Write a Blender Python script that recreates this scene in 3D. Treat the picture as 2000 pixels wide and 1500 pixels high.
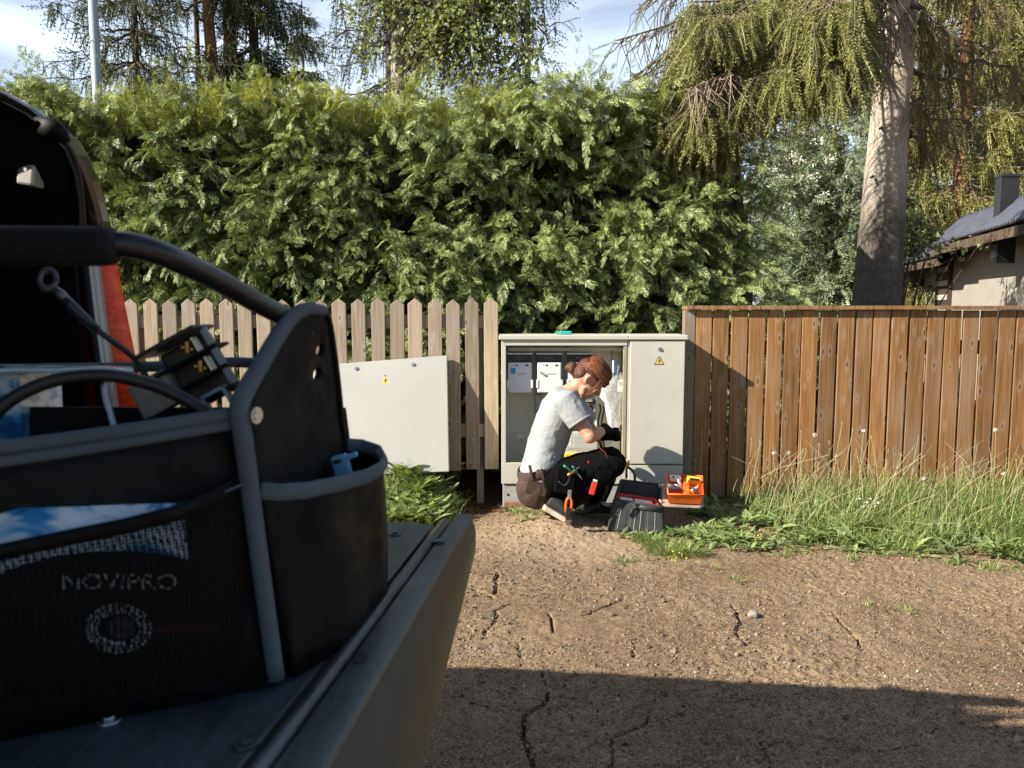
import bpy, bmesh, math, random
import numpy as np
from mathutils import Vector, Matrix, noise as mnoise

random.seed(7)
rng = np.random.default_rng(7)
for _o in list(bpy.data.objects):
    bpy.data.objects.remove(_o)
SC = bpy.context.scene
COL = SC.collection

# ------------------------------------------------------------------ camera
TH = math.radians(5.5)
EYE = 1.30
cam_d = bpy.data.cameras.new('camera')
cam = bpy.data.objects.new('camera', cam_d)
COL.objects.link(cam)
cam.location = (0, 0, EYE)
cam.rotation_euler = (math.pi / 2 - TH, 0, 0)
cam_d.lens = 27.0
cam_d.sensor_width = 36.0
cam_d.sensor_fit = 'HORIZONTAL'
cam_d.clip_start = 0.02
cam_d.clip_end = 2000
cam_d.dof.use_dof = True
cam_d.dof.focus_distance = 5.2
cam_d.dof.aperture_fstop = 9.0
SC.camera = cam

# ------------------------------------------------------------------ light
SUN_TO = Vector((-0.86, -0.37, 0.56)).normalized()     # towards the sun: left, a little behind the viewer
sun_el = math.asin(SUN_TO.z)
sun_rot = math.atan2(SUN_TO.x, SUN_TO.y)
sd = bpy.data.lights.new('sun', 'SUN')
sd.energy = 5.0
sd.angle = math.radians(0.5)
sd.color = (1.0, 0.93, 0.80)
so = bpy.data.objects.new('sun', sd)
COL.objects.link(so)
so.rotation_euler = (-SUN_TO).to_track_quat('-Z', 'Y').to_euler()

W = bpy.data.worlds.new('World')
SC.world = W
W.use_nodes = True
wn, wl = W.node_tree.nodes, W.node_tree.links
wn.clear()
w_out = wn.new('ShaderNodeOutputWorld')
w_bg = wn.new('ShaderNodeBackground')
w_bg.inputs['Strength'].default_value = 0.070
w_sky = wn.new('ShaderNodeTexSky')
w_sky.sky_type = 'NISHITA'
w_sky.sun_disc = False
w_sky.sun_elevation = sun_el
w_sky.sun_rotation = sun_rot
w_sky.air_density = 1.0
w_sky.dust_density = 0.6
w_sky.ozone_density = 1.2
w_tc = wn.new('ShaderNodeTexCoord')
w_map = wn.new('ShaderNodeMapping')
w_map.inputs['Scale'].default_value = (1.1, 1.1, 4.2)
w_map.inputs['Rotation'].default_value = (0.0, 0.25, 0.4)
w_n1 = wn.new('ShaderNodeTexNoise')
w_n1.inputs['Scale'].default_value = 2.1
w_n1.inputs['Detail'].default_value = 7
w_n1.inputs['Roughness'].default_value = 0.55
w_n1.inputs['Distortion'].default_value = 0.6
w_r = wn.new('ShaderNodeValToRGB')
w_r.color_ramp.elements[0].position = 0.40
w_r.color_ramp.elements[0].color = (0, 0, 0, 1)
w_r.color_ramp.elements[1].position = 0.80
w_r.color_ramp.elements[1].color = (0.9, 0.9, 0.9, 1)
w_mix = wn.new('ShaderNodeMixRGB')
w_mix.inputs['Color2'].default_value = (9.5, 10.6, 12.0, 1)
wl.new(w_tc.outputs['Generated'], w_map.inputs['Vector'])
wl.new(w_map.outputs['Vector'], w_n1.inputs['Vector'])
wl.new(w_n1.outputs['Fac'], w_r.inputs['Fac'])
# clouds and milky haze lie towards the north, beyond the trees; unseen sky overhead and behind kept clear to lower the fill light
w_sep = wn.new('ShaderNodeSeparateXYZ')
wl.new(w_tc.outputs['Generated'], w_sep.inputs[0])
w_mr = wn.new('ShaderNodeMapRange')
w_mr.inputs['From Min'].default_value = 0.1
w_mr.inputs['From Max'].default_value = 0.75
wl.new(w_sep.outputs['Y'], w_mr.inputs['Value'])
w_ad = wn.new('ShaderNodeMath'); w_ad.operation = 'ADD'; w_ad.use_clamp = True; w_ad.inputs[1].default_value = 0.22
wl.new(w_r.outputs['Color'], w_ad.inputs[0])
w_mu = wn.new('ShaderNodeMath'); w_mu.operation = 'MULTIPLY'
wl.new(w_ad.outputs[0], w_mu.inputs[0]); wl.new(w_mr.outputs[0], w_mu.inputs[1])
wl.new(w_mu.outputs[0], w_mix.inputs['Fac'])
wl.new(w_sky.outputs['Color'], w_mix.inputs['Color1'])
wl.new(w_mix.outputs['Color'], w_bg.inputs['Color'])
wl.new(w_bg.outputs['Background'], w_out.inputs['Surface'])

SC.render.engine = 'CYCLES'
SC.view_settings.view_transform = 'Standard'
SC.view_settings.look = 'None'
SC.view_settings.exposure = 1.12
SC.view_settings.gamma = 1.0
SC.view_settings.use_curve_mapping = False
SC.cycles.use_denoising = True
SC.cycles.denoising_prefilter = 'ACCURATE'
SC.cycles.use_adaptive_sampling = False
SC.cycles.max_bounces = 8
SC.cycles.transparent_max_bounces = 24
SC.cycles.sample_clamp_indirect = 6.0

# ------------------------------------------------------------------ helpers
FPX = 1500.0                                              # focal length in photo pixels (2000 wide)
CT, ST = math.cos(TH), math.sin(TH)


def ray(px, py):
    u = (px - 1000) / FPX
    v = -(py - 750) / FPX
    return u, CT + v * ST, -ST + v * CT


def P(px, py, Y):
    """World point seen at photo pixel px,py at world distance Y."""
    d = ray(px, py)
    t = Y / d[1]
    return Vector((d[0] * t, Y, EYE + d[2] * t))


def G(px, py, z=0.0):
    """World point seen at photo pixel px,py at height z."""
    d = ray(px, py)
    t = (z - EYE) / d[2]
    return Vector((d[0] * t, d[1] * t, z))


class MB:
    """Collects shapes that become one mesh object."""

    def __init__(self):
        self.v, self.f = [], []

    def add(self, vs, fs):
        b = len(self.v)
        self.v.extend([tuple(q) for q in vs])
        self.f.extend([tuple(i + b for i in f) for f in fs])
        return self

    def box(self, lo, hi):
        x0, y0, z0 = lo
        x1, y1, z1 = hi
        return self.hexa([(x0, y0, z0), (x1, y0, z0), (x1, y1, z0), (x0, y1, z0),
                          (x0, y0, z1), (x1, y0, z1), (x1, y1, z1), (x0, y1, z1)])

    def hexa(self, p):
        return self.add(p, [(0, 3, 2, 1), (4, 5, 6, 7), (0, 1, 5, 4), (1, 2, 6, 5), (2, 3, 7, 6), (3, 0, 4, 7)])

    def obox(self, c, ax, ay, az, sx, sy, sz):
        """Box at centre c along three axes with full sizes."""
        c = Vector(c); ax = Vector(ax).normalized() * sx / 2
        ay = Vector(ay).normalized() * sy / 2; az = Vector(az).normalized() * sz / 2
        return self.hexa([c - ax - ay - az, c + ax - ay - az, c + ax + ay - az, c - ax + ay - az,
                          c - ax - ay + az, c + ax - ay + az, c + ax + ay + az, c - ax + ay + az])

    def prism(self, pts, off):
        """Polygon pts extruded by vector off (both 3-D)."""
        off = Vector(off)
        n = len(pts)
        a = [Vector(q) for q in pts]
        b = [q + off for q in a]
        fs = [tuple(range(n))[::-1], tuple(range(n, 2 * n))]
        for i in range(n):
            j = (i + 1) % n
            fs.append((i, j, n + j, n + i))
        return self.add(a + b, fs)

    def tube(self, path, rad, n=10, ref=None, cap=True):
        pts = [Vector(q) for q in path]
        m = len(pts)
        if not isinstance(rad, (list, tuple)) or (len(rad) == 2 and m != 2):
            rad = [rad] * m
        vs, fs = [], []
        prev = None
        for i, p in enumerate(pts):
            d = (pts[min(i + 1, m - 1)] - pts[max(i - 1, 0)])
            if d.length < 1e-9:
                d = Vector((0, 0, 1))
            d.normalize()
            if ref is not None:
                a = Vector(ref)
            elif prev is None:
                a = Vector((0, 0, 1)) if abs(d.z) < 0.9 else Vector((1, 0, 0))
            else:
                a = prev
            a = a - d * a.dot(d)
            if a.length < 1e-6:
                a = Vector((1, 0, 0)) - d * d.x
            a.normalize()
            prev = a
            b = d.cross(a)
            r = rad[i]
            ra, rb = (r, r) if not isinstance(r, (list, tuple)) else r
            for k in range(n):
                t = 2 * math.pi * k / n
                vs.append(p + a * (ra * math.cos(t)) + b * (rb * math.sin(t)))
        for i in range(m - 1):
            for k in range(n):
                k2 = (k + 1) % n
                fs.append((i * n + k, i * n + k2, (i + 1) * n + k2, (i + 1) * n + k))
        if cap:
            fs.append(tuple(range(n))[::-1])
            fs.append(tuple((m - 1) * n + k for k in range(n)))
        return self.add(vs, fs)

    def ball(self, c, r, nu=12, nv=8, axes=None):
        c = Vector(c)
        if not isinstance(r, (list, tuple)):
            r = (r, r, r)
        A = axes or (Vector((1, 0, 0)), Vector((0, 1, 0)), Vector((0, 0, 1)))
        vs = [c + A[2] * r[2]]
        for j in range(1, nv):
            ph = math.pi * j / nv
            for i in range(nu):
                t = 2 * math.pi * i / nu
                vs.append(c + A[0] * (r[0] * math.sin(ph) * math.cos(t)) + A[1] * (r[1] * math.sin(ph) * math.sin(t)) + A[2] * (r[2] * math.cos(ph)))
        vs.append(c - A[2] * r[2])
        fs = []
        for i in range(nu):
            fs.append((0, 1 + i, 1 + (i + 1) % nu))
            fs.append((len(vs) - 1, 1 + (nv - 2) * nu + (i + 1) % nu, 1 + (nv - 2) * nu + i))
        for j in range(nv - 2):
            for i in range(nu):
                i2 = (i + 1) % nu
                fs.append((1 + j * nu + i, 1 + (j + 1) * nu + i, 1 + (j + 1) * nu + i2, 1 + j * nu + i2))
        return self.add(vs, fs)

    def disc(self, c, nrm, r, h, n=16):
        c = Vector(c); nrm = Vector(nrm).normalized()
        return self.tube([c, c + nrm * h], [r, r], n)

    def loft(self, rows, thick=None):
        """Grid of points; with a thickness it becomes a closed sheet."""
        rows = [[Vector(q) for q in r] for r in rows]
        nr, nc = len(rows), len(rows[0])
        flat = [q for r in rows for q in r]
        fs = []
        for i in range(nr - 1):
            for j in range(nc - 1):
                fs.append((i * nc + j, i * nc + j + 1, (i + 1) * nc + j + 1, (i + 1) * nc + j))
        if thick is None:
            return self.add(flat, fs)
        nor = [Vector((0, 0, 0)) for _ in flat]
        for f in fs:
            nn = (flat[f[2]] - flat[f[0]]).cross(flat[f[3]] - flat[f[1]])
            for i in f:
                nor[i] += nn
        back = [q - n.normalized() * thick for q, n in zip(flat, nor)]
        N = len(flat)
        fs2 = list(fs) + [tuple(i + N for i in f[::-1]) for f in fs]
        rim = [j for j in range(nc)] + [i * nc + nc - 1 for i in range(1, nr)] + [(nr - 1) * nc + j for j in range(nc - 2, -1, -1)] + [i * nc for i in range(nr - 2, 0, -1)]
        for a, b in zip(rim, rim[1:] + rim[:1]):
            fs2.append((b, a, a + N, b + N))
        return self.add(flat + back, fs2)

    def build(self, name, mat, parent=None, smooth=False, bevel=None, fix=True):
        me = bpy.data.meshes.new(name)
        me.from_pydata(self.v, [], self.f)
        if fix:
            bm = bmesh.new(); bm.from_mesh(me)
            bmesh.ops.recalc_face_normals(bm, faces=bm.faces)
            bm.to_mesh(me); bm.free()
        return link(name, me, mat, parent, smooth, bevel)


def link(name, me, mat, parent=None, smooth=False, bevel=None):
    me.materials.append(mat)
    if smooth:
        me.polygons.foreach_set('use_smooth', [True] * len(me.polygons))
    o = bpy.data.objects.new(name, me)
    COL.objects.link(o)
    if parent is not None:
        o.parent = parent
        o.matrix_parent_inverse = Matrix.Translation(-parent.location) if parent.type == 'EMPTY' else Matrix()
    if bevel:
        b = o.modifiers.new('bevel', 'BEVEL')
        b.width = bevel; b.segments = 2; b.limit_method = 'ANGLE'; b.angle_limit = math.radians(40)
        b.harden_normals = False
    return o


def np_mesh(name, V, F, mat, parent=None, smooth=False):
    """Fast mesh from numpy: V (n,3), F (m,k)."""
    V = np.ascontiguousarray(V, dtype=np.float32)
    F = np.ascontiguousarray(F, dtype=np.int32)
    m, k = F.shape
    me = bpy.data.meshes.new(name)
    me.vertices.add(len(V)); me.vertices.foreach_set('co', V.ravel())
    me.loops.add(m * k); me.loops.foreach_set('vertex_index', F.ravel())
    me.polygons.add(m)
    me.polygons.foreach_set('loop_start', np.arange(0, m * k, k, dtype=np.int32))
    me.polygons.foreach_set('loop_total', np.full(m, k, dtype=np.int32))
    me.update(calc_edges=True)
    return link(name, me, mat, parent, smooth)


def scatter(tv, tf, M, T):
    """Copies template tv,tf with matrices M (N,3,3) and offsets T (N,3)."""
    tv = np.asarray(tv, dtype=np.float64); tf = np.asarray(tf)
    N, n = len(T), len(tv)
    V = np.einsum('nij,kj->nki', M, tv) + T[:, None, :]
    F = tf[None] + (np.arange(N) * n)[:, None, None]
    return V.reshape(-1, 3), F.reshape(-1, tf.shape[1])


def frames(Yd, Zd, s):
    """Matrices whose local y is Yd, local z near Zd, scaled by s."""
    Yd = Yd / np.linalg.norm(Yd, axis=1, keepdims=True)
    X = np.cross(Yd, Zd)
    X /= np.linalg.norm(X, axis=1, keepdims=True) + 1e-9
    Z = np.cross(X, Yd)
    M = np.stack([X, Yd, Z], axis=2)
    s = np.asarray(s)
    return M * (s[:, None, None] if s.ndim == 1 else s[:, None, :])


def merge(parts):
    Vs, Fs, b = [], [], 0
    for V, F in parts:
        Vs.append(V); Fs.append(F + b); b += len(V)
    return np.concatenate(Vs), np.concatenate(Fs)


def tag(o, label=None, cat=None, group=None, kind=None):
    if label: o['label'] = label
    if cat: o['category'] = cat
    if group: o['group'] = group
    if kind: o['kind'] = kind
    return o


def thing(name, loc, label, cat, group=None):
    o = bpy.data.objects.new(name, None)
    o.empty_display_size = 0.1
    COL.objects.link(o)
    o.location = loc
    return tag(o, label, cat, group)


def remesh(o, vox, smooth=5, fac=0.5):
    r = o.modifiers.new('remesh', 'REMESH'); r.mode = 'VOXEL'; r.voxel_size = vox; r.use_smooth_shade = True
    if smooth:
        s = o.modifiers.new('smooth', 'SMOOTH'); s.iterations = smooth; s.factor = fac
    return o


def wrinkle(o, scale, strength, mid=0.5):
    t = bpy.data.textures.new('folds', 'CLOUDS'); t.noise_scale = scale; t.noise_depth = 3
    d = o.modifiers.new('folds', 'DISPLACE'); d.texture = t; d.strength = strength; d.mid_level = mid
    d.texture_coords = 'GLOBAL'
    return o


def curve_pts(pts, n):
    """Catmull-Rom through pts."""
    pts = [Vector(q) for q in pts]
    ext = [pts[0] * 2 - pts[1]] + pts + [pts[-1] * 2 - pts[-2]]
    out = []
    segs = len(pts) - 1
    for i in range(n):
        t = i / (n - 1) * segs
        k = min(int(t), segs - 1); t -= k
        a, b, c, d = ext[k:k + 4]
        out.append(0.5 * ((2 * b) + (c - a) * t + (2 * a - 5 * b + 4 * c - d) * t * t + (3 * b - a - 3 * c + d) * t ** 3))
    return out


def lerp_list(vals, n):
    x = np.linspace(0, len(vals) - 1, n)
    return [float(q) for q in np.interp(x, range(len(vals)), vals)]


# ------------------------------------------------------------------ materials
def nt(name):
    m = bpy.data.materials.new(name)
    m.use_nodes = True
    n, l = m.node_tree.nodes, m.node_tree.links
    b = n['Principled BSDF']
    return m, n, l, b


def noise_node(n, l, scale, detail=4, rough=0.6, vec=None, dist=0.0):
    t = n.new('ShaderNodeTexNoise')
    t.inputs['Scale'].default_value = scale
    t.inputs['Detail'].default_value = detail
    t.inputs['Roughness'].default_value = rough
    t.inputs['Distortion'].default_value = dist
    if vec is not None:
        l.new(vec, t.inputs['Vector'])
    return t


def ramp(n, l, fac, stops):
    r = n.new('ShaderNodeValToRGB')
    e = r.color_ramp.elements
    while len(e) < len(stops):
        e.new(0.5)
    for el, (p, c) in zip(e, stops):
        el.position = p
        el.color = (*c, 1) if len(c) == 3 else c
    l.new(fac, r.inputs['Fac'])
    return r


def mixc(n, l, fac, a, b, mode='MIX'):
    m = n.new('ShaderNodeMixRGB')
    m.blend_type = mode
    for s, val in (('Fac', fac), ('Color1', a), ('Color2', b)):
        if hasattr(val, 'is_output') or isinstance(val, bpy.types.NodeSocket):
            l.new(val, m.inputs[s])
        elif isinstance(val, (int, float)):
            m.inputs[s].default_value = val
        else:
            m.inputs[s].default_value = (*val, 1)
    return m.outputs['Color']


def objvec(n, l, scale=(1, 1, 1), kind='Object'):
    tc = n.new('ShaderNodeTexCoord')
    mp = n.new('ShaderNodeMapping')
    mp.inputs['Scale'].default_value = scale
    l.new(tc.outputs[kind], mp.inputs['Vector'])
    return mp.outputs['Vector']


def bump(n, l, b, h, strength=0.3, dist=0.01):
    bp = n.new('ShaderNodeBump')
    bp.inputs['Strength'].default_value = strength
    bp.inputs['Distance'].default_value = dist
    l.new(h, bp.inputs['Height'])
    l.new(bp.outputs['Normal'], b.inputs['Normal'])
    return bp


def plain(name, col, rough=0.5, metal=0.0, var=0.12, scale=9.0, bmp=0.0, bscale=60.0, spec=0.5, coat=0.0):
    """Slightly uneven paint, plastic, cloth or metal."""
    m, n, l, b = nt(name)
    v = objvec(n, l)
    t = noise_node(n, l, scale, 5, 0.65, v)
    lo = tuple(max(0, c * (1 - var)) for c in col)
    hi = tuple(min(1, c * (1 + var)) for c in col)
    r = ramp(n, l, t.outputs['Fac'], [(0.3, lo), (0.7, hi)])
    l.new(r.outputs['Color'], b.inputs['Base Color'])
    rr = ramp(n, l, t.outputs['Fac'], [(0.3, (max(0, rough - 0.08),) * 3), (0.75, (min(1, rough + 0.08),) * 3)])
    l.new(rr.outputs['Color'], b.inputs['Roughness'])
    b.inputs['Metallic'].default_value = metal
    b.inputs['Specular IOR Level'].default_value = spec
    if coat:
        b.inputs['Coat Weight'].default_value = coat
        b.inputs['Coat Roughness'].default_value = 0.05
    if bmp:
        t2 = noise_node(n, l, bscale, 3, 0.6, v)
        bump(n, l, b, t2.outputs['Fac'], bmp, 0.004)
    return m


def cloth(name, col, weave=900.0, bmp=0.5, rough=0.85, var=0.15, spec=0.3, sheen=0.0):
    m, n, l, b = nt(name)
    v = objvec(n, l)
    t = noise_node(n, l, 14, 4, 0.6, v)
    f = noise_node(n, l, weave * 0.35, 2, 0.5, v)
    mm = mixc(n, l, 0.5, t.outputs['Fac'], f.outputs['Fac'])
    r = ramp(n, l, mm, [(0.3, tuple(c * (1 - var) for c in col)), (0.7, tuple(min(1, c * (1 + var)) for c in col))])
    l.new(r.outputs['Color'], b.inputs['Base Color'])
    b.inputs['Roughness'].default_value = rough
    b.inputs['Specular IOR Level'].default_value = spec
    if sheen:
        b.inputs['Sheen Weight'].default_value = sheen
    w1 = n.new('ShaderNodeTexWave'); w1.inputs['Scale'].default_value = weave * 0.16; w1.bands_direction = 'DIAGONAL'
    l.new(v, w1.inputs['Vector'])
    h = mixc(n, l, 0.5, w1.outputs['Fac'], f.outputs['Fac'])
    bump(n, l, b, h, bmp, 0.0012)
    return m


def wood(name, lo, mid, hi, knot, pale=0.35):
    m, n, l, b = nt(name)
    tc = n.new('ShaderNodeTexCoord')
    oi = n.new('ShaderNodeObjectInfo')
    add = n.new('ShaderNodeVectorMath'); add.operation = 'MULTIPLY_ADD'
    cmb = n.new('ShaderNodeCombineXYZ')
    for s in ('X', 'Y', 'Z'):
        l.new(oi.outputs['Random'], cmb.inputs[s])
    l.new(cmb.outputs[0], add.inputs[0]); add.inputs[1].default_value = (37.0, 11.0, 53.0)
    l.new(tc.outputs['Object'], add.inputs[2])
    def mapped(sc):
        mp = n.new('ShaderNodeMapping'); mp.inputs['Scale'].default_value = sc
        l.new(add.outputs[0], mp.inputs['Vector'])
        return mp.outputs['Vector']
    g1 = noise_node(n, l, 1.0, 6, 0.65, mapped((55, 55, 1.6)), 0.8)
    g2 = noise_node(n, l, 1.0, 3, 0.5, mapped((190, 190, 4.0)), 0.3)
    big = noise_node(n, l, 1.0, 2, 0.5, mapped((7, 7, 1.7)))
    grain = mixc(n, l, 0.42, g1.outputs['Fac'], g2.outputs['Fac'])
    r = ramp(n, l, grain, [(0.34, lo), (0.5, mid), (0.68, hi)])
    c = mixc(n, l, 0.0, r.outputs['Color'], hi)
    wr = ramp(n, l, big.outputs['Fac'], [(0.48, (0, 0, 0)), (0.72, (pale,) * 3)])
    gr = tuple(0.55 * q + 0.45 * sum(hi) / 3 for q in hi)
    c = mixc(n, l, wr.outputs['Color'], r.outputs['Color'], gr)
    # knots
    vo = n.new('ShaderNodeTexVoronoi'); vo.inputs['Scale'].default_value = 1.0
    vo.inputs['Randomness'].default_value = 1.0
    l.new(mapped((14, 3.0, 5.5)), vo.inputs['Vector'])
    kr = ramp(n, l, vo.outputs['Distance'], [(0.0, (0.9,) * 3), (0.07, (0.65,) * 3), (0.125, (0.0,) * 3)])
    kh = ramp(n, l, vo.outputs['Distance'], [(0.09, (0.0,) * 3), (0.14, (0.65,) * 3), (0.32, (0.0,) * 3)])
    c = mixc(n, l, kh.outputs['Color'], c, gr)
    c = mixc(n, l, kr.outputs['Color'], c, knot)
    # board-to-board tone
    tone = ramp(n, l, oi.outputs['Random'], [(0.0, (0.72, 0.70, 0.68)), (0.5, (1, 1, 1)), (1.0, (1.18, 1.14, 1.06))])
    c = mixc(n, l, 1.0, c, tone.outputs['Color'], 'MULTIPLY')
    l.new(c, b.inputs['Base Color'])
    b.inputs['Roughness'].default_value = 0.72
    b.inputs['Specular IOR Level'].default_value = 0.25
    bump(n, l, b, grain, 0.35, 0.004)
    return m


def leaf(name, lo, hi, trans=0.25, rough=0.5, scale=1.2, spec=0.4, island=0.6):
    """Foliage: tone varies from clump to clump and leaf to leaf."""
    m, n, l, b = nt(name)
    v = objvec(n, l)
    t = noise_node(n, l, scale, 3, 0.6, v)
    gi = n.new('ShaderNodeNewGeometry')
    f = mixc(n, l, island, t.outputs['Fac'], gi.outputs['Random Per Island'])
    r = ramp(n, l, f, [(0.2, lo), (0.8, hi)])
    l.new(r.outputs['Color'], b.inputs['Base Color'])
    b.inputs['Roughness'].default_value = rough
    b.inputs['Specular IOR Level'].default_value = spec
    tr = n.new('ShaderNodeBsdfTranslucent')
    tc = mixc(n, l, 1.0, r.outputs['Color'], (1.3, 1.25, 0.6), 'MULTIPLY')
    l.new(tc, tr.inputs['Color'])
    ms = n.new('ShaderNodeMixShader'); ms.inputs['Fac'].default_value = trans
    l.new(b.outputs[0], ms.inputs[1]); l.new(tr.outputs[0], ms.inputs[2])
    l.new(ms.outputs[0], n['Material Output'].inputs['Surface'])
    return m


def bark(name, dark, light, sx=26, sz=9, bmp=0.9):
    m, n, l, b = nt(name)
    v = objvec(n, l, (sx, sx, sz))
    vo = n.new('ShaderNodeTexVoronoi'); vo.feature = 'DISTANCE_TO_EDGE'; vo.inputs['Scale'].default_value = 1.0
    no = noise_node(n, l, 1.3, 4, 0.6, v)
    dv = n.new('ShaderNodeVectorMath'); dv.operation = 'MULTIPLY_ADD'
    l.new(no.outputs['Color'], dv.inputs[0]); dv.inputs[1].default_value = (0.9, 0.9, 0.9); l.new(v, dv.inputs[2])
    l.new(dv.outputs[0], vo.inputs['Vector'])
    big = noise_node(n, l, 2.2, 4, 0.6, objvec(n, l))
    h = ramp(n, l, vo.outputs['Distance'], [(0.0, (0, 0, 0)), (0.25, (1, 1, 1))])
    hh = mixc(n, l, 0.4, h.outputs['Color'], no.outputs['Fac'])
    c = ramp(n, l, hh, [(0.1, dark), (0.75, light)])
    c2 = mixc(n, l, ramp(n, l, big.outputs['Fac'], [(0.45, (0, 0, 0)), (0.62, (0.55,) * 3)]).outputs['Color'], c.outputs['Color'], tuple(q * 0.55 for q in dark))
    l.new(c2, b.inputs['Base Color'])
    b.inputs['Roughness'].default_value = 0.9
    b.inputs['Specular IOR Level'].default_value = 0.2
    bump(n, l, b, hh, bmp, 0.012)
    return m


M = {}
M['wood_pale'] = wood('weathered_pine', (0.20, 0.156, 0.108), (0.32, 0.260, 0.188), (0.44, 0.37, 0.285), (0.12, 0.065, 0.035), 0.3)
M['wood_brown'] = wood('stained_pine', (0.115, 0.051, 0.019), (0.245, 0.121, 0.047), (0.38, 0.215, 0.100), (0.085, 0.035, 0.015), 0.5)
M['wood_grey'] = wood('raw_post_wood', (0.20, 0.155, 0.115), (0.29, 0.235, 0.175), (0.37, 0.31, 0.24), (0.10, 0.07, 0.05), 0.3)
# ------------------------------------------------------------------ ground
CRACKS = [  # photo pixels of the cracks in the sand, half width in metres, depth
    ([(1072, 1358), (1060, 1382), (1028, 1402), (1024, 1440), (1034, 1478), (1038, 1510)], 0.0085, 0.040),
    ([(1060, 1320), (1072, 1358)], 0.004, 0.02),
    ([(918, 1375), (960, 1392), (1022, 1396)], 0.0028, 0.014),
    ([(1078, 1372), (1130, 1368)], 0.003, 0.014),
    ([(998, 1178), (970, 1192), (966, 1215), (946, 1240)], 0.006, 0.026),
    ([(1070, 1200), (1082, 1220), (1080, 1235)], 0.005, 0.02),
    ([(1222, 1168), (1190, 1184), (1140, 1203)], 0.0055, 0.022),
    ([(1432, 1184), (1442, 1205), (1446, 1222), (1434, 1238), (1452, 1256), (1468, 1262)], 0.0075, 0.032),
    ([(1628, 1198), (1650, 1222), (1672, 1242), (1686, 1268)], 0.006, 0.026),
    ([(1825, 1218), (1850, 1236)], 0.005, 0.02),
    ([(1265, 1402), (1258, 1420), (1200, 1442), (1192, 1455), (1196, 1482), (1186, 1500)], 0.004, 0.02),
    ([(1488, 1450), (1496, 1460), (1508, 1490)], 0.0055, 0.026), ([(1496, 1458), (1530, 1446), (1570, 1452)], 0.003, 0.014),
    ([(1410, 1370), (1480, 1368), (1545, 1376)], 0.003, 0.014),
    ([(1240, 1255), (1236, 1290)], 0.004, 0.016), ([(1010, 1255), (1018, 1290)], 0.004, 0.016),
    ([(1600, 1440), (1700, 1470), (1790, 1462)], 0.003, 0.014),
    ([(928, 1152), (950, 1158), (965, 1168)], 0.009, 0.03), ([(972, 1118), (968, 1160)], 0.009, 0.03),
    ([(1290, 1225), (1255, 1230)], 0.003, 0.014), ([(1850, 1182), (1900, 1190)], 0.003, 0.014),
]


def hills(X, Y):
    """Broad rises of the ground."""
    h = 0.065 * np.exp(-(((X - 0.27) / 0.36) ** 2 + ((Y - 4.46) / 0.30) ** 2))
    h += 0.22 * np.exp(-(((X + 0.95) / 0.48) ** 4 + ((Y - 4.98) / 0.26) ** 2))
    h += 0.03 * np.exp(-(((X - 1.6) / 0.7) ** 2 + ((Y - 4.7) / 0.4) ** 2))
    h -= 0.05 * np.exp(-(((X + 0.25) / 0.22) ** 2 + ((Y - 5.15) / 0.25) ** 2))
    h += 0.012 * np.sin(X * 2.1 + 0.7) * np.sin(Y * 2.7 + 0.3)
    return h


def vnoise(X, Y, scale, seed):
    """Smooth value noise on numpy arrays."""
    r = np.random.default_rng(seed)
    tab = r.random((256, 256))
    x, y = X * scale + 1000.3, Y * scale + 1000.7
    xi, yi = np.floor(x).astype(int), np.floor(y).astype(int)
    fx, fy = x - xi, y - yi
    fx, fy = fx * fx * (3 - 2 * fx), fy * fy * (3 - 2 * fy)
    g = lambda a, b: tab[a % 256, b % 256]
    return (g(xi, yi) * (1 - fx) + g(xi + 1, yi) * fx) * (1 - fy) + (g(xi, yi + 1) * (1 - fx) + g(xi + 1, yi + 1) * fx) * fy - 0.5


def axis(lo, hi, fine_lo, fine_hi, step):
    """Grid line positions: fine in the middle, growing outwards."""
    a = list(np.arange(fine_lo, fine_hi + 1e-6, step))
    s, q = step, fine_hi
    while q < hi:
        s = min(s * 1.25, 60); q += s; a.append(q)
    s, q = step, fine_lo
    while q > lo:
        s = min(s * 1.25, 60); q -= s; a.insert(0, q)
    return np.array(a)


def ground_height(X, Y, cracks=True):
    h = hills(X, Y)
    near = np.clip((Y + 1) / 2, 0, 1) * np.clip((12 - Y) / 4, 0, 1)
    h += near * (0.020 * vnoise(X, Y, 2.1, 1) + 0.010 * vnoise(X, Y, 8, 2) + 0.006 * vnoise(X, Y, 24, 3) + 0.0085 * vnoise(X, Y, 62, 4) * (0.45 + 1.5 * np.clip(vnoise(X, Y, 1.7, 6) + .3, 0, 1)))
    if cracks:
        for pts, wd, dp in CRACKS:
            q = [G(*p) for p in pts]
            # ragged crack line
            fine = []
            for a, b in zip(q, q[1:]):
                k = max(2, int((b - a).length / 0.03))
                for i in range(k):
                    t = i / k
                    fine.append((a.x + (b.x - a.x) * t + random.uniform(-.008, .008), a.y + (b.y - a.y) * t + random.uniform(-.008, .008)))
            fine.append((q[-1].x, q[-1].y))
            fx = np.array(fine)
            box = (X > fx[:, 0].min() - .06) & (X < fx[:, 0].max() + .06) & (Y > fx[:, 1].min() - .06) & (Y < fx[:, 1].max() + .06)
            if not box.any():
                continue
            xs, ys = X[box], Y[box]
            d = np.full(xs.shape, 9.0)
            for (ax, ay), (bx, by) in zip(fine, fine[1:]):
                L2 = (bx - ax) ** 2 + (by - ay) ** 2 + 1e-9
                t = np.clip(((xs - ax) * (bx - ax) + (ys - ay) * (by - ay)) / L2, 0, 1)
                d = np.minimum(d, np.hypot(xs - ax - t * (bx - ax), ys - ay - t * (by - ay)))
            w = wd * (1 + 0.7 * vnoise(xs, ys, 30, 9))
            h[box] -= 2.2 * dp * np.clip(1.5 - d / (w * .62), 0, 1) 
    return h


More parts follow.
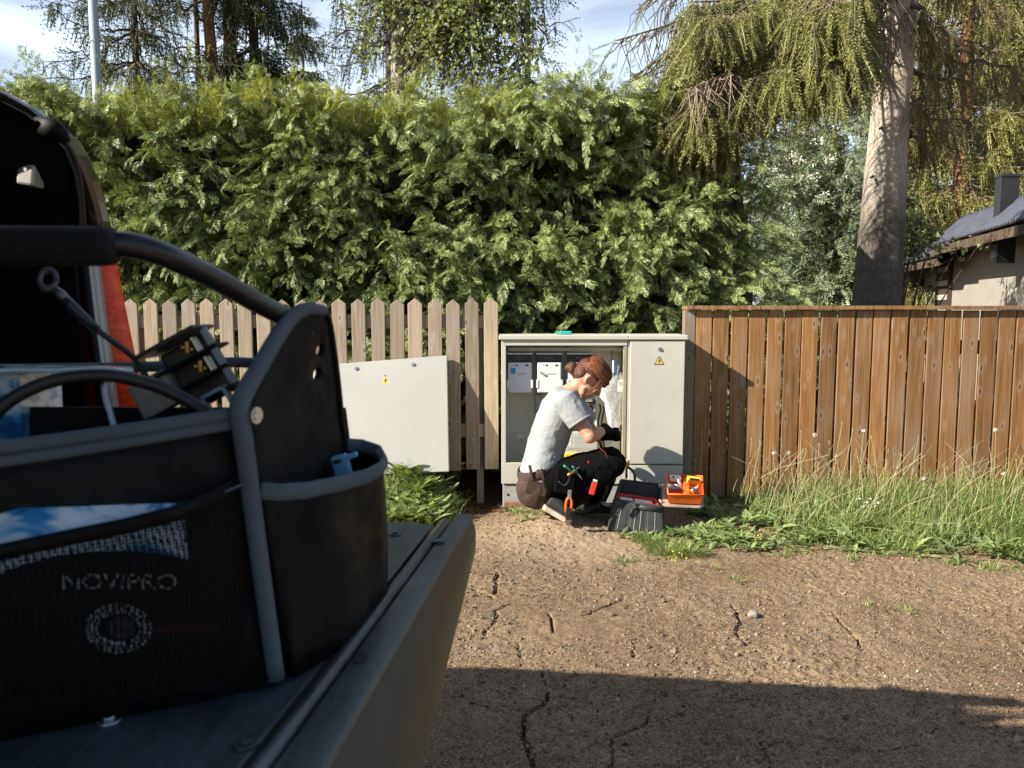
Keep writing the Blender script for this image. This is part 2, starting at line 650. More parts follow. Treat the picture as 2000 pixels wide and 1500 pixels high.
gx = axis(-300, 300, -0.75, 3.1, 0.0065)
gy = axis(-60, 600, 1.75, 4.75, 0.0065)
GX, GY = np.meshgrid(gx, gy)
GZ = ground_height(GX, GY)
nxg, nyg = len(gx), len(gy)
idx = np.arange(nxg * nyg).reshape(nyg, nxg)
GF = np.stack([idx[:-1, :-1], idx[:-1, 1:], idx[1:, 1:], idx[1:, :-1]], -1).reshape(-1, 4)

m, n, l, b = nt('sandy_soil')
v = objvec(n, l)
n1 = noise_node(n, l, 1.3, 5, 0.6, v)
n2 = noise_node(n, l, 26, 5, 0.7, v)
n3 = noise_node(n, l, 125, 3, 0.75, v)
base = ramp(n, l, n1.outputs['Fac'], [(0.3, (0.165, 0.112, 0.068)), (0.7, (0.275, 0.195, 0.125))])
f2 = ramp(n, l, n2.outputs['Fac'], [(0.28, (0.62, 0.59, 0.56)), (0.7, (1.2, 1.18, 1.15))])
c = mixc(n, l, 1.0, base.outputs['Color'], f2.outputs['Color'], 'MULTIPLY')
f3 = ramp(n, l, n3.outputs['Fac'], [(0.34, (0.30, 0.28, 0.27)), (0.5, (1, 1, 1)), (0.66, (1.75, 1.72, 1.66))])
c = mixc(n, l, 0.85, c, f3.outputs['Color'], 'MULTIPLY')
# dry paler sand on the rise before the cabinet and along the weeds
dm = n.new('ShaderNodeVectorMath'); dm.operation = 'DISTANCE'; dm.inputs[1].default_value = (0.35, 4.30, 0.0)
sc_v = n.new('ShaderNodeVectorMath'); sc_v.operation = 'MULTIPLY'; sc_v.inputs[1].default_value = (0.55, 1.0, 0.0)
dm.inputs[1].default_value = (0.35 * .55, 4.30, 0.0)
l.new(v, sc_v.inputs[0]); l.new(sc_v.outputs[0], dm.inputs[0])
dd_ = n.new('ShaderNodeMath'); dd_.operation = 'MULTIPLY_ADD'; dd_.inputs[1].default_value = 0.7
l.new(n1.outputs['Fac'], dd_.inputs[0]); l.new(dm.outputs['Value'], dd_.inputs[2])
dr_ = ramp(n, l, dd_.outputs[0], [(0.45, (0.75,) * 3), (0.95, (0.0,) * 3)])
c = mixc(n, l, dr_.outputs['Color'], c, (0.37, 0.268, 0.178))
# darker leaf mould under the hedge
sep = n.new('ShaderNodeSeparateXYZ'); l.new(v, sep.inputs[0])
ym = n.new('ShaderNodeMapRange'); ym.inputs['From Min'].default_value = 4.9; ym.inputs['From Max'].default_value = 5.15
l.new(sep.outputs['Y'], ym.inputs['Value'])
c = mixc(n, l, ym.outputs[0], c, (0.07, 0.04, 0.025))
l.new(c, b.inputs['Base Color'])
b.inputs['Roughness'].default_value = 0.95
b.inputs['Specular IOR Level'].default_value = 0.15
hm = mixc(n, l, 0.5, n2.outputs['Fac'], n3.outputs['Fac'])
bump(n, l, b, hm, 0.7, 0.008)
M['soil'] = m
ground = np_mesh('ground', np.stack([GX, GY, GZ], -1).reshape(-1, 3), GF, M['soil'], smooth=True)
tag(ground, kind='structure')


def gz(x, y):
    return float(ground_height(np.array([x]), np.array([y]), False)[0])


# grit lying on the sand: too many to count
ico_v = np.array([(0, 0, 1), (.89, 0, .45), (.28, .85, .45), (-.72, .53, .45), (-.72, -.53, .45), (.28, -.85, .45), (.6, .5, -.45), (-.3, .75, -.45), (-.8, 0, -.45), (-.3, -.75, -.45), (.6, -.5, -.45)])
ico_f = np.array([(0, 1, 2), (0, 2, 3), (0, 3, 4), (0, 4, 5), (0, 5, 1), (1, 6, 2), (2, 7, 3), (3, 8, 4), (4, 9, 5), (5, 10, 1), (2, 6, 7), (3, 7, 8), (4, 8, 9), (5, 9, 10), (1, 10, 6)])


def grit(N, smin, smax, power, flat=0.7):
    x = rng.uniform(-0.7, 3.3, N); y = 1.85 + (4.75 - 1.85) * rng.random(N) ** 1.25
    keep = vnoise(x, y, 4.0, 21) + vnoise(x, y, 1.4, 22) > -0.25
    x, y = x[keep], y[keep]; N = len(x)
    z = ground_height(x, y, False)
    s = smin + (smax - smin) * rng.random(N) ** power
    A = rng.normal(size=(N, 3)); B = rng.normal(size=(N, 3))
    Mx = frames(A, B, np.stack([s, s * rng.uniform(.6, 1.2, N), s * flat], 1))
    return scatter(ico_v, ico_f, Mx, np.stack([x, y, z + s * 0.15], 1))


V, F = merge([grit(42000, 0.0015, 0.006, 2.2), grit(4200, 0.005, 0.012, 4)])
m, n, l, b = nt('grit')
gi = n.new('ShaderNodeNewGeometry')
r = ramp(n, l, gi.outputs['Random Per Island'], [(0.0, (0.08, 0.055, 0.036)), (0.45, (0.19, 0.135, 0.088)), (0.93, (0.29, 0.215, 0.145)), (0.99, (0.38, 0.32, 0.25))])
l.new(r.outputs['Color'], b.inputs['Base Color']); b.inputs['Roughness'].default_value = 0.95
M['grit'] = m
tag(np_mesh('gravel', V, F, M['grit']), 'fine grit and crumbs of earth scattered over the sandy ground', 'gravel', kind='stuff')

# chaff: pale bits of dry straw
N = 42000
x = rng.uniform(-0.65, 3.3, N); y = 1.85 + 2.3 * rng.random(N) ** 1.7
z = ground_height(x, y, False) + 0.0035
th = rng.uniform(0, 6.28, N)
D = np.stack([np.cos(th), np.sin(th), rng.normal(0, .25, N)], 1)
U = np.stack([rng.normal(0, .4, N), rng.normal(0, .4, N), np.ones(N)], 1)
s = rng.uniform(0.003, 0.0085, N)
V, F = scatter([(-.13, -.5, 0), (.13, -.5, 0), (.1, .5, .05), (-.1, .5, .05)], [(0, 1, 2, 3)], frames(D, U, s), np.stack([x, y, z], 1))
M['chaff'] = leaf('dry_straw', (0.24, 0.19, 0.13), (0.48, 0.41, 0.30), 0.05, 0.7)
tag(np_mesh('straw_litter', V, F, M['chaff']), 'short bits of dry straw strewn over the sandy ground', 'straw', kind='stuff')

# loose stones
M['stone'] = plain('pale_stone', (0.27, 0.235, 0.195), 0.85, var=0.2, scale=40, bmp=0.4)
M['clod'] = plain('earth_clod', (0.17, 0.115, 0.08), 0.95, var=0.3, scale=50, bmp=0.6)


def stone(px, py, r, mat, label, group='loose stones on the sand'):
    p = G(px, py)
    bm = bmesh.new()
    bmesh.ops.create_icosphere(bm, subdivisions=3, radius=r)
    sd_ = random.uniform(0, 100)
    for vv in bm.verts:
        k = mnoise.noise(vv.co / r * 1.1 + Vector((sd_, 0, 0)))
        k2 = mnoise.noise(vv.co / r * 3.1 + Vector((sd_, 5, 0)))
        vv.co *= 1 + 0.32 * k + 0.1 * k2
        vv.co.z *= 0.8
    me = bpy.data.meshes.new('stone'); bm.to_mesh(me); bm.free()
    o = link('stone', me, mat, None, False)
    o.location = (p.x, p.y, gz(p.x, p.y) + r * 0.5)
    return tag(o, label, 'stone', group)


stone(1470, 1208, 0.021, M['stone'], 'pale rounded stone beside the forked crack in the sunlit sand')
stone(1446, 1266, 0.013, M['clod'], 'brown lump at the lower end of the crack below the pale stone')
stone(1207, 1377, 0.009, M['stone'], 'small whitish pebble alone in the shaded sand')
stone(1845, 1410, 0.008, M['stone'], 'small whitish pebble at the lit edge of the big shadow')
stone(1296, 1176, 0.012, M['clod'], 'dark clod of earth on the sand below the open toolbox')
stone(1195, 1206, 0.012, M['clod'], 'dark clod of earth near the end of the left hand crack')
stone(1095, 1476, 0.012, M['clod'], 'dark clod in the shade beside the widest crack')
stone(1358, 1318, 0.007, M['stone'], 'tiny pale pebble just above the edge of the shadow')
# ------------------------------------------------------------------ fences
FY = 5.20         # front face of both fences


def pxX(px, Y): return P(px, 600, Y).x
def pxZ(py, Y): return P(1000, py, Y).z


def pbox(mb, x0, y0, x1, y1, Y0, Y1):
    """Box whose front face covers photo pixels x0..x1, y0..y1 at distance Y0 and reaches back to Y1."""
    a, c = P(x0, y0, Y0), P(x1, y1, Y0)
    # x follows the depth only a little with height: use the mid height
    ym = (y0 + y1) / 2
    xa, xb = P(x0, ym, Y0).x, P(x1, ym, Y0).x
    return mb.box((min(xa, xb), Y0, min(a.z, c.z)), (max(xa, xb), Y1, max(a.z, c.z)))


def board_mesh(w, t, z0, z1, pointed):
    mb = MB()
    hw = w / 2
    if pointed:
        pts = [(-hw, 0, z0), (hw, 0, z0), (hw, 0, z1 - 0.038), (0.0, 0, z1), (-hw, 0, z1 - 0.038)]
    else:
        pts = [(-hw, 0, z0), (hw, 0, z0), (hw, 0, z1), (-hw, 0, z1)]
    mb.prism(pts, (0, t, 0))
    return mb


z_top, z_bot = pxZ(583, FY), pxZ(918, FY)
pf = thing('picket_fence', (-2.4, FY + 0.03, 0), 'low pale wooden fence of pointed pickets in front of the left part of the hedge', 'fence')
for k in range(38):
    pc = 959.5 - 37.1 * k
    x = pxX(pc, FY)
    dz, ln = random.uniform(-.006, .006), random.uniform(-.004, .004)
    mb = board_mesh(0.0945 + random.uniform(-.0035, .0035), 0.021, z_bot + dz, z_top + dz, True)
    o = mb.build('picket', M['wood_pale'], pf, bevel=0.0025)
    o.location = (x, FY + random.uniform(0, .003), 0)
    o.rotation_euler = (0, ln, 0)
xl, xr = pxX(959.5 - 37.1 * 37.5, FY), pxX(973, FY)
for y0, y1 in ((615, 641), (829, 855)):
    MB().box((xl, FY + 0.0265, pxZ(y1, FY)), (xr, FY + 0.06, pxZ(y0, FY))).build('rail', M['wood_pale'], pf, bevel=0.003)
for px_ in (936, 600, 264, -72):
    x = pxX(px_, FY)
    MB().box((x - 0.024, FY + 0.063, -0.1), (x + 0.024, FY + 0.11, 1.25)).build('post', M['wood_grey'], pf, bevel=0.003)

zt, zb = pxZ(606, FY), pxZ(968, FY)
bf = thing('board_fence', (2.6, FY + 0.03, 0), 'brown stained fence of upright boards under a flat cap rail on the right', 'fence')
for k in range(30):
    x = pxX(1375.5 + 35.0 * k, FY)
    mb = board_mesh(0.1075 + random.uniform(-.005, .003), 0.022, zb + random.uniform(-.02, .01), zt, False)
    o = mb.build('board', M['wood_brown'], bf, bevel=0.004)
    o.location = (x, FY + random.uniform(0, .004), 0)
    o.rotation_euler = (0, random.uniform(-.003, .003), 0)
xa, xb = pxX(1338, FY), pxX(1375.5 + 35 * 29.6, FY)
zc = pxZ(598, FY)
seg = (xa, xa + 1.74, xb)
for a_, b_ in zip(seg, seg[1:]):
    MB().box((a_ + 0.001, FY - 0.035, zt + 0.004), (b_ - 0.001, FY + 0.10, zt + 0.030)).build('cap_rail', M['wood_brown'], bf, bevel=0.003)
for y0, y1 in ((665, 692), (925, 950)):
    MB().box((xa + 0.07, FY + 0.0275, pxZ(y1, FY)), (xb, FY + 0.065, pxZ(y0, FY))).build('rail', M['wood_brown'], bf, bevel=0.003)
x0_, x1_ = pxX(1338, FY), pxX(1359, FY)
MB().box((x0_, FY + 0.002, -0.2), (x1_, FY + 0.075, zt)).build('post', M['wood_grey'], bf, bevel=0.003)
for k in (1.75, 3.5):
    MB().box((x0_ + k, FY + 0.068, -0.2), (x0_ + k + 0.07, FY + 0.14, zt)).build('post', M['wood_grey'], bf, bevel=0.003)

# nail heads go with the boards: one mesh per fence, surface detail of its rails
M['steel'] = plain('zinc_steel', (0.55, 0.56, 0.57), 0.35, 0.9, 0.1, 30)

# ------------------------------------------------------------------ electrical cabinet
CY = 5.0
m, n, l, b = nt('cabinet_paint')
v = objvec(n, l)
t1 = noise_node(n, l, 3.0, 5, 0.65, v)
t2 = noise_node(n, l, 75, 3, 0.7, v)
t3 = noise_node(n, l, 4.2, 3, 0.6, v)
r = ramp(n, l, t1.outputs['Fac'], [(0.3, (0.47, 0.455, 0.39)), (0.7, (0.53, 0.515, 0.45))])
# grime spatters: small dark flecks in patches, mostly low
sp = ramp(n, l, t2.outputs['Fac'], [(0.66, (0, 0, 0)), (0.70, (1, 1, 1))])
pt = ramp(n, l, t3.outputs['Fac'], [(0.56, (0, 0, 0)), (0.66, (0.8, 0.8, 0.8))])
mask = mixc(n, l, 1.0, sp.outputs['Color'], pt.outputs['Color'], 'MULTIPLY')
c = mixc(n, l, mask, r.outputs['Color'], (0.13, 0.115, 0.09))
l.new(c, b.inputs['Base Color']); b.inputs['Roughness'].default_value = 0.55
bump(n, l, b, noise_node(n, l, 220, 2, 0.5, v).outputs['Fac'], 0.06, 0.001)
M['cab'] = m
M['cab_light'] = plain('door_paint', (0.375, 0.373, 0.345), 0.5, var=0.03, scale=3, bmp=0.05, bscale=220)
M['cab_in'] = plain('inner_zinc', (0.60, 0.585, 0.50), 0.45, 0.15, 0.12, 6)
M['conc'] = plain('grey_concrete', (0.34, 0.34, 0.33), 0.9, var=0.22, scale=9, bmp=0.3, bscale=120)
M['clay'] = plain('reddish_clay', (0.24, 0.125, 0.08), 0.95, var=0.3, scale=16, bmp=0.6, bscale=60)
M['white_pl'] = plain('white_plastic', (0.72, 0.73, 0.73), 0.35, var=0.03)
M['black_pl'] = plain('black_plastic', (0.02, 0.02, 0.021), 0.4, var=0.2)
M['dark_grey'] = plain('dark_grey_plastic', (0.07, 0.07, 0.072), 0.5, var=0.2)
M['mid_grey'] = plain('mid_grey_plastic', (0.30, 0.30, 0.28), 0.5, var=0.15)
M['yellow'] = plain('yellow_plastic', (0.72, 0.52, 0.05), 0.45, var=0.08)
M['sign_yellow'] = plain('sign_yellow', (0.62, 0.45, 0.10), 0.5, var=0.06)
M['ink'] = plain('black_ink', (0.025, 0.022, 0.02), 0.5)
M['red_pl'] = plain('red_plastic', (0.62, 0.035, 0.02), 0.4, var=0.08)
M['orange'] = plain('orange_plastic', (0.80, 0.135, 0.012), 0.4, var=0.06)
M['red_orange'] = plain('red_orange_plastic', (0.72, 0.06, 0.012), 0.4, var=0.06)
M['teal'] = plain('teal_plastic', (0.03, 0.36, 0.29), 0.4)
M['blue'] = plain('blue_plastic', (0.03, 0.28, 0.62), 0.4)
M['brass'] = plain('brass', (0.42, 0.28, 0.07), 0.4, 1.0)
M['cable'] = plain('black_cable', (0.015, 0.015, 0.016), 0.5)
M['zinc_strip'] = plain('warm_zinc_strip', (0.50, 0.44, 0.30), 0.4, 0.5, 0.15, 14)

m, n, l, b = nt('clear_plastic')
b.inputs['Base Color'].default_value = (0.92, 0.92, 0.90, 1)
b.inputs['Roughness'].default_value = 0.12
v = objvec(n, l)
t = noise_node(n, l, 38, 4, 0.6, v, 1.2)
bump(n, l, b, t.outputs['Fac'], 0.6, 0.01)
tr = n.new('ShaderNodeBsdfTransparent'); tr.inputs['Color'].default_value = (0.95, 0.95, 0.94, 1)
lw = n.new('ShaderNodeLayerWeight'); lw.inputs['Blend'].default_value = 0.35
rf = ramp(n, l, mixc(n, l, 0.5, lw.outputs['Facing'], t.outputs['Fac']), [(0.25, (0.26,) * 3), (0.66, (0.85,) * 3)])
ms = n.new('ShaderNodeMixShader')
l.new(rf.outputs['Color'], ms.inputs['Fac']); l.new(tr.outputs[0], ms.inputs[1]); l.new(b.outputs[0], ms.inputs[2])
l.new(ms.outputs[0], n['Material Output'].inputs['Surface'])
M['clear'] = m
m, n, l, b = nt('clear_cover')
b.inputs['Base Color'].default_value = (0.8, 0.8, 0.76, 1); b.inputs['Roughness'].default_value = 0.06
tr = n.new('ShaderNodeBsdfTransparent'); tr.inputs['Color'].default_value = (0.9, 0.9, 0.86, 1)
ms = n.new('ShaderNodeMixShader'); ms.inputs['Fac'].default_value = 0.30
l.new(tr.outputs[0], ms.inputs[1]); l.new(b.outputs[0], ms.inputs[2])
l.new(ms.outputs[0], n['Material Output'].inputs['Surface'])
M['lid_clear'] = m


def lock(parent, c, nrm, r=0.014):
    mb = MB()
    nrm = Vector(nrm).normalized()
    mb.disc(c, nrm, r, 0.004, 18).disc(Vector(c) + nrm * 0.004, nrm, r * 0.72, 0.005, 18)
    o = mb.build('lock', M['steel'], parent, True)
    o.modifiers.new('edge', 'EDGE_SPLIT')
    k = MB().disc(Vector(c) + nrm * 0.009, nrm, r * 0.42, 0.0015, 3)
    k.build('keyhole', M['ink'], o)
    return o


def warning_sign(parent, c, ux, uz, nrm, s):
    """Yellow triangle with a black rim and a black lightning bolt."""
    ux, uz, nrm = Vector(ux).normalized(), Vector(uz).normalized(), Vector(nrm).normalized()
    at = lambda x, z, d: Vector(c) + ux * (x * s) + uz * (z * s) + nrm * d
    tri = [(-0.5, -0.36), (0.5, -0.36), (0.0, 0.5)]
    base = MB().prism([at(x, z, 0.0004) for x, z in tri], nrm * 0.0012).build('warning_sign', M['ink'], parent)
    k = 0.80
    cz = -0.073
    MB().prism([at(x * k, cz + (z - cz) * k, 0.0017) for x, z in tri], nrm * 0.0006).build('yellow_field', M['sign_yellow'], base)
    bolt = [(0.07, 0.24), (-0.115, -0.04), (-0.005, -0.055), (-0.05, -0.28), (0.125, 0.035), (0.02, 0.045)]
    MB().prism([at(x, z, 0.0024) for x, z in bolt], nrm * 0.0006).build('lightning_bolt', M['ink'], base)
    return base


cab = thing('cable_cabinet', (pxX(1158, CY), CY + 0.16, 0), 'grey beige cable distribution cabinet standing open between the two fences', 'cabinet')
YB = CY + 0.30
xL, xD, xDr, xR = pxX(979, CY), pxX(1226, CY), pxX(1232, CY), pxX(1340, CY)
zT, zS, zP = pxZ(664, CY), pxZ(945, CY), pxZ(948, CY)
mb = MB()
t = 0.012
mb.box((xL, CY, zS), (xL + 0.03, CY + 0.02, zT))                    # left front frame
mb.box((xL, CY + 0.02, zS), (xL + 0.006, YB, zT))                   # left wall
mb.box((xR - 0.006, CY + 0.02, zS), (xR, YB, zT))                   # right wall
mb.box((xL + 0.03, CY, pxZ(675, CY)), (xD, CY + 0.02, zT))          # top front frame
mb.box((xL + 0.006, YB - 0.008, zS), (xR - 0.006, YB, zT))          # back
mb.build('shell', M['cab'], cab, bevel=0.0025)
MB().box((xL - 0.016, CY - 0.016, zT + 0.002), (xD + 0.005, YB + 0.012, zT + 0.032)).build('roof_cap', M['cab'], cab, bevel=0.004)
MB().box((xD + 0.007, CY - 0.016, zT + 0.002), (xR + 0.014, YB + 0.012, zT + 0.032)).build('roof_cap', M['cab'], cab, bevel=0.004)
MB().box((xL, CY - 0.002, zS - 0.0), (xD + 0.002, CY + 0.02, pxZ(904, CY))).build('lower_panel', M['cab'], cab, bevel=0.003)
MB().box((xDr - 0.002, CY - 0.002, zS - 0.01), (xR, CY + 0.02, pxZ(909, CY))).build('lower_panel', M['cab'], cab, bevel=0.003)
MB().box((xD - 0.022, CY + 0.004, pxZ(903, CY)), (xD, CY + 0.03, pxZ(676, CY))).build('frame_strip', M['zinc_strip'], cab, bevel=0.002)
MB().box((xD + 0.004, CY + 0.008, pxZ(908, CY)), (xDr - 0.002, YB - 0.01, zT - 0.002)).build('partition', M['cab'], cab)
rd = MB().box((xDr, CY - 0.006, pxZ(906, CY)), (xR - 0.001, CY + 0.018, zT - 0.004)).build('door', M['cab'], cab, bevel=0.004)
lock(rd, P(1288, 681.5, CY - 0.006), (0, -1, 0))
warning_sign(rd, P(1287.5, 705, CY - 0.006), (1, 0, 0), (0, 0, 1), (0, -1, 0), 0.066)
mb = MB().box((xL + 0.008, CY + 0.012, -0.12), (xR - 0.006, YB - 0.01, zS - 0.008))
mb.build('plinth', M['conc'], cab, bevel=0.004)
MB().box((xL + 0.012, CY + 0.0, -0.1), (xL + 0.30, CY + 0.02, 0.035)).build('footing', M['clay'], cab, bevel=0.01)
for px_, py_ in ((992, 966), (1322, 966)):
    c_ = P(px_, py_, CY + 0.012)
    MB().disc(c_, (0, -1, 0), 0.008, 0.003, 10).build('plinth_bolt', M['ink'], cab)

# inside of the open compartment
YI = CY + 0.245
MB().box((xL + 0.006, YI, zS + 0.03), (xD - 0.002, YI + 0.006, zT - 0.01)).build('back_plate', M['cab_in'], cab)
mb = MB()
for a_, b_ in ((1044, 1052), (1103, 1110)):
    pbox(mb, a_, 676, b_, 880, CY + 0.17, CY + 0.20)
mb.build('mounting_rail', M['mid_grey'], cab, bevel=0.002)
mb = MB(); pbox(mb, 992, 679, 1222, 686, CY + 0.12, CY + 0.14)
mb.build('busbar_cover', M['cab_in'], cab, bevel=0.002)


def fuse_switch(px0, key):
    """White switch fuse unit: dark head, white cover, fittings."""
    y0 = CY + 0.075
    mb = MB(); pbox(mb, px0 + 2, 708, px0 + 48, 767, y0, y0 + 0.09)
    u = mb.build('fuse_switch', M['white_pl'], cab, bevel=0.006)
    mb = MB(); pbox(mb, px0 + 1, 692, px0 + 49, 707.5, y0 + 0.012, y0 + 0.09); mb.build('dark_head', M['black_pl'], u, bevel=0.002)
    mb = MB(); pbox(mb, px0 + 16, 697, px0 + 34, 701, y0 + 0.009, y0 + 0.0118); mb.build('label_strip', M['dark_grey'], u)
    mb = MB(); pbox(mb, px0 + 0, 690, px0 + 50, 692.2, y0 + 0.0, y0 + 0.09); mb.build('top_edge', M['white_pl'], u)
    mb = MB()
    pbox(mb, px0 + 46.5, 742, px0 + 51, 758, y0 - 0.004, y0 + 0.05)
    pbox(mb, px0 - 0.5, 742, px0 + 3.5, 758, y0 - 0.004, y0 + 0.05)
    mb.build('clip', M['white_pl'], u, bevel=0.001)
    mb = MB()
    pbox(mb, px0 + 13, 712, px0 + 15, 714, y0 - 0.001, y0 + 0.002); pbox(mb, px0 + 18, 712, px0 + 22, 715, y0 - 0.001, y0 + 0.002)
    pbox(mb, px0 + 36, 712, px0 + 42, 715, y0 - 0.001, y0 + 0.002); pbox(mb, px0 + 21, 730, px0 + 38, 731, y0 - 0.001, y0 + 0.002)
    mb.build('printed_marks', M['ink'], u)
    mb = MB()
    a = P(px0 + 10, 716, y0); c_ = P(px0 + 16, 733, y0) if key else P(px0 + 10, 731, y0)
    if key:
        mb.obox((P(px0 + 12, 730, y0 - 0.004)), (0.85, 0, -0.5), (0, 1, 0), (0.5, 0, 0.85), 0.045, 0.006, 0.015)
        mb.build('latch', M['mid_grey'], u, bevel=0.002)
    else:
        pbox(mb, px0 + 8, 719, px0 + 17, 730, y0 - 0.006, y0 + 0.002)
        mb.build('latch', M['blue'], u, bevel=0.002)
    return u


fuse_switch(990, False); fuse_switch(1048, True); fuse_switch(1108, True)

mb = MB()
for px0, py0, px1, py1 in ((1046, 772, 1058, 800), (1048, 804, 1056, 815)):
    pbox(mb, px0, py0, px1, py1, CY + 0.14, CY + 0.2)
mb.build('terminal_block', M['mid_grey'], cab, bevel=0.002)
mb = MB()
for k in range(4):
    pbox(mb, 1141 + k * 6.0, 782, 1146 + k * 6.0, 818, CY + 0.13, CY + 0.2)
mb.build('circuit_breaker', M['dark_grey'], cab, bevel=0.001)
mb = MB()
for k in range(4):
    pbox(mb, 1141.8 + k * 6.0, 799, 1144.8 + k * 6.0, 805, CY + 0.122, CY + 0.129)
mb.build('switch_toggle', M['mid_grey'], cab)
mb = MB(); pbox(mb, 1146, 788, 1151, 798, CY + 0.118, CY + 0.129); mb.build('red_flag', M['red_pl'], cab)
mb = MB(); pbox(mb, 1143, 779, 1157, 784, CY + 0.118, CY + 0.128); mb.build('label_plate', M['white_pl'], cab)
mb = MB(); pbox(mb, 1162, 770, 1165.5, 885, CY + 0.14, CY + 0.2); pbox(mb, 1108, 845, 1163, 847, CY + 0.13, CY + 0.2)
mb.build('cable_duct', M['white_pl'], cab)
tb_ = MB()
for k in range(7):
    for j in range(3):
        pbox(tb_, 1112 + k * 7.2, 849 + j * 9, 1117.5 + k * 7.2, 856 + j * 9, CY + 0.13, CY + 0.2)
tb_.build('terminal_strip', M['white_pl'], cab, bevel=0.001)
tb_ = MB()
for k in range(7):
    for j in range(3):
        pbox(tb_, 1113.7 + k * 7.2, 851 + j * 9, 1116 + k * 7.2, 853.5 + j * 9, CY + 0.128, CY + 0.1295)
tb_.build('terminal_screw', M['ink'], cab)
mb = MB(); pbox(mb, 1105, 843, 1166, 889, CY + 0.10, CY + 0.104); mb.build('clear_cover', M['lid_clear'], cab)
mb = MB(); pbox(mb, 1103, 886, 1166, 897, CY + 0.09, CY + 0.2); mb.build('yellow_strip', M['yellow'], cab, bevel=0.003)
for a_, b_, yy in ((1008, 1032, 852), (1184, 1200, 855)):
    mb = MB(); pbox(mb, a_, yy - 5, b_, yy + 6, YI - 0.014, YI - 0.001); pbox(mb, a_ + 2, yy - 2, b_ - 2, yy + 3, YI - 0.018, YI - 0.0145)
    mb.build('din_rail', M['steel'], cab, bevel=0.001)
mb = MB(); pbox(mb, 1206, 742, 1221, 766, CY + 0.15, CY + 0.24); pbox(mb, 1208, 728, 1219, 735, CY + 0.15, CY + 0.24)
mb.build('junction_box', M['white_pl'], cab, bevel=0.003)
cb = MB()
for k, px_ in enumerate((1114, 1118, 1123, 1128, 1133, 1171, 1178)):
    cb.tube(curve_pts([P(px_, 770 + 4 * k, CY + 0.19), P(px_ + 2, 800, CY + 0.17), P(px_ - 3, 830, CY + 0.19), P(px_ + 3, 880, CY + 0.2)], 12), 0.006, 8)
cb.build('inner_cable', M['cable'], cab, True)
mb = MB(); mb.disc(P(1218, 814, CY + 0.02), (0, -1, 0), 0.006, 0.003, 10); mb.build('screw', M['steel'], cab)

# the cover taken off the cabinet and leant against the pickets
dl = thing('cabinet_cover', (pxX(760, CY - 0.1), CY - 0.05, 0), 'large beige metal cover leaning against the picket fence', 'cover')
tr_, tl_ = P(873, 694, 5.165), P(612, 714, 5.165)
br_, bl_ = P(877, 921, 4.93), P(604, 931, 4.93)
nrm = (tr_ - tl_).cross(br_ - tl_).normalized()
if nrm.y > 0: nrm = -nrm
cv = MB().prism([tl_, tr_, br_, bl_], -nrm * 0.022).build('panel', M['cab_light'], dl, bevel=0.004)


def on_cover(px, py):
    d = Vector(ray(px, py)); o_ = Vector((0, 0, EYE))
    return o_ + d * ((tl_ - o_).dot(nrm) / d.dot(nrm))


lock(cv, on_cover(696, 720), nrm, 0.0145); lock(cv, on_cover(807, 712), nrm, 0.0145)
ux = (tr_ - tl_).normalized(); uz = nrm.cross(ux)
if uz.z < 0: uz = -uz
warning_sign(cv, on_cover(753, 743), ux, uz, nrm, 0.082)

# small things on and in the cabinet
o = MB()
o.box((pxX(1093, CY + .1), CY + 0.08, zT + 0.033), (pxX(1117, CY + .1), CY + 0.14, zT + 0.055))
o.tube([(pxX(1086, CY + .1), CY + 0.11, zT + 0.041), (pxX(1094, CY + .1), CY + 0.11, zT + 0.042)], 0.008, 10)
tag(o.build('tape_roll', M['teal'], None, bevel=0.006), 'small teal plastic holder lying on top of the cabinet', 'holder')

# clear bag with cable ties hanging in the open compartment
hb = thing('plastic_bag', P(1197, 790, CY + 0.06), 'crumpled clear plastic bag hanging in the open cabinet', 'bag')
rows = []
prof = [(733, 8, 1203), (744, 20, 1199), (757, 25, 1196), (773, 21, 1197), (793, 15, 1199), (812, 13, 1200), (828, 11, 1200), (838, 5, 1200)]
for py_, hw, cx_ in prof:
    row = []
    for k in range(25):
        a_ = 2 * math.pi * k / 24
        c_ = P(cx_, py_, CY + 0.055)
        wv = 1 + 0.28 * math.sin(5 * a_ + py_ * .13) + 0.14 * math.sin(11 * a_ + py_ * .31)
        row.append(c_ + Vector((hw / 300 * math.cos(a_) * wv, 0.028 * math.sin(a_) * wv, 0)))
    rows.append(row)
MB().loft(rows).build('film', M['clear'], hb, True)
mb = MB(); mb.tube([P(1195, 684, CY + 0.06), P(1195.5, 735, CY + 0.055)], 0.0035, 8); mb.build('hook', M['black_pl'], hb)
pens = thing('cable_tie_bundle', P(1203, 730, CY + 0.06), 'few blue and white pens sticking out of the clear hanging bag', 'pens')
for k, (a_, b_, mt) in enumerate(((1198, 1197, 'white_pl'), (1203, 1200, 'blue'), (1208, 1202, 'white_pl'), (1201, 1199, 'dark_grey'))):
    mb = MB(); mb.tube([P(a_, 704 + 5 * k, CY + 0.05 + .008 * k), P(b_, 742, CY + 0.05 + .008 * k)], 0.0055, 8)
    mb.build('pen', M[mt], pens, True)
# ------------------------------------------------------------------ hedge
M['thuja'] = leaf('thuja_sprays', (0.048, 0.084, 0.022), (0.40, 0.46, 0.165), 0.14, 0.45, 1.5, 0.55, 0.55)
M['thuja_top'] = leaf('young_thuja_shoots', (0.14, 0.18, 0.04), (0.46, 0.47, 0.15), 0.35, 0.5, 1.5, 0.4, 0.6)
M['twig'] = plain('hedge_twigs', (0.035, 0.028, 0.02), 0.9, var=0.3)
M['inner'] = plain('hedge_core_shade', (0.020, 0.022, 0.012), 1.0, var=0.4, scale=20)  # near-black core colour stands in for shade deep in the hedge


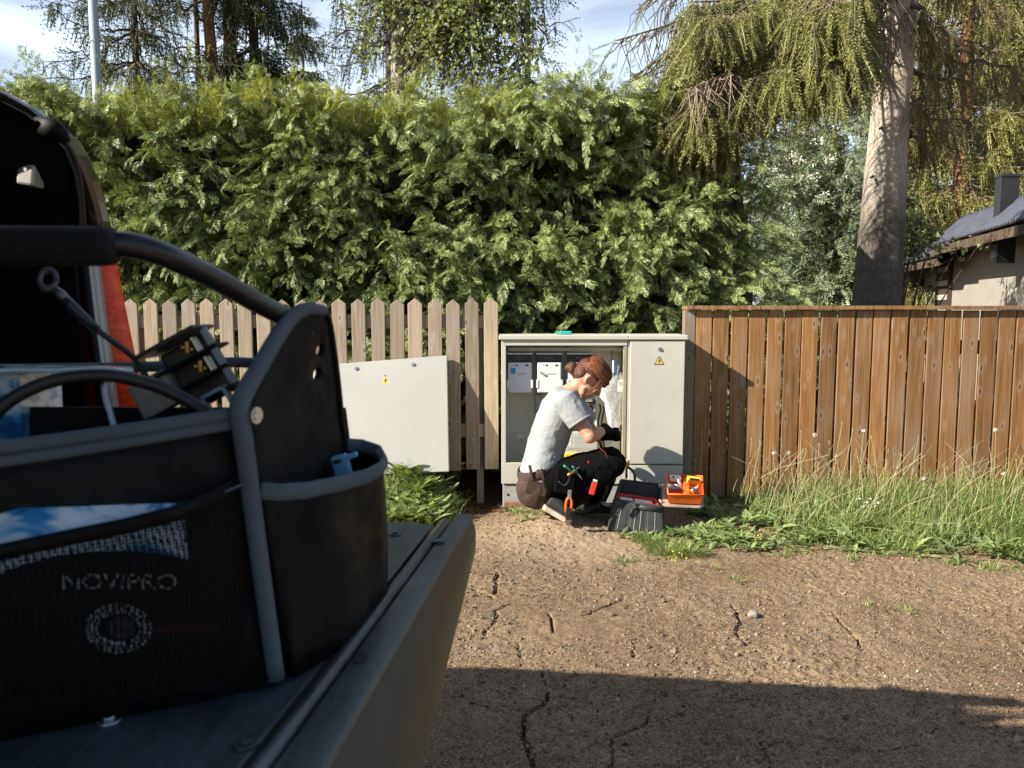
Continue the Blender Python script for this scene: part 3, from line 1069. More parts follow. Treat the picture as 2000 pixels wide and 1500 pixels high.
def diamond(a, b, w, z=0.0):
    """Narrow leaf quad from a to b in the xy plane."""
    ax, ay = a; bx, by = b
    dx, dy = bx - ax, by - ay
    L = math.hypot(dx, dy) or 1
    nx_, ny_ = -dy / L * w / 2, dx / L * w / 2
    mx, my = ax + dx * .45, ay + dy * .45
    return [(ax, ay), (mx - nx_, my - ny_), (bx, by), (mx + nx_, my + ny_)]


def spray_template(pairs, curl=0.28, wid=0.052, seed=1):
    rr = random.Random(seed)
    v, f = [], []
    def q(d):
        b = len(v)
        for x, y in d:
            v.append((x, y, -curl * (x * x * 1.6 + y * y * 0.7) + rr.uniform(-.015, .015)))
        f.append((b, b + 1, b + 2, b + 3))
    q(diamond((0, 0), (0, 1.0), wid))
    for k in range(pairs):
        y = 0.06 + 0.84 * k / pairs
        L = (0.38 * (1 - (y - .15) ** 2) * (1 - .45 * y)) * rr.uniform(.75, 1.2)
        for s in (-1, 1):
            yy = y + (0.04 if s > 0 else 0)
            an = rr.uniform(.75, 1.0)
            tip = (s * L * math.sin(an), yy + L * math.cos(an))
            q(diamond((0, yy), tip, wid * .95))
            if L > .22:
                mid = (tip[0] * .45, yy + (tip[1] - yy) * .45)
                q(diamond(mid, (mid[0] + s * .05, mid[1] + L * .5), wid * .75))
    return np.array(v), np.array(f)


SPRAYS = [spray_template(6, seed=s) for s in range(3)]


def hedge_face(x, z):
    return 5.78 + 0.44 * vnoise(x, z * 1.2, 1.5, 31) + 0.42 * vnoise(x + .35 * z, z, 3.1, 32) + 0.10 * (z - 1.3) * 0.3


def frond(N, x, y, z, d, L, droop, mat_scale=1.0, per=15, seed=3):
    """N curved branch tips; each carries sprays on both sides. Returns merged quads."""
    r = np.random.default_rng(seed)
    side = np.cross(d, np.array([0, 0, 1.0]))
    side /= np.linalg.norm(side, axis=1, keepdims=True) + 1e-9
    roll = r.normal(0, .75, N)
    up = np.cross(side, d)
    side = side * np.cos(roll)[:, None] + up * np.sin(roll)[:, None]
    outs = [[], [], []]
    for k in range(per):
        t = (k + r.random(N) * .6) / per
        sgn = np.where((np.arange(N) + k) % 2 == 0, 1.0, -1.0)
        p = np.stack([x, y, z], 1) + d * (L * t)[:, None]
        p[:, 2] -= droop * (L * t * t)
        tang = d.copy(); tang[:, 2] -= 2 * droop * t
        an = r.uniform(.35, .95, N) * (1 - .55 * t)
        if k == per - 1:
            an *= 0
        sd = tang * np.cos(an)[:, None] + side * (sgn * np.sin(an))[:, None] + r.normal(0, .12, (N, 3))
        sd[:, 2] -= .12
        nrm_ = np.cross(side, tang) + r.normal(0, .75, (N, 3))
        s = (0.075 + 0.085 * r.random(N)) * (1 - .35 * np.abs(t - .45)) * mat_scale
        outs[k % 3].append((p, sd, nrm_, s))
    parts = []
    for i, lst in enumerate(outs):
        p = np.concatenate([a[0] for a in lst]); sd = np.concatenate([a[1] for a in lst])
        nn = np.concatenate([a[2] for a in lst]); s = np.concatenate([a[3] for a in lst])
        parts.append(scatter(*SPRAYS[i], frames(sd, nn, s), p))
    return merge(parts)


hedge = thing('thuja_hedge', (-1.6, 6.3, 0), 'tall dense thuja hedge rising behind the picket fence and the cabinet', 'hedge')
HX0, HX1, HZ = -5.6, 1.95, 2.92
N = 4300
hx = rng.uniform(HX0, HX1, N); hz = 0.15 + (HZ - 0.1) * rng.random(N) ** 0.85
# leave hollows so that the dark inside shows
keep = (vnoise(hx, hz, 2.6, 41) + 0.7 * vnoise(hx, hz, 6.5, 42)) > -0.18
hx, hz = hx[keep], hz[keep]; N = len(hx)
hy = hedge_face(hx, hz) + 0.28
d = np.stack([0.28 + rng.normal(0, .50, N), -0.85 + rng.normal(0, .15, N), 0.34 + rng.normal(0, .36, N)], 1)
# right end of the hedge turns round the corner
rt = np.clip((hx - 1.4) / .55, 0, 1)
d[:, 0] += rt * 0.5; hy += rt * rt * 0.25
d /= np.linalg.norm(d, axis=1, keepdims=True)
L = rng.uniform(.22, .58, N)
V1, F1 = frond(N, hx, hy, hz, d, L, 0.36, 1.0, 15, 5)
np_mesh('foliage', V1, F1, M['thuja'], hedge)
# darker inner sprays set deep behind the outer fronds
N = 1200
hx = rng.uniform(HX0, HX1 + .15, N); hz = rng.uniform(0.05, HZ, N)
hy = hedge_face(hx, hz) + 0.62
d = np.stack([rng.normal(0, .6, N), -0.6 + rng.normal(0, .2, N), rng.normal(.1, .5, N)], 1)
V2, F2 = frond(N, hx, hy, hz, d / np.linalg.norm(d, axis=1, keepdims=True), rng.uniform(.25, .45, N), .3, 1.0, 8, 6)
np_mesh('inner_foliage', V2, F2, M['thuja'], hedge)
# top shoots
N = 1250
hx = rng.uniform(HX0, HX1 - .1, N); hy = rng.uniform(5.85, 6.75, N)
hz = HZ - .20 + 0.10 * vnoise(hx, hy, 1.3, 51) + rng.uniform(-.1, .08, N)
d = np.stack([0.15 + rng.normal(0, .38, N), -.18 + rng.normal(0, .3, N), np.ones(N)], 1)
V3, F3 = frond(N, hx, hy, hz, d / np.linalg.norm(d, axis=1, keepdims=True), rng.uniform(.10, .30, N), .05, .9, 10, 8)
np_mesh('top_shoots', V3, F3, M['thuja_top'], hedge)
# a few long whips above the top
N = 34
hx = rng.uniform(HX0, HX1 - .2, N); hy = rng.uniform(6.0, 6.5, N); hz = np.full(N, HZ)
d = np.stack([rng.normal(0.1, .3, N), rng.normal(0, .2, N), np.ones(N)], 1); d /= np.linalg.norm(d, axis=1, keepdims=True)
V4, F4 = frond(N, hx, hy, hz, d, rng.uniform(.3, .6, N), .12, .55, 12, 9)
np_mesh('long_shoots', V4, F4, M['thuja_top'], hedge)
# core sheet coloured dark for the shade inside the hedge, and stems
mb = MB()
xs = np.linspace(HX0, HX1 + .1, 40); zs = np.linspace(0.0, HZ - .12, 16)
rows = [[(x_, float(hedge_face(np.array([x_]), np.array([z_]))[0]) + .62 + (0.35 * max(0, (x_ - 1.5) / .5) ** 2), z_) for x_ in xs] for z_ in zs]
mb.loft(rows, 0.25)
mb.build('shade_core', M['inner'], hedge)
mb = MB()
for k in range(26):
    x_ = HX0 + .1 + k * .29 + random.uniform(-.08, .08)
    y_ = 6.15 + random.uniform(-.1, .1)
    mb.tube(curve_pts([(x_, y_, -.1), (x_ + random.uniform(-.05, .05), y_, 1.0), (x_ + random.uniform(-.1, .1), y_, 2.6)], 6), [.035, .033, .03, .025, .02, .012], 7)
st = mb.build('stems', M['twig'], hedge)
st['kind'] = 'stuff'

# ------------------------------------------------------------------ spruce foliage
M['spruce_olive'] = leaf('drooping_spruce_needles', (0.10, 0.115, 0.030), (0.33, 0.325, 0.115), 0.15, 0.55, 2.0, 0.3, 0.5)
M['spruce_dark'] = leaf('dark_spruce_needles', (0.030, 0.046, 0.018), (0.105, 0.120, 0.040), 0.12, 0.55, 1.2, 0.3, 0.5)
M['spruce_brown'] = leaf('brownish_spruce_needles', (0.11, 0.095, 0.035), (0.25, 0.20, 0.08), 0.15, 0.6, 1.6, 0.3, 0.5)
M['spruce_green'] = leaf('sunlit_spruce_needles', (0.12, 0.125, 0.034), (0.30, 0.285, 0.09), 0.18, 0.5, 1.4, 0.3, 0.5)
M['dead_twig'] = plain('bare_dead_twigs', (0.26, 0.20, 0.14), 0.9, var=0.3, scale=30)
M['limb'] = plain('spruce_limb', (0.12, 0.09, 0.065), 0.9, var=0.3, scale=20, bmp=0.4)


def twig_template(rows=9, seed=2):
    """Hanging spruce shoot along +y with needles all round."""
    rr = random.Random(seed)
    v, f = [], []
    def q(a, b, w):
        a, b = Vector(a), Vector(b)
        d = (b - a)
        s = d.cross(Vector((rr.uniform(-1, 1), rr.uniform(-1, 1), rr.uniform(-1, 1)))).normalized() * w / 2
        k = len(v); m_ = a + d * .5
        v.extend([tuple(a), tuple(m_ - s), tuple(b), tuple(m_ + s)]); f.append((k, k + 1, k + 2, k + 3))
    q((0, 0, 0), (0, 1.0, 0), .035)
    for k in range(rows):
        y = k / rows
        for j in range(4 if rows > 8 else 3):
            t = 1.6 * j + k * 1.3 + rr.uniform(-.4, .4)
            r = (.075 if rows > 8 else .10) * (1 - .45 * y)
            q((0, y, 0), (math.cos(t) * r, y + .06, math.sin(t) * r), .017 if rows > 8 else .042)
    return np.array(v), np.array(f)


TWIG = twig_template(17)
TWIG_S = twig_template(5, 4)


class Conifer:
    """Collects hanging shoots and bare wood of one tree."""

    def __init__(self, seed):
        self.r = np.random.default_rng(seed)
        self.p, self.d, self.s = [], [], []
        self.wood = MB()
        self.keep = None

    def limb(self, a, b, rad, sag=0.15, dens=10, blen=0.5, hang=(.18, .42), twigs=9, start=.2, wob=0.05, bare=0.0):
        r = self.r
        a, b = Vector(a), Vector(b)
        mid = (a + b) / 2 - Vector((0, 0, sag))
        path = curve_pts([a, a * .72 + b * .28 - Vector((0, 0, sag * .6)), mid, b], 14)
        path = [q + Vector(r.normal(0, wob, 3)) * (0.2 + i / 14) for i, q in enumerate(path)]
        self.wood.tube(path, lerp_list([rad, rad * .6, .006], 14), 7)
        ax = (b - a).normalized()
        lat = ax.cross(Vector((0, 0, 1))).normalized()
        n = max(2, int(dens * (b - a).length))
        for i in range(n):
            t = start + (1 - start) * (i + r.random()) / n
            k = t * 13; i0 = min(int(k), 12); base = path[i0].lerp(path[i0 + 1], k - i0)
            s = 1 if i % 2 else -1
            L = blen * (0.35 + .75 * r.random()) * (1 - .5 * t)
            dr = (ax * r.uniform(.3, 1.0) + lat * s * r.uniform(.4, 1.0) + Vector((0, 0, r.uniform(-.5, .1)))).normalized()
            end = base + dr * L
            self.wood.tube([base, base.lerp(end, .5) + Vector((0, 0, -.02)), end], [.006, .0045, .003], 4, cap=False)
            for j in range(twigs):
                q = base.lerp(end, (j + .5 * r.random()) / twigs)
                if r.random() < bare:
                    e = q + Vector((r.normal(0, .12), r.normal(0, .12), -r.uniform(*hang)))
                    self.wood.tube([q, q.lerp(e, .5) + Vector(r.normal(0, .03, 3)), e], [.004, .003, .0015], 4, cap=False)
                    continue
                if self.keep and not self.keep(q):
                    continue
                hd = Vector((r.normal(0, .20), r.normal(0, .20), -1)) + dr * .35
                self.p.append(q); self.d.append(hd); self.s.append(r.uniform(*hang))
        # shoots at the tip
        for j in range(4):
            self.p.append(path[-1 - j % 2]); self.d.append(ax + Vector(r.normal(0, .35, 3)) - Vector((0, 0, .4))); self.s.append(r.uniform(*hang))

    def build(self, root, mat, tpl=TWIG, wood_mat=None, thick=1.0):
        p = np.array([tuple(q) for q in self.p]); d = np.array([tuple(q) for q in self.d]); s = np.array(self.s)
        up = self.r.normal(size=d.shape)
        th_ = np.maximum(s, .16) * thick
        V, F = scatter(*tpl, frames(d, up, np.stack([th_, s, th_], 1)), p)
        np_mesh('crown', V, F, mat, root)
        if self.wood.v:
            self.wood.build('branches', wood_mat or M['limb'], root, True, fix=False)


def trunk_tube(path, radii, n=28, m=60, rough=0.03, seed=0):
    """Tapered trunk with an uneven outline."""
    pts = curve_pts(path, m)
    rad = lerp_list(radii, m)
    mb = MB().tube(pts, rad, n, cap=True)
    vs = []
    for q in mb.v:
        q = Vector(q)
        k = mnoise.noise(Vector((q.x * 4 + seed, q.y * 4, q.z * 1.6)))
        k2 = mnoise.noise(Vector((q.x * 16 + seed, q.y * 16, q.z * 9)))
        i = min(range(m), key=lambda j: abs(pts[j].z - q.z))
        c_ = pts[i]
        o = q - c_; o.z = 0
        vs.append(q + o * (k * rough * 2.2 + k2 * rough))
    mb.v = [tuple(q) for q in vs]
    return mb


# ------------------------------------------------------------------ the big spruce behind the board fence
m, n, l, b = nt('spruce_bark')
v = objvec(n, l, (30, 30, 17))
no = noise_node(n, l, 0.9, 5, 0.65, v)
dv = n.new('ShaderNodeVectorMath'); dv.operation = 'MULTIPLY_ADD'
l.new(no.outputs['Color'], dv.inputs[0]); dv.inputs[1].default_value = (1.4, 1.4, 1.4); l.new(v, dv.inputs[2])
vo = n.new('ShaderNodeTexVoronoi'); vo.feature = 'DISTANCE_TO_EDGE'; vo.inputs['Scale'].default_value = 1.0
l.new(dv.outputs[0], vo.inputs['Vector'])
h = ramp(n, l, vo.outputs['Distance'], [(0.0, (0, 0, 0)), (0.10, (1, 1, 1))])
hh = mixc(n, l, 0.90, h.outputs['Color'], no.outputs['Fac'])
lowc = ramp(n, l, hh, [(0.15, (0.055, 0.045, 0.036)), (0.7, (0.155, 0.135, 0.115))])  # lower trunk darker: partly bark colour, partly foliage shade painted in
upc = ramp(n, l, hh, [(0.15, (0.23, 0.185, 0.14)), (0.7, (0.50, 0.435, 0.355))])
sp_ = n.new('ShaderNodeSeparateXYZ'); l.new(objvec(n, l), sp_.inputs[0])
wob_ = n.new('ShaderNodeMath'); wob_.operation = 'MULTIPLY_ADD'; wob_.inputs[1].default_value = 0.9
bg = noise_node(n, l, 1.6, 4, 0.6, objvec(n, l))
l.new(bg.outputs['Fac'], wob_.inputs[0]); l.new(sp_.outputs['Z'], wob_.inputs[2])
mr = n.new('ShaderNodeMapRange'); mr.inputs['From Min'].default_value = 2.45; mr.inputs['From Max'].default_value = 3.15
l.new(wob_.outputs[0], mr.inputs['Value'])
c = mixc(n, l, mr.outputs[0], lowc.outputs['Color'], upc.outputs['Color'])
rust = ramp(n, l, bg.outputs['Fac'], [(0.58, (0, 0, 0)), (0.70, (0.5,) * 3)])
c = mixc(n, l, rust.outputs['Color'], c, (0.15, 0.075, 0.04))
l.new(c, b.inputs['Base Color']); b.inputs['Roughness'].default_value = 0.92; b.inputs['Specular IOR Level'].default_value = 0.15
bump(n, l, b, hh, 0.9, 0.018)
M['spruce_bark'] = m
M['bark_dark'] = bark('dark_bark', (0.05, 0.038, 0.03), (0.15, 0.12, 0.095))
M['bark_pine'] = bark('reddish_pine_bark', (0.13, 0.065, 0.035), (0.33, 0.175, 0.095), 20, 7)
M['bark_birch'] = bark('grey_birch_bark', (0.10, 0.085, 0.07), (0.34, 0.31, 0.27), 14, 9)

SY = 7.6
b0, b1, b2 = P(1711, 590, SY), P(1733, 300, SY), P(1757, 0, SY)
bs = thing('spruce_tree', (b0.x - .05, SY, 0), 'old spruce with a thick bare trunk and drooping olive branches behind the board fence', 'tree')
top = b2 + (b2 - b1) * 2.2
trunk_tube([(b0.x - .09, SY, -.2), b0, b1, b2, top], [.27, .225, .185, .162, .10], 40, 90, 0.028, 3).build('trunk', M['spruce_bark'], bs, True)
mb = MB()   # knots and broken stubs on the trunk
for px_, py_, s in ((1778, 175, 1), (1786, 60, 1), (1722, 250, -1), (1705, 345, -1), (1772, 390, 1), (1735, 455, 0), (1745, 120, 0)):
    q = P(px_, py_, SY - .13)
    mb.tube([q, q + Vector((s * .05, -.06, -.02))], [.016, .008], 7)
mb.build('branch_stub', M['limb'], bs, True)

cf = Conifer(11)
cf.keep = lambda q: q.x < .445 * q.y and q.y < 7.25 - (3.9 - q.x) * .43
zt_ = lambda f: b1.lerp(top, f)
limbs = [   # photo pixel and distance of each limb tip, height on the trunk
    ((1212, 80), 6.20, 0.48), ((1262, 15), 6.25, 0.56), ((1300, 120), 5.90, 0.46), ((1380, 60), 5.60, 0.52), ((1335, 205), 5.70, 0.42),
    ((1450, 120), 5.90, 0.51), ((1480, 30), 6.00, 0.58), ((1560, 90), 5.60, 0.52), ((1630, 60), 5.50, 0.56), ((1390, 225), 5.75, 0.42),
    ((1245, 150), 6.25, 0.44), ((1560, 20), 5.60, 0.61), ((1650, 110), 5.50, 0.48), ((1290, 180), 6.00, 0.44), ((1350, 20), 6.00, 0.56),
    ((1420, 190), 5.80, 0.44), ((1610, 10), 5.50, 0.58), ((1510, 150), 5.60, 0.46), ((1330, 90), 6.20, 0.50), ((1420, 20), 6.10, 0.58), ((1600, 130), 5.50, 0.50)]
for (px_, py_), Y_, f in limbs:
    tip = P(px_, py_, Y_)
    cf.limb(zt_(f), tip, .030, .05, 14, .50, (.18, .48), 9, .70, .03, .16)
# the longest hanging curtain over the hedge
for px_, py_ in ((1318, 215), (1338, 235), (1362, 225), (1385, 215), (1405, 235), (1425, 225)):
    q = P(px_, py_, 5.95)
    for k in range(7):
        e = q + Vector((random.uniform(-.12, .12), random.uniform(-.1, .1), -random.uniform(.25, .5)))
        cf.wood.tube([q + Vector((0, 0, .25)), q, q.lerp(e, .5), e], [.006, .005, .004, .002], 4, cap=False)
        for j in range(6):
            cf.p.append(q.lerp(e, j / 6)); cf.d.append(Vector((random.gauss(0, .25), random.gauss(0, .25), -1))); cf.s.append(random.uniform(.15, .32))
cf.build(bs, M['spruce_olive'])
cf2 = Conifer(12)      # bare grey twigs among the green, and the limbs right of the trunk
for (px_, py_), Y_, f in [((1640, 170), 7.0, .16), ((1600, 130), 6.7, .22), ((1530, 160), 6.8, .16), ((1690, 150), 7.1, .18), ((1500, 110), 6.5, .2), ((1660, 40), 7.0, .3), ((1350, 170), 6.2, .14)]:
    cf2.limb(zt_(f + .2), P(px_, py_, Y_ - .55), .020, .05, 12, .5, (.15, .35), 8, .62, .03, 1.0)
cf2.wood.build('bare_twigs', M['dead_twig'], bs, True, fix=False)
cf3 = Conifer(13)
for (px_, py_), Y_, f in [((1830, 190), 7.2, .16), ((1880, 150), 7.6, .2), ((1860, 60), 7.0, .35), ((1930, 90), 7.9, .3), ((1960, 10), 7.5, .45), ((1905, 230), 8.2, .12), ((1850, 260), 7.9, .08), ((1990, 130), 8.0, .25)]:
    cf3.limb(zt_(f), P(px_, py_, Y_), .03, .12, 9, .5, (.2, .45), 8, .15, .03, .3)
cf3.build(bs, M['spruce_brown'])


def forest_spruce(px, Y, ztop, zlow, rbase, mat, seed, label, trunk_mat='bark_dark', rad=.14, dens=5, name='spruce_tree', blen=.6, hang=(.25, .55), levels=None, group=None, lean=0.0, limbs_per=5, thick=1.0, bare=0.05):
    """A whole spruce in the distance: trunk, level whorls of drooping limbs."""
    x = P(px, 600, Y).x
    r = np.random.default_rng(seed)
    t = thing(name, (x, Y, 0), label, 'tree', group)
    trunk_tube([(x, Y, -.2), (x + lean * .5, Y, ztop * .5), (x + lean, Y, ztop)], [rad, rad * .7, .02], 12, 24, .03, seed).build('trunk', M[trunk_mat], t, True)
    c = Conifer(seed)
    lv = levels or int((ztop - zlow) / .45)
    for i in range(lv):
        f = (i + r.random() * .5) / lv
        z = zlow + (ztop - zlow) * f
        R = rbase * (1 - f) ** .8 + .15
        a0 = r.uniform(0, 6.28)
        for k in range(limbs_per):
            a = a0 + k * 2 * math.pi / limbs_per + r.normal(0, .25)
            rr = R * r.uniform(.7, 1.1)
            c.limb((x + lean * z / ztop, Y, z), (x + lean * z / ztop + math.cos(a) * rr, Y + math.sin(a) * rr, z - rr * r.uniform(.05, .35)), .022, .1 * rr, dens, blen, hang, 6, .12, .03, bare)
    c.build(t, M[mat], TWIG_S, thick=thick)
    return t


G_BACK = 'conifers standing behind the hedge'
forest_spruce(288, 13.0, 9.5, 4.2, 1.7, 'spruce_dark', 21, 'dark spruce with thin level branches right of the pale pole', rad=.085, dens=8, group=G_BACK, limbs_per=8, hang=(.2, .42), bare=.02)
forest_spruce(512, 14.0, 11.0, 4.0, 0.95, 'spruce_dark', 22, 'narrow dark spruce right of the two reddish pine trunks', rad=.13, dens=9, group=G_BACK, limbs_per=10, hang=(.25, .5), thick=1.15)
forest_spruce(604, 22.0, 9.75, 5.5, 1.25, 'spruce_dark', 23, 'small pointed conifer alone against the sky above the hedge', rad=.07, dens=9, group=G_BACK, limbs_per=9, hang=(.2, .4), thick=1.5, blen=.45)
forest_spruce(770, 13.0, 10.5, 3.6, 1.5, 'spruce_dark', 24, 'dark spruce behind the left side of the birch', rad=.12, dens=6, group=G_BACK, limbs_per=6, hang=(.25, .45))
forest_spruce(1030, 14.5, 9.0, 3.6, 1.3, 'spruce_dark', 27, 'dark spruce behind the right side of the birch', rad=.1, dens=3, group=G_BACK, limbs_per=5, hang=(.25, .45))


def pine(px, Y, ztop, r0, seed, label, lean=0.0, mat='bark_pine'):
    x = P(px, 600, Y).x
    t = thing('pine_tree', (x, Y, 0), label, 'tree', G_BACK)
    trunk_tube([(x - lean * .3, Y, -.2), (x, Y, 4.5), (x + lean, Y, ztop)], [r0 * 1.15, r0, r0 * .5], 16, 40, .02, seed).build('trunk', M[mat], t, True)
    c = Conifer(seed)
    r = np.random.default_rng(seed)
    for i in range(16):
        z = r.uniform(6.4, ztop); a = r.uniform(0, 6.28); R = r.uniform(.8, 1.9)
        c.limb((x, Y, z), (x + math.cos(a) * R, Y + math.sin(a) * R, z + r.uniform(-.3, .5)), .03, .08, 5, .5, (.18, .3), 5, .4, .06, .15)
    for i in range(5):
        z = r.uniform(4.4, 6.6); a = r.uniform(0, 6.28); R = r.uniform(.5, 1.2)
        c.limb((x, Y, z), (x + math.cos(a) * R, Y + math.sin(a) * R, z + r.uniform(-.2, .3)), .02, .05, 4, .4, (.15, .25), 4, .5, .06, .6)
    c.build(t, M['spruce_dark'], TWIG_S)


pine(436, 13.5, 10.5, .105, 31, 'pine with a slim reddish trunk, left one of the pair above the hedge', -.30)
pine(468, 14.0, 11.0, .125, 32, 'pine with a stouter reddish trunk, right one of the pair above the hedge', -.05)
pine(406, 15.0, 10.5, .055, 33, 'thin dark stemmed pine between the spruce and the reddish trunks', -.05, 'bark_dark')

G_R = 'sunlit spruces behind the house'
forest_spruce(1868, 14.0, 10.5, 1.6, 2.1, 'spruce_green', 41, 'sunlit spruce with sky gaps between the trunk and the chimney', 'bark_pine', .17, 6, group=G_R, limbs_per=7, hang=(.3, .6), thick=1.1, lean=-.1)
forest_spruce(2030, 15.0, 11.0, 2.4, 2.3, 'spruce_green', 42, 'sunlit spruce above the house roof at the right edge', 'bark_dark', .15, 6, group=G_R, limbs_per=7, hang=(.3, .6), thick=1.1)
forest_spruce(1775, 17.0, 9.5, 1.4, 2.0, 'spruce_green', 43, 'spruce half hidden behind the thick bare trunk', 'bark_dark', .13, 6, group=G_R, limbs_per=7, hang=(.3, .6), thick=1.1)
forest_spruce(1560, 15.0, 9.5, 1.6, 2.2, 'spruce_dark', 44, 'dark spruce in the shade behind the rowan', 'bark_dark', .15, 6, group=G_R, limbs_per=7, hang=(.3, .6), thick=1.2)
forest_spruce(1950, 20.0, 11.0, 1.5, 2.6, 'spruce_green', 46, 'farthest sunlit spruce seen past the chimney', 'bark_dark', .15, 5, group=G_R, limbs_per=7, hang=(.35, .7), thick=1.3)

# ------------------------------------------------------------------ broadleaf trees
M['birch_leaf'] = leaf('birch_leaves', (0.12, 0.165, 0.045), (0.34, 0.38, 0.15), 0.40, 0.38, 2.0, 0.6, 0.6)
M['rowan_leaf'] = leaf('rowan_leaves', (0.11, 0.155, 0.08), (0.33, 0.38, 0.23), 0.25, 0.42, 2.0, 0.5, 0.55)
M['shrub_leaf'] = leaf('shrub_leaves', (0.07, 0.105, 0.035), (0.23, 0.26, 0.11), 0.3, 0.45, 2.0, 0.5, 0.55)
M['white_fl'] = plain('white_blossom', (0.68, 0.68, 0.60), 0.8, var=0.08)
LEAF_T = (np.array([(0, 0, 0), (.36, .38, .07), (0, 1, -.08), (-.36, .38, .07), (0, .42, 0)]), np.array([(0, 1, 2, 4), (0, 4, 2, 3)]))


def rowan_template():
    v, f = [], []
    for k in range(6):
        y = .12 + .14 * k
        for s in (-1, 1):
            b_ = len(v)
            for q in diamond((0, y), (s * .30, y + .12), .10):
                v.append((q[0], q[1], -.35 * q[0] ** 2 - .25 * q[1] ** 2))
            f.append((b_, b_ + 1, b_ + 2, b_ + 3))
    b_ = len(v)
    for q in diamond((0, .9), (0, 1.2), .10):
        v.append((q[0], q[1], -.25 * q[1] ** 2))
    f.append((b_, b_ + 1, b_ + 2, b_ + 3))
    return np.array(v), np.array(f)


def broadleaf(root, stems, leaf_mat, wood_mat, tpl, size, n_tw, tw_len, per, seed, rad=.03, droop=.3, region=None, dirbias=(0, 0, .2)):
    """Leaves along twigs that grow out of the given stem paths."""
    r = np.random.default_rng(seed)
    wood = MB()
    p, d = [], []
    for path, r0 in stems:
        pts = curve_pts(path, 14)
        wood.tube(pts, lerp_list([r0, r0 * .6, r0 * .18], 14), 8)
        for k in range(n_tw):
            t = r.uniform(.25, 1) * 12.99
            i = int(t); base = pts[i].lerp(pts[i + 1], t - i)
            dr = Vector(r.normal(0, 1, 3)) + Vector(dirbias)
            dr.normalize()
            L = tw_len * r.uniform(.5, 1.2)
            e = base + dr * L - Vector((0, 0, droop * L))
            m_ = base.lerp(e, .55) + Vector((0, 0, droop * L * .35))
            if region is not None and not region(e):
                continue
            wood.tube([base, m_, e], [.007, .004, .002], 4, cap=False)
            for j in range(per):
                u = .25 + .75 * (j + r.random()) / per
                q = (base.lerp(m_, u * 2) if u < .5 else m_.lerp(e, u * 2 - 1))
                p.append(q + Vector(r.normal(0, .035, 3)))
                d.append(dr * .6 + Vector(r.normal(0, .6, 3)) - Vector((0, 0, droop)))
    p = np.array([tuple(q) for q in p]); d = np.array([tuple(q) for q in d])
    N = len(p)
    up = np.stack([r.normal(0, .6, N), r.normal(-.3, .6, N), np.ones(N) * .8], 1)
    s = size * r.uniform(.6, 1.25, N)
    V, F = scatter(*tpl, frames(d, up, s), p)
    np_mesh('crown', V, F, leaf_mat, root)
    wood.build('branches', wood_mat, root, True, fix=False)


# birch above the hedge
BY = 9.5
bx = P(792, 600, BY).x
bt = thing('birch_tree', (bx, BY, 0), 'birch with hanging pale green leaves above the middle of the hedge', 'tree')
trunk_tube([(bx, BY, -.2), (bx - .02, BY, 3.5), (bx - .03, BY, 6), (bx - .1, BY, 9)], [.14, .115, .10, .06], 16, 40, .04, 9).build('trunk', M['bark_birch'], bt, True)
stems = []
for px_, py_, Y_ in ((880, -40, 9.2), (930, -60, 8.8), (985, -30, 9.0), (1040, -50, 9.3), (850, 10, 8.9), (720, -70, 9.0), (660, -60, 9.2), (905, 40, 8.7), (960, 30, 9.2), (1010, 20, 8.9), (830, -60, 9.6), (870, 60, 8.8)):
    e = P(px_, py_, Y_)
    a_ = Vector((bx - .02, BY, max(3.3, e.z - .9)))
    stems.append(([a_, a_.lerp(e, .5) + Vector((0, 0, .45)), e, e + Vector((random.uniform(-.1, .2), random.uniform(-.1, .1), -.75))], .026))
lim = P(1072, 300, 9.0).x; lo_ = P(640, 300, 9.0).x
broadleaf(bt, stems, M['birch_leaf'], M['bark_dark'], LEAF_T, .066, 70, .44, 10, 61, droop=.75, region=lambda e: lo_ < e.x < lim and (e.x > bx - .45 or random.random() < .25))

# rowan between hedge and trunk
RY = 8.5
rx0 = P(1600, 600, RY).x
rt_ = thing('rowan_tree', (rx0, RY, 0), 'bushy rowan with pale feathery leaves between the hedge and the thick trunk', 'tree')
stems = []
for k, (px_, py_) in enumerate(((1500, 330), (1530, 240), (1560, 205), (1590, 235), (1620, 205), (1650, 225), (1680, 250), (1515, 420), (1690, 340), (1600, 330), (1560, 330), (1640, 350), (1490, 500), (1555, 470), (1640, 480), (1690, 480), (1600, 420), (1660, 560), (1530, 560))):
    Y_ = RY + random.uniform(-.35, .35)
    e = P(px_, py_, Y_)
    a_ = Vector((rx0 + random.uniform(-.12, .12), RY + random.uniform(-.1, .1), -.1))
    stems.append(([a_, a_.lerp(e, .45) + Vector((random.uniform(-.1, .1), 0, .15)), e], .024))
broadleaf(rt_, stems, M['rowan_leaf'], M['bark_dark'], rowan_template(), .155, 44, .40, 8, 62, droop=.25)
fl = MB()
rr_ = random.Random(5)
for px_, py_ in ((1548, 305), (1565, 312), (1515, 330), (1523, 345), (1612, 380), (1532, 400), (1625, 310), (1600, 275), (1585, 345)):
    c_ = P(px_, py_, RY - .55)
    for k in range(26):
        q = c_ + Vector((rr_.gauss(0, .035), rr_.gauss(0, .03), rr_.gauss(0, .018)))
        fl.ball(q, rr_.uniform(.004, .009), 5, 4)
o = fl.build('blossom', M['white_fl'], rt_, fix=False); o['kind'] = 'stuff'

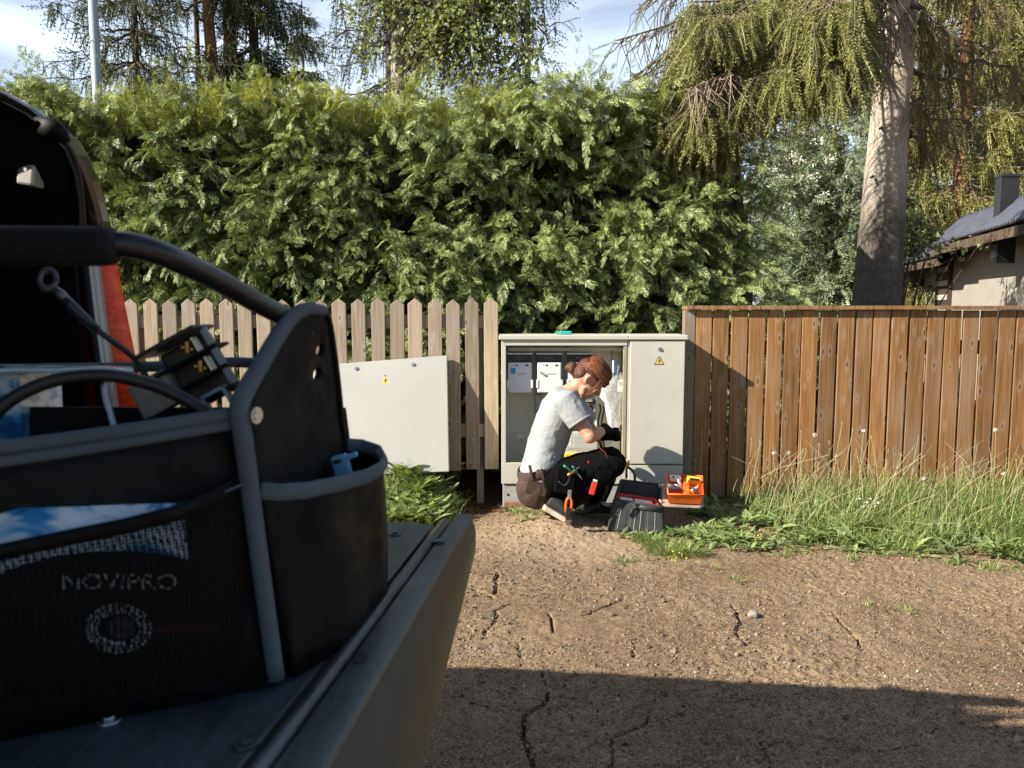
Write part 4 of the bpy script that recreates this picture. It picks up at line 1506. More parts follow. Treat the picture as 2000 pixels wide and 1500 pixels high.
# leafy shrub in front of the house
sx = P(1800, 600, 9.0).x
sh = thing('leafy_shrub', (sx, 9.0, 0), 'leafy shrub with a long bough reaching across the house eaves', 'shrub')
stems = []
for px_, py_, Y_ in ((1770, 430, 9.0), (1800, 440, 9.1), (1825, 455, 9.0), (1780, 465, 8.8), (1840, 478, 8.6), (1870, 486, 8.5), (1905, 487, 8.5), (1765, 380, 9.3), (1800, 400, 9.3), (1830, 425, 9.4), (1790, 350, 9.5), (1775, 500, 8.9)):
    e = P(px_, py_, Y_)
    a_ = Vector((P(1762, 600, 9.0).x, 9.0 + random.uniform(-.1, .1), .4))
    stems.append(([a_, a_.lerp(e, .5) + Vector((-.05, 0, .05)), e], .016))
broadleaf(sh, stems, M['shrub_leaf'], M['bark_dark'], LEAF_T, .065, 34, .20, 7, 63, droop=.1, region=lambda e: e.z > 1.3 + 9 * (606 - 505) / 1500)

# ------------------------------------------------------------------ house at the right
M['stucco'] = plain('beige_stucco', (0.30, 0.275, 0.23), 0.9, var=0.08, scale=5, bmp=0.25, bscale=160)
M['dark_wood'] = plain('dark_brown_wood', (0.045, 0.028, 0.02), 0.8, var=0.3, scale=20)
M['fascia'] = wood('shade_dark_fascia', (0.05, 0.032, 0.02), (0.095, 0.065, 0.042), (0.16, 0.115, 0.075), (0.08, 0.04, 0.02), 0.4)  # brown darkened to stand in for tree shade on the eaves
M['roof'] = plain('grey_blue_roof_sheet', (0.085, 0.09, 0.115), 0.35, var=0.25, scale=8, spec=0.6)
M['chimney'] = plain('dark_chimney_sheet', (0.022, 0.022, 0.023), 0.6, var=0.15)
M['pane'] = plain('dark_window_glass', (0.012, 0.013, 0.016), 0.08, spec=0.8)
M['sage'] = plain('pale_sill', (0.42, 0.40, 0.36), 0.8)

ha, hb_ = Vector((6.06, 8.34, 0)), Vector((7.77, 15.4, 0))      # foot of the long wall
hd = (hb_ - ha).normalized(); hn = Vector((-hd.y, hd.x, 0))      # hn points away from the wall, to the left
if hn.x > 0: hn = -hn
h0 = ha - hd * 2.2
hs = thing('house', (7.2, 10.5, 0), 'low beige house with a dark metal roof and a chimney behind the fence', 'house')


def wallpt(s, off, z): return h0 + hd * s + hn * off + Vector((0, 0, z))


s_c = 2.2 + 2.95      # where the wall steps
mb = MB()
mb.prism([wallpt(0, 0, -.1), wallpt(s_c, 0, -.1), wallpt(s_c, 0, 2.5), wallpt(0, 0, 2.5)], -hn * 5.0)
mb.build('wall', M['stucco'], hs)
MB().prism([wallpt(s_c + .002, -.06, -.1), wallpt(9.5, -.06, -.1), wallpt(9.5, -.06, 2.45), wallpt(s_c + .002, -.06, 2.45)], -hn * 4.5).build('wall', M['stucco'], hs)
# windows of the rear wall: two narrow slits
def on_wall(px, off=-.06):
    """Distance along the wall where the sight line of px meets it."""
    u = (px - 1000) / FPX
    o_ = h0 + hn * off
    # solve o + s*hd = k*(u,1)
    det = hd.x * (-1) - hd.y * (-u)
    s = (-o_.x * (-1) + o_.y * (-u)) / det
    return s


for pa, pb in ((1756, 1767), (1786, 1799)):
    s0, s1 = on_wall(pa * 1.0), on_wall(pb * 1.0)
    s0, s1 = min(s0, s1), max(s0, s1)
    fr = MB().prism([wallpt(s0, -.055, .4), wallpt(s1, -.055, .4), wallpt(s1, -.055, 1.86), wallpt(s0, -.055, 1.86)], hn * .03).build('window', M['dark_wood'], hs)
    MB().prism([wallpt(s0 + .06, -.024, .46), wallpt(s1 - .06, -.024, .46), wallpt(s1 - .06, -.024, 1.80), wallpt(s0 + .06, -.024, 1.80)], hn * .004).build('pane', M['pane'], fr)
s0, s1 = sorted((on_wall(1826), on_wall(1854)))
sht = MB().prism([wallpt(s0, -.055, .2), wallpt(s1, -.055, .2), wallpt(s1, -.055, 2.2), wallpt(s0, -.055, 2.2)], hn * .04).build('shutter', M['dark_wood'], hs)
mb = MB()
for k in range(7):
    z = .55 + .23 * k
    mb.prism([wallpt(s0 + .1, -.013, z), wallpt(s1 - .1, -.013, z), wallpt(s1 - .1, -.013, z + .085), wallpt(s0 + .1, -.013, z + .085)], hn * .008)
mb.build('slat_opening', M['sage'], sht)
# roof: corrugated sheet rising away from the eave
def roof(s0, s1, zeave, over, depth, rise, name='roof'):
    nw = int((s1 - s0) / .075)
    rows = []
    for j, t in enumerate(np.linspace(0, 1, 5)):
        row = []
        for i in range(nw * 4 + 1):
            s = s0 + (s1 - s0) * i / (nw * 4)
            row.append(wallpt(s, over - (over + depth) * t, zeave + rise * t + .022 * math.sin(i * math.pi / 2)))
        rows.append(row)
    o = MB().loft(rows, .012).build(name, M['roof'], hs, True)
    MB().prism([wallpt(s0, over - .03, zeave - .15), wallpt(s1, over - .03, zeave - .15), wallpt(s1, over - .03, zeave - .035), wallpt(s0, over - .03, zeave - .035)], -hn * .03).build('fascia', M['fascia'], o)
    MB().prism([wallpt(s0, over - .065, zeave - .14), wallpt(s1, over - .065, zeave - .14), wallpt(s1, -.3, zeave + .12), wallpt(s0, -.3, zeave + .12)], Vector((0, 0, .03))).build('soffit', M['dark_wood'], o)
    zr = zeave + rise
    MB().prism([wallpt(s0, over - (over + depth) - .01, zr - .02), wallpt(s1, over - (over + depth) - .01, zr - .02), wallpt(s1, -4.5, zr - .9), wallpt(s0, -4.5, zr - .9)], Vector((0, 0, .02))).build('back_slope', M['roof'], o)
    return o


rf = roof(-.5, s_c + .45, 2.27, .55, -.12, .40)
roof(s_c + .5, 9.8, 2.12, .45, -.12, .30)
ch0 = P(1968, 418, 9.6)
MB().box((ch0.x - .115, 9.58, ch0.z - .6), (ch0.x + .115, 9.70, P(1968, 346, 9.6).z)).box((ch0.x - .125, 9.57, P(1968, 346, 9.6).z + .001), (ch0.x + .125, 9.71, P(1968, 340, 9.6).z)).build('chimney', M['chimney'], rf, bevel=.004)

# pale metal pole
py0 = P(181, 0, 11.5)
pl = thing('metal_pole', (py0.x, 11.5, 0), 'pale painted metal pole standing behind the left end of the hedge', 'pole')
MB().tube([(py0.x, 11.5, -.1), (py0.x, 11.5, 3.0), (py0.x, 11.5, 9.0)], [.078, .072, .052], 20).build('shaft', plain('pale_blue_grey_paint', (0.36, 0.42, 0.44), .4, var=.04), pl, True)
MB().tube([(py0.x, 11.5, -.05), (py0.x, 11.5, .04)], [.15, .15], 20).build('base_flange', M['steel'], pl, bevel=.004)
MB().ball((py0.x, 11.5, 9.05), .07, 14, 10).build('cap', M['steel'], pl, True)
# ------------------------------------------------------------------ the kneeling worker
m, n, l, b = nt('skin')
v = objvec(n, l)
t = noise_node(n, l, 30, 4, 0.6, v)
r = ramp(n, l, t.outputs['Fac'], [(0.3, (0.43, 0.215, 0.135)), (0.7, (0.53, 0.295, 0.195))])
l.new(r.outputs['Color'], b.inputs['Base Color'])
b.inputs['Roughness'].default_value = 0.5
b.inputs['Subsurface Weight'].default_value = 0.12
b.inputs['Subsurface Radius'].default_value = (0.02, 0.008, 0.004)
M['skin'] = m
m, n, l, b = nt('grey_melange_shirt')
v = objvec(n, l)
t = noise_node(n, l, 330, 3, 0.75, v); t2 = noise_node(n, l, 11, 4, 0.6, v)
r = ramp(n, l, t.outputs['Fac'], [(0.25, (0.24, 0.25, 0.262)), (0.7, (0.32, 0.33, 0.345))])
l.new(r.outputs['Color'], b.inputs['Base Color']); b.inputs['Roughness'].default_value = 0.95; b.inputs['Specular IOR Level'].default_value = 0.1
bump(n, l, b, t2.outputs['Fac'], 0.5, 0.03)
M['shirt'] = m
M['trouser_brown'] = cloth('brown_work_cloth', (0.058, 0.036, 0.029), 500, 0.5, 0.85, 0.2)
M['trouser_black'] = cloth('black_work_cloth', (0.0045, 0.0045, 0.005), 500, 0.5, 0.95, 0.2, 0.06)
M['glove'] = cloth('black_glove_cloth', (0.006, 0.006, 0.0065), 600, 0.4, 0.85, 0.2, 0.1)
M['sole'] = plain('pale_rubber_sole', (0.50, 0.42, 0.33), 0.8, var=0.12, scale=40)
M['shoe'] = plain('dark_shoe', (0.03, 0.03, 0.032), 0.7, var=0.2)
m, n, l, b = nt('reddish_hair')
v = objvec(n, l)
wv = n.new('ShaderNodeTexNoise'); wv.inputs['Scale'].default_value = 1.0; wv.inputs['Detail'].default_value = 4
mp = n.new('ShaderNodeMapping'); mp.inputs['Scale'].default_value = (60, 260, 260); mp.inputs['Rotation'].default_value = (0, 0.7, 0)
tc = n.new('ShaderNodeTexCoord'); l.new(tc.outputs['Object'], mp.inputs['Vector']); l.new(mp.outputs['Vector'], wv.inputs['Vector'])
r = ramp(n, l, wv.outputs['Fac'], [(0.3, (0.06, 0.016, 0.007)), (0.55, (0.22, 0.068, 0.025)), (0.75, (0.42, 0.17, 0.068))])
gi = n.new('ShaderNodeNewGeometry'); rv_ = ramp(n, l, gi.outputs['Random Per Island'], [(0.0, (.40, .36, .34)), (0.5, (1, 1, 1)), (0.8, (1.7, 1.7, 1.6)), (1.0, (2.6, 2.7, 2.6))])
l.new(mixc(n, l, 1.0, r.outputs['Color'], rv_.outputs['Color'], 'MULTIPLY'), b.inputs['Base Color']); b.inputs['Roughness'].default_value = 0.42
bump(n, l, b, wv.outputs['Fac'], 0.8, 0.006)
M['hair'] = m

PY = 4.52
def Q(px, py, dy=0.0): return P(px, py, PY + dy)
XF = (1, 0, 0)
IMG = (0, 1, 0)     # reference axis for tubes: first radius runs along the depth

person = MB()
cloth_t, cloth_sl, tr_seat, tr_leg = MB(), MB(), MB(), MB()
# torso: first radius is across the body (depth), second in the picture plane
torso = [Q(1058, 945), Q(1062, 905), Q(1068, 868), Q(1080, 828), Q(1092, 795), Q(1101, 776)]
tdep = [.185, .165, .155, .165, .175, .12]
tpic = [.120, .112, .108, .108, .100, .062]
person.tube(torso, list(zip(tdep, tpic)), 18, ref=IMG)
person.ball(Q(1052, 950), (.135, .18, .125), 16, 12)
ND = -0.155; FD = 0.155
sh_n, el_n, wr_n = Q(1110, 786, ND), Q(1152, 853, ND - .06), Q(1179, 840, ND + .14)
sh_f, el_f, wr_f = Q(1116, 786, FD), Q(1160, 848, FD + .10), Q(1184, 850, .17)
for s_, e_, w_ in ((sh_n, el_n, wr_n), (sh_f, el_f, wr_f)):
    person.ball(s_, .060)
    person.tube([s_, s_.lerp(e_, .25), s_.lerp(e_, .7), e_, e_.lerp(w_, .3), e_.lerp(w_, .7), w_], [.056, .050, .042, .040, .041, .033, .026], 14)
    person.ball(e_, .040)
# legs
hip_n, kn_n, an_n = Q(1066, 942, -.10), Q(1196, 902, -.13), Q(1102, 988, -.14)
hip_f, kn_f, an_f = Q(1068, 940, .10), Q(1192, 893, .27), Q(1158, 995, .20)
for h_, k_, a_ in ((hip_n, kn_n, an_n), (hip_f, kn_f, an_f)):
    person.tube([h_, h_.lerp(k_, .4), h_.lerp(k_, .8), k_, k_.lerp(a_, .25), k_.lerp(a_, .7), a_], [.095, .085, .064, .056, .054, .042, .034], 14)
# head: forward and up directions of the bowed head
hf = Vector((.72, .08, -.68)).normalized(); hu = Vector((.66, 0, .75)); hu = (hu - hf * hu.dot(hf)).normalized(); hs_ = hf.cross(hu)
hc = Q(1148, 741, -.01)
H = lambda f, u, s=0.0: hc + hf * f + hu * u + hs_ * s
ax3 = (hs_, hf, hu)
person.tube([Q(1092, 777), Q(1109, 767), Q(1124, 757), H(-.015, -.02)], [.068, .050, .047, .050], 16)
person.ball(H(-.012, .022), (.074, .094, .088), 18, 14, ax3)            # skull
person.ball(H(.024, -.028), (.060, .066, .075), 16, 12, ax3)            # face
person.ball(H(.048, -.086), (.032, .032, .026), 14, 10, ax3)            # chin
person.tube([H(.004, -.045, .050), H(.024, -.078, .042), H(.05, -.092, .012)], [.018, .019, .018], 10)
person.tube([H(.004, -.045, -.050), H(.024, -.078, -.042), H(.05, -.092, -.012)], [.018, .019, .018], 10)
person.tube([H(.082, .022), H(.096, .000), H(.108, -.020), H(.094, -.032)], [.011, .013, .015, .012], 10)   # nose
person.ball(H(.102, -.026, .010), .009, 8, 6); person.ball(H(.102, -.026, -.010), .009, 8, 6)
person.ball(H(.083, -.052), (.020, .010, .0065), 10, 8, ax3)            # lips
person.ball(H(.081, -.063), (.018, .010, .0065), 10, 8, ax3)
person.ball(H(.076, .030, .030), (.024, .012, .010), 10, 8, ax3)        # brows
person.ball(H(.076, .030, -.030), (.024, .012, .010), 10, 8, ax3)
person.ball(H(.066, -.020, .038), (.020, .016, .020), 10, 8, ax3)       # cheeks
person.ball(H(.066, -.020, -.038), (.020, .016, .020), 10, 8, ax3)
for s in (1, -1):                                                          # ears
    ear = [H(-.014 + .012 * math.cos(a), .002 + .021 * math.sin(a), s * (.073 - .006 * math.cos(a))) for a in np.linspace(0, 2 * math.pi, 13)]
    person.tube(ear, .0052, 8)
    person.ball(H(-.010, -.002, s * .071), (.006, .010, .018), 8, 6, ax3)
body = person.build('person', M['skin'])
remesh(body, 0.0052, 4, 0.5)
tag(body, 'red haired person in grey t-shirt and dark work trousers crouching before the open cabinet', 'person')

# t-shirt
t2 = [Q(1054, 928), Q(1060, 903), Q(1067, 868), Q(1080, 828), Q(1092, 797), Q(1100, 781), Q(1103, 772)]
cloth_t.tube(t2, list(zip([.190, .176, .166, .174, .180, .144, .10], [.122, .116, .112, .114, .108, .084, .058])), 24, ref=IMG)
cloth_t.ball(Q(1096, 780), (.080, .170, .070), 16, 12)
for s_, e_ in ((sh_n, el_n), (sh_f, el_f)):
    cloth_t.ball(s_, .074)
    cloth_t.tube([s_ - (e_ - s_) * .15, s_.lerp(e_, .25), s_.lerp(e_, .58)], [.074, .074, .072], 16)
ts = cloth_t.build('t_shirt', M['shirt'], body)
remesh(ts, 0.0065, 4, 0.5); wrinkle(ts, 0.20, 0.022, 0.30); wrinkle(ts, 0.05, 0.006)
nk = MB()
nk.tube([Q(1090, 763, 0) + Vector((.020 * math.cos(a) * 1.0 + .02, .075 * math.sin(a), .020 * math.cos(a) * -.6)) for a in np.linspace(0, 2 * math.pi, 25)], .0055, 6)
nk.build('collar', M['shirt'], ts, True)
cuff = MB()
sc_ = sh_n.lerp(el_n, .57); dd = (el_n - sh_n).normalized(); u1 = dd.orthogonal().normalized(); u2 = dd.cross(u1)
cuff.tube([sc_ + u1 * (.073 * math.cos(a)) + u2 * (.073 * math.sin(a)) for a in np.linspace(0, 2 * math.pi, 21)], .006, 6)
cuff.build('sleeve_hem', M['shirt'], ts, True)

# trousers: brown seat, black legs
seat = MB()
seat.tube([Q(1053, 918), Q(1053, 935), Q(1052, 955), Q(1058, 972)], [(.184, .112), (.192, .126), (.184, .128), (.13, .09)], 22, ref=IMG)
seat.ball(Q(1046, 956, -.085), (.118, .105, .115), 16, 12); seat.ball(Q(1046, 956, .085), (.118, .105, .115), 16, 12)
so_ = seat.build('trousers', M['trouser_brown'], body); remesh(so_, 0.007, 5, .5); wrinkle(so_, 0.07, 0.018)
for h_, k_, a_ in ((hip_n, kn_n, an_n), (hip_f, kn_f, an_f)):
    lg = MB()
    off = Vector((0, 0, -.008))
    lg.tube([h_ + off, h_.lerp(k_, .35) + off, h_.lerp(k_, .7) + off, h_.lerp(k_, .93) + off, k_ + off], [.120, .110, .095, .086, .078], 18)
    lg.ball(k_ + Vector((.004, 0, -.012)), (.080, .082, .080), 14, 10)
    lg.tube([k_ + off, k_.lerp(a_, .3), k_.lerp(a_, .65), k_.lerp(a_, .92)], [.082, .080, .070, .058], 18)
    lo = lg.build('trouser_leg', M['trouser_black'], so_); remesh(lo, 0.007, 5, .5); wrinkle(lo, 0.08, 0.02)
wb = MB()
wb.tube([Q(1053, 914) + Vector((.128 * math.cos(a), .197 * math.sin(a), .036 * math.cos(a))) for a in np.linspace(0, 2 * math.pi, 33)], [(.026, .005)] * 33, 6, ref=(0, 0, 1))
wb.build('waistband', M['trouser_brown'], so_, True)
lp = MB()
for px_, py_ in ((1037, 921), (1060, 928)):
    q = P(px_, py_, PY - .20)
    lp.obox(q, (1, 0, .2), (0, 1, 0), (-.2, 0, 1), .016, .012, .075)
lp.build('belt_loop', M['trouser_brown'], so_, bevel=.003)
pk = MB()
pk.obox(Q(1048, 952, -.178), (1, 0, -.25), (-.12, 1, .1), (.25, 0, 1), .13, .02, .085)
pk.build('back_pocket', M['trouser_brown'], so_, bevel=.008)
hol = MB()
hol.obox(Q(1105, 938, -.232), (1, .1, -.15), (0, 1, 0), (.15, 0, 1), .12, .03, .16)
hol.build('holster_pocket', M['trouser_black'], so_, bevel=.012)
pp = MB()
pp.tube(curve_pts([P(1172, 876, PY - .215), P(1182, 884, PY - .222), P(1186, 895, PY - .22)], 6), .0016, 6)
pp.build('red_piping', plain('dull_red_cord', (.40, .06, .05), .6), so_, True)
pp2 = MB(); pp2.obox(P(1149, 902, PY - .243), (.3, 0, 1), (0, 1, 0), (1, 0, -.3), .014, .004, .006); pp2.build('red_tag', M['red_pl'], so_)

# shoes
hd_, td_ = Q(1066, 981, -.17), Q(1117, 1010, -.17)
td_.z = max(td_.z, gz(td_.x, td_.y) + .03)
sh1 = MB(); sh1.tube([hd_ + Vector((.02, 0, .02)), hd_.lerp(td_, .4) + Vector((.02, 0, .018)), hd_.lerp(td_, .75) + Vector((.012, 0, .012)), td_ + Vector((.01, 0, .0))], [(.038, .038), (.042, .036), (.046, .030), (.032, .018)], 14, ref=IMG)
sh1.ball(an_n + Vector((-.01, 0, .01)), .044)
so1 = sh1.build('shoe', M['shoe'], body); remesh(so1, .006, 4)
ax_ = (td_ - hd_).normalized(); up_ = Vector((0, 1, 0)).cross(ax_)
if up_.z < 0: up_ = -up_
sl = MB()
out = []
for t_, w_ in ((0, .026), (.05, .036), (.3, .036), (.55, .042), (.8, .046), (.95, .036), (1.03, .02)):
    out.append((t_, w_))
ring = [hd_ + (td_ - hd_) * (t_ * 1.02) + Vector((0, w_, 0)) - up_ * .012 for t_, w_ in out] + [hd_ + (td_ - hd_) * (t_ * 1.02) - Vector((0, w_, 0)) - up_ * .012 for t_, w_ in reversed(out)]
sl.prism(ring, -up_ * .030)
sl.build('sole', M['sole'], so1, bevel=.006)
f0, f1 = Q(1150, 1002, .20), Q(1200, 1004, .20)
zf = max(gz(f0.x, f0.y), 0) + .03
sh2 = MB(); sh2.tube([Vector((f0.x - .03, f0.y, zf + .015)), Vector((f0.x + .04, f0.y, zf + .02)), Vector((f1.x - .04, f0.y, zf + .008)), Vector((f1.x, f0.y, zf - .002))], [(.036, .04), (.042, .042), (.046, .032), (.034, .02)], 14, ref=IMG)
so2 = sh2.build('shoe', M['shoe'], body); remesh(so2, .006, 4)
MB().prism([Vector((f0.x - .06, f0.y - .036, zf - .034)), Vector((f1.x + .02, f0.y - .042, zf - .034)), Vector((f1.x + .04, f0.y, zf - .034)), Vector((f1.x + .02, f0.y + .042, zf - .034)), Vector((f0.x - .06, f0.y + .036, zf - .034))], (0, 0, .018)).build('sole', M['sole'], so2, bevel=.005)

# gloved hands: palm, four curled fingers and a thumb round the tool
def glove(wrist, fore, grip, seed):
    mb = MB()
    fw = fore.normalized()
    k = (grip - wrist); k = (k - fw * k.dot(fw)).normalized()      # towards the held tool
    s = fw.cross(k)
    palm = wrist + fw * .048
    mb.tube([wrist - fw * .055, wrist - fw * .02, wrist + fw * .01, palm, wrist + fw * .085], [(.034, .034), (.033, .032), (.034, .024), (.042, .020), (.040, .016)], 14, ref=s)
    for i, (o_, ln) in enumerate(((-.032, .92), (-.011, 1.05), (.011, 1.0), (.031, .82))):
        a = wrist + fw * .082 + s * o_
        p1 = a + (fw * .85 + k * .5) * (.036 * ln)
        p2 = p1 + (fw * .0 + k * 1.0) * (.028 * ln)
        p3 = p2 + (-fw * .8 + k * .35) * (.022 * ln)
        mb.tube([a - fw * .01, a, p1, p2, p3], [.0105, .011, .0102, .0095, .0082], 10)
        mb.ball(p3, .0082, 8, 6)
    a = wrist + fw * .03 - s * .032
    p1 = a + (fw * .6 - s * .35 + k * .8) * .034
    p2 = p1 + (fw * .45 + s * .35 + k * .7) * .030
    mb.tube([a, p1, p2], [.014, .012, .0095], 10); mb.ball(p2, .0095, 8, 6)
    o = mb.build('glove', M['glove'], body)
    remesh(o, .0042, 2, .4)
    return o


grip = P(1174, 856, PY + .10)
g1 = glove(wr_n, (wr_n - el_n), grip, 1)
g2 = glove(wr_f, (wr_f - el_f) * .4 + Vector((.05, -.04, .02)), grip, 2)
lb = MB(); lb.obox(P(1187, 839, PY + .015), (.45, .2, -.7), (0, 1, 0), (.8, 0, .5), .040, .006, .018); lb.build('glove_label', M['white_pl'], g1, bevel=.002)

# hair: cap, bun at the nape, fringe and loose strands
hm_ = MB()
hm_.ball(H(-.014, .052), (.0795, .096, .070), 20, 14, ax3)
hm_.ball(H(-.056, .012), (.070, .054, .062), 18, 12, ax3)
hm_.ball(H(.040, .076), (.062, .050, .034), 14, 10, ax3)
hm_.tube([H(.06, .085, .03), H(.092, .055, .035), H(.094, .030, .03)], [.022, .018, .010], 10)
hm_.tube([H(.06, .085, -.02), H(.094, .058, -.02), H(.098, .034, -.015)], [.024, .019, .010], 10)
hm_.tube([H(.06, .085, .0), H(.096, .058, .008), H(.099, .036, .01)], [.024, .019, .010], 10)
hm_.tube([H(-.075, -.01), H(-.098, -.015), H(-.120, -.018)], [.046, .034, .036], 12)
hm_.ball(H(-.118, -.012), (.034, .034, .036), 14, 10, ax3)
hm_.ball(H(-.134, -.028), (.020, .022, .022), 12, 8, ax3)
hair = hm_.build('hair', M['hair'], body); remesh(hair, .005, 3); wrinkle(hair, .03, .004)
st_ = MB(); rr = random.Random(9)
for k in range(1000):
    a = rr.uniform(-1.25, 1.25); s = math.sin(a) * .086
    f0_ = rr.uniform(.02, .09)
    pts = [H(-.10 + rr.uniform(-.01, .02), .0 + rr.uniform(-.03, .03), s * .35), H(-.075, .09 * math.cos(a) + .02, s * .8), H(-.01, .125 * math.cos(a) + .012 + rr.uniform(-.004, .012), s), H(f0_, .10 * math.cos(a) + .012 + rr.uniform(-.006, .012), s * .9)]
    if rr.random() < .4:
        pts.append(H(.090, .045 + rr.uniform(-.02, .02), s * .6))
    st_.tube(curve_pts(pts, 12), rr.uniform(.0007, .0016), 4, cap=False)
for k in range(40):      # flyaway hair and the strands before the ear
    if k < 22:
        b0_ = H(rr.uniform(-.05, .05), .112, rr.uniform(-.04, .04)); e_ = b0_ + hu * rr.uniform(.01, .05) + hf * rr.uniform(-.05, .04) + hs_ * rr.uniform(-.03, .03)
        st_.tube(curve_pts([b0_, b0_.lerp(e_, .5) + hu * .012, e_], 6), .0008, 3, cap=False)
    else:
        sg = 1 if k % 3 else -1
        b0_ = H(rr.uniform(.03, .06), rr.uniform(.04, .06), sg * .074); e_ = H(rr.uniform(.02, .06), rr.uniform(-.08, -.03), sg * rr.uniform(.062, .076))
        st_.tube(curve_pts([b0_, b0_.lerp(e_, .5) + hf * .012 + hs_ * (sg * .01), e_], 6), .0012, 3, cap=False)
o = st_.build('loose_strands', M['hair'], hair, True, fix=False); o['kind'] = 'stuff'
ey = MB()
for s in (.032, -.032): ey.ball(H(.079, .008, s), (.013, .006, .005), 10, 6, ax3)
ey.build('eyes', M['ink'], body, True)
bw = MB()
for s in (1, -1): bw.tube([H(.090, .024, s * .016), H(.088, .030, s * .032), H(.076, .026, s * .046)], [.0026, .003, .002], 6)
bw.build('eyebrows', M['hair'], body, True)
lp_ = MB(); lp_.ball(H(.0875, -.052), (.017, .008, .0045), 10, 6, ax3).ball(H(.0855, -.061), (.015, .008, .005), 10, 6, ax3)
lp_.build('lips', plain('lips', (0.42, 0.13, 0.10), .45), body, True)

# things hanging from the trousers
def pliers(q, dz, label):
    t = thing('pliers', q, label, 'pliers')
    dirv = Vector((-.06, 0, -1)).normalized()
    for s in (-1, 1):
        mb = MB(); mb.tube(curve_pts([q + Vector((s * .004, 0, 0)), q + dirv * .03 + Vector((s * .016, 0, 0)), q + dirv * .085 + Vector((s * .013, 0, 0))], 8), .0075, 8)
        mb.build('handle', M['orange'], t, True)
    mb = MB(); mb.obox(q - dirv * .02, (1, 0, 0), (0, 1, 0), dirv, .022, .010, .045).disc(q + Vector((0, -.007, 0)), (0, 1, 0), .011, .014, 12)
    mb.build('jaws', M['steel'], t, bevel=.002)
    mb = MB(); mb.obox(q + dirv * .095, (1, 0, 0), (0, 1, 0), dirv, .030, .022, .07); mb.build('sheath', M['black_pl'], t, bevel=.004)


pliers(P(1112, 971, PY - .255), 0, 'pliers with orange handles hanging from the hip of the crouching person')
kn = thing('utility_knife', P(1160, 952, PY - .26), 'red handled knife with pale end in the thigh pocket of the crouching person', 'knife')
mb = MB(); q0, q1 = P(1155, 966, PY - .255), P(1162, 942, PY - .255)
mb.obox(q0.lerp(q1, .5), (1, 0, -.3), (0, 1, 0), q1 - q0, .032, .016, (q1 - q0).length); mb.build('handle', M['red_pl'], kn, bevel=.005)
mb = MB(); mb.obox(q1 + (q1 - q0).normalized() * .009, (1, 0, -.3), (0, 1, 0), q1 - q0, .026, .014, .014); mb.build('end_cap', plain('mint_plastic', (.45, .68, .52), .5), kn, bevel=.004)
for (px_, py_), (px2, py2), colr, lab in (((1104, 911), (1114, 918), (.06, .22, .12), 'screwdriver with a green handle in the hip holster of the crouching person'), ((1112, 926), (1119, 921), (.42, .30, .05), 'screwdriver with a yellow handle in the hip holster of the crouching person'), ((1120, 913), (1128, 924), (.03, .13, .09), 'screwdriver with a dark green handle in the hip holster of the crouching person')):
    a, c_ = P(px_, py_, PY - .262), P(px2, py2, PY - .25)
    t = thing('screwdriver', a, lab, 'screwdriver')
    MB().tube([a + (a - c_).normalized() * .012, a, a.lerp(c_, .5), c_], [.005, .0085, .007, .008], 10).build('handle', plain('tool_handle', colr, .4), t, True)
    MB().tube([c_, c_ + (c_ - a).normalized() * .05], [.0035, .0035], 8).build('shaft', M['steel'], t, True)
kc = MB(); kc.tube(curve_pts([P(1111, 915, PY - .262), P(1112, 935, PY - .268), P(1103, 948, PY - .262), P(1091, 940, PY - .25)], 14), .0028, 6)
tag(kc.build('tool_lanyard', M['cable'], None, True), 'thin dark cord looping from the hip holster of the crouching person', 'cord')
# tool in the hands
tl = thing('cable_stripper', P(1170, 858, PY + .08), 'red and black hand tool held in black gloves', 'tool')
MB().tube([P(1162, 853, PY + .05), P(1167, 858, PY + .055), P(1172, 862, PY + .06)], [.014, .016, .011], 12).build('grip', M['red_pl'], tl, True)
MB().tube([P(1172, 862, PY + .06), P(1178, 882, PY + .08)], [.0075, .0065], 10).build('shaft', M['cable'], tl, True)
# black cable and yellow sleeve
cb = thing('power_cable', P(1225, 912, CY - .05), 'black cable from the lower edge of the open cabinet down behind the crouching person', 'cable')
MB().tube(curve_pts([P(1222, 910, CY - .03), P(1236, 920, CY - .05), P(1240, 935, CY - .1), P(1238, 960, CY - .1), P(1232, 985, CY - .05)], 20), .0085, 10).build('sheath', M['cable'], cb, True)
MB().tube(curve_pts([P(1186, 935, PY + .05), P(1184, 960, PY + .02), P(1172, 985, PY + .02), P(1148, 998, PY), P(1125, 1003, PY - .02)], 20), .0095, 10).build('sheath', M['cable'], cb, True)
ys = thing('cable_sleeve', P(1214, 907, CY - .06), 'yellow plastic sleeve around the cable at the knee of the crouching person', 'sleeve')
MB().tube([P(1210, 908, CY - .06), P(1216, 906, CY - .06), P(1222, 905, CY - .06), P(1229, 905, CY - .06)], [.022, .023, .024, .022], 14).build('sleeve', M['yellow'], ys, True)
MB().tube([P(1221, 905, CY - .062), P(1225, 905, CY - .062)], [.0275, .0275], 14).build('collar', M['yellow'], ys)

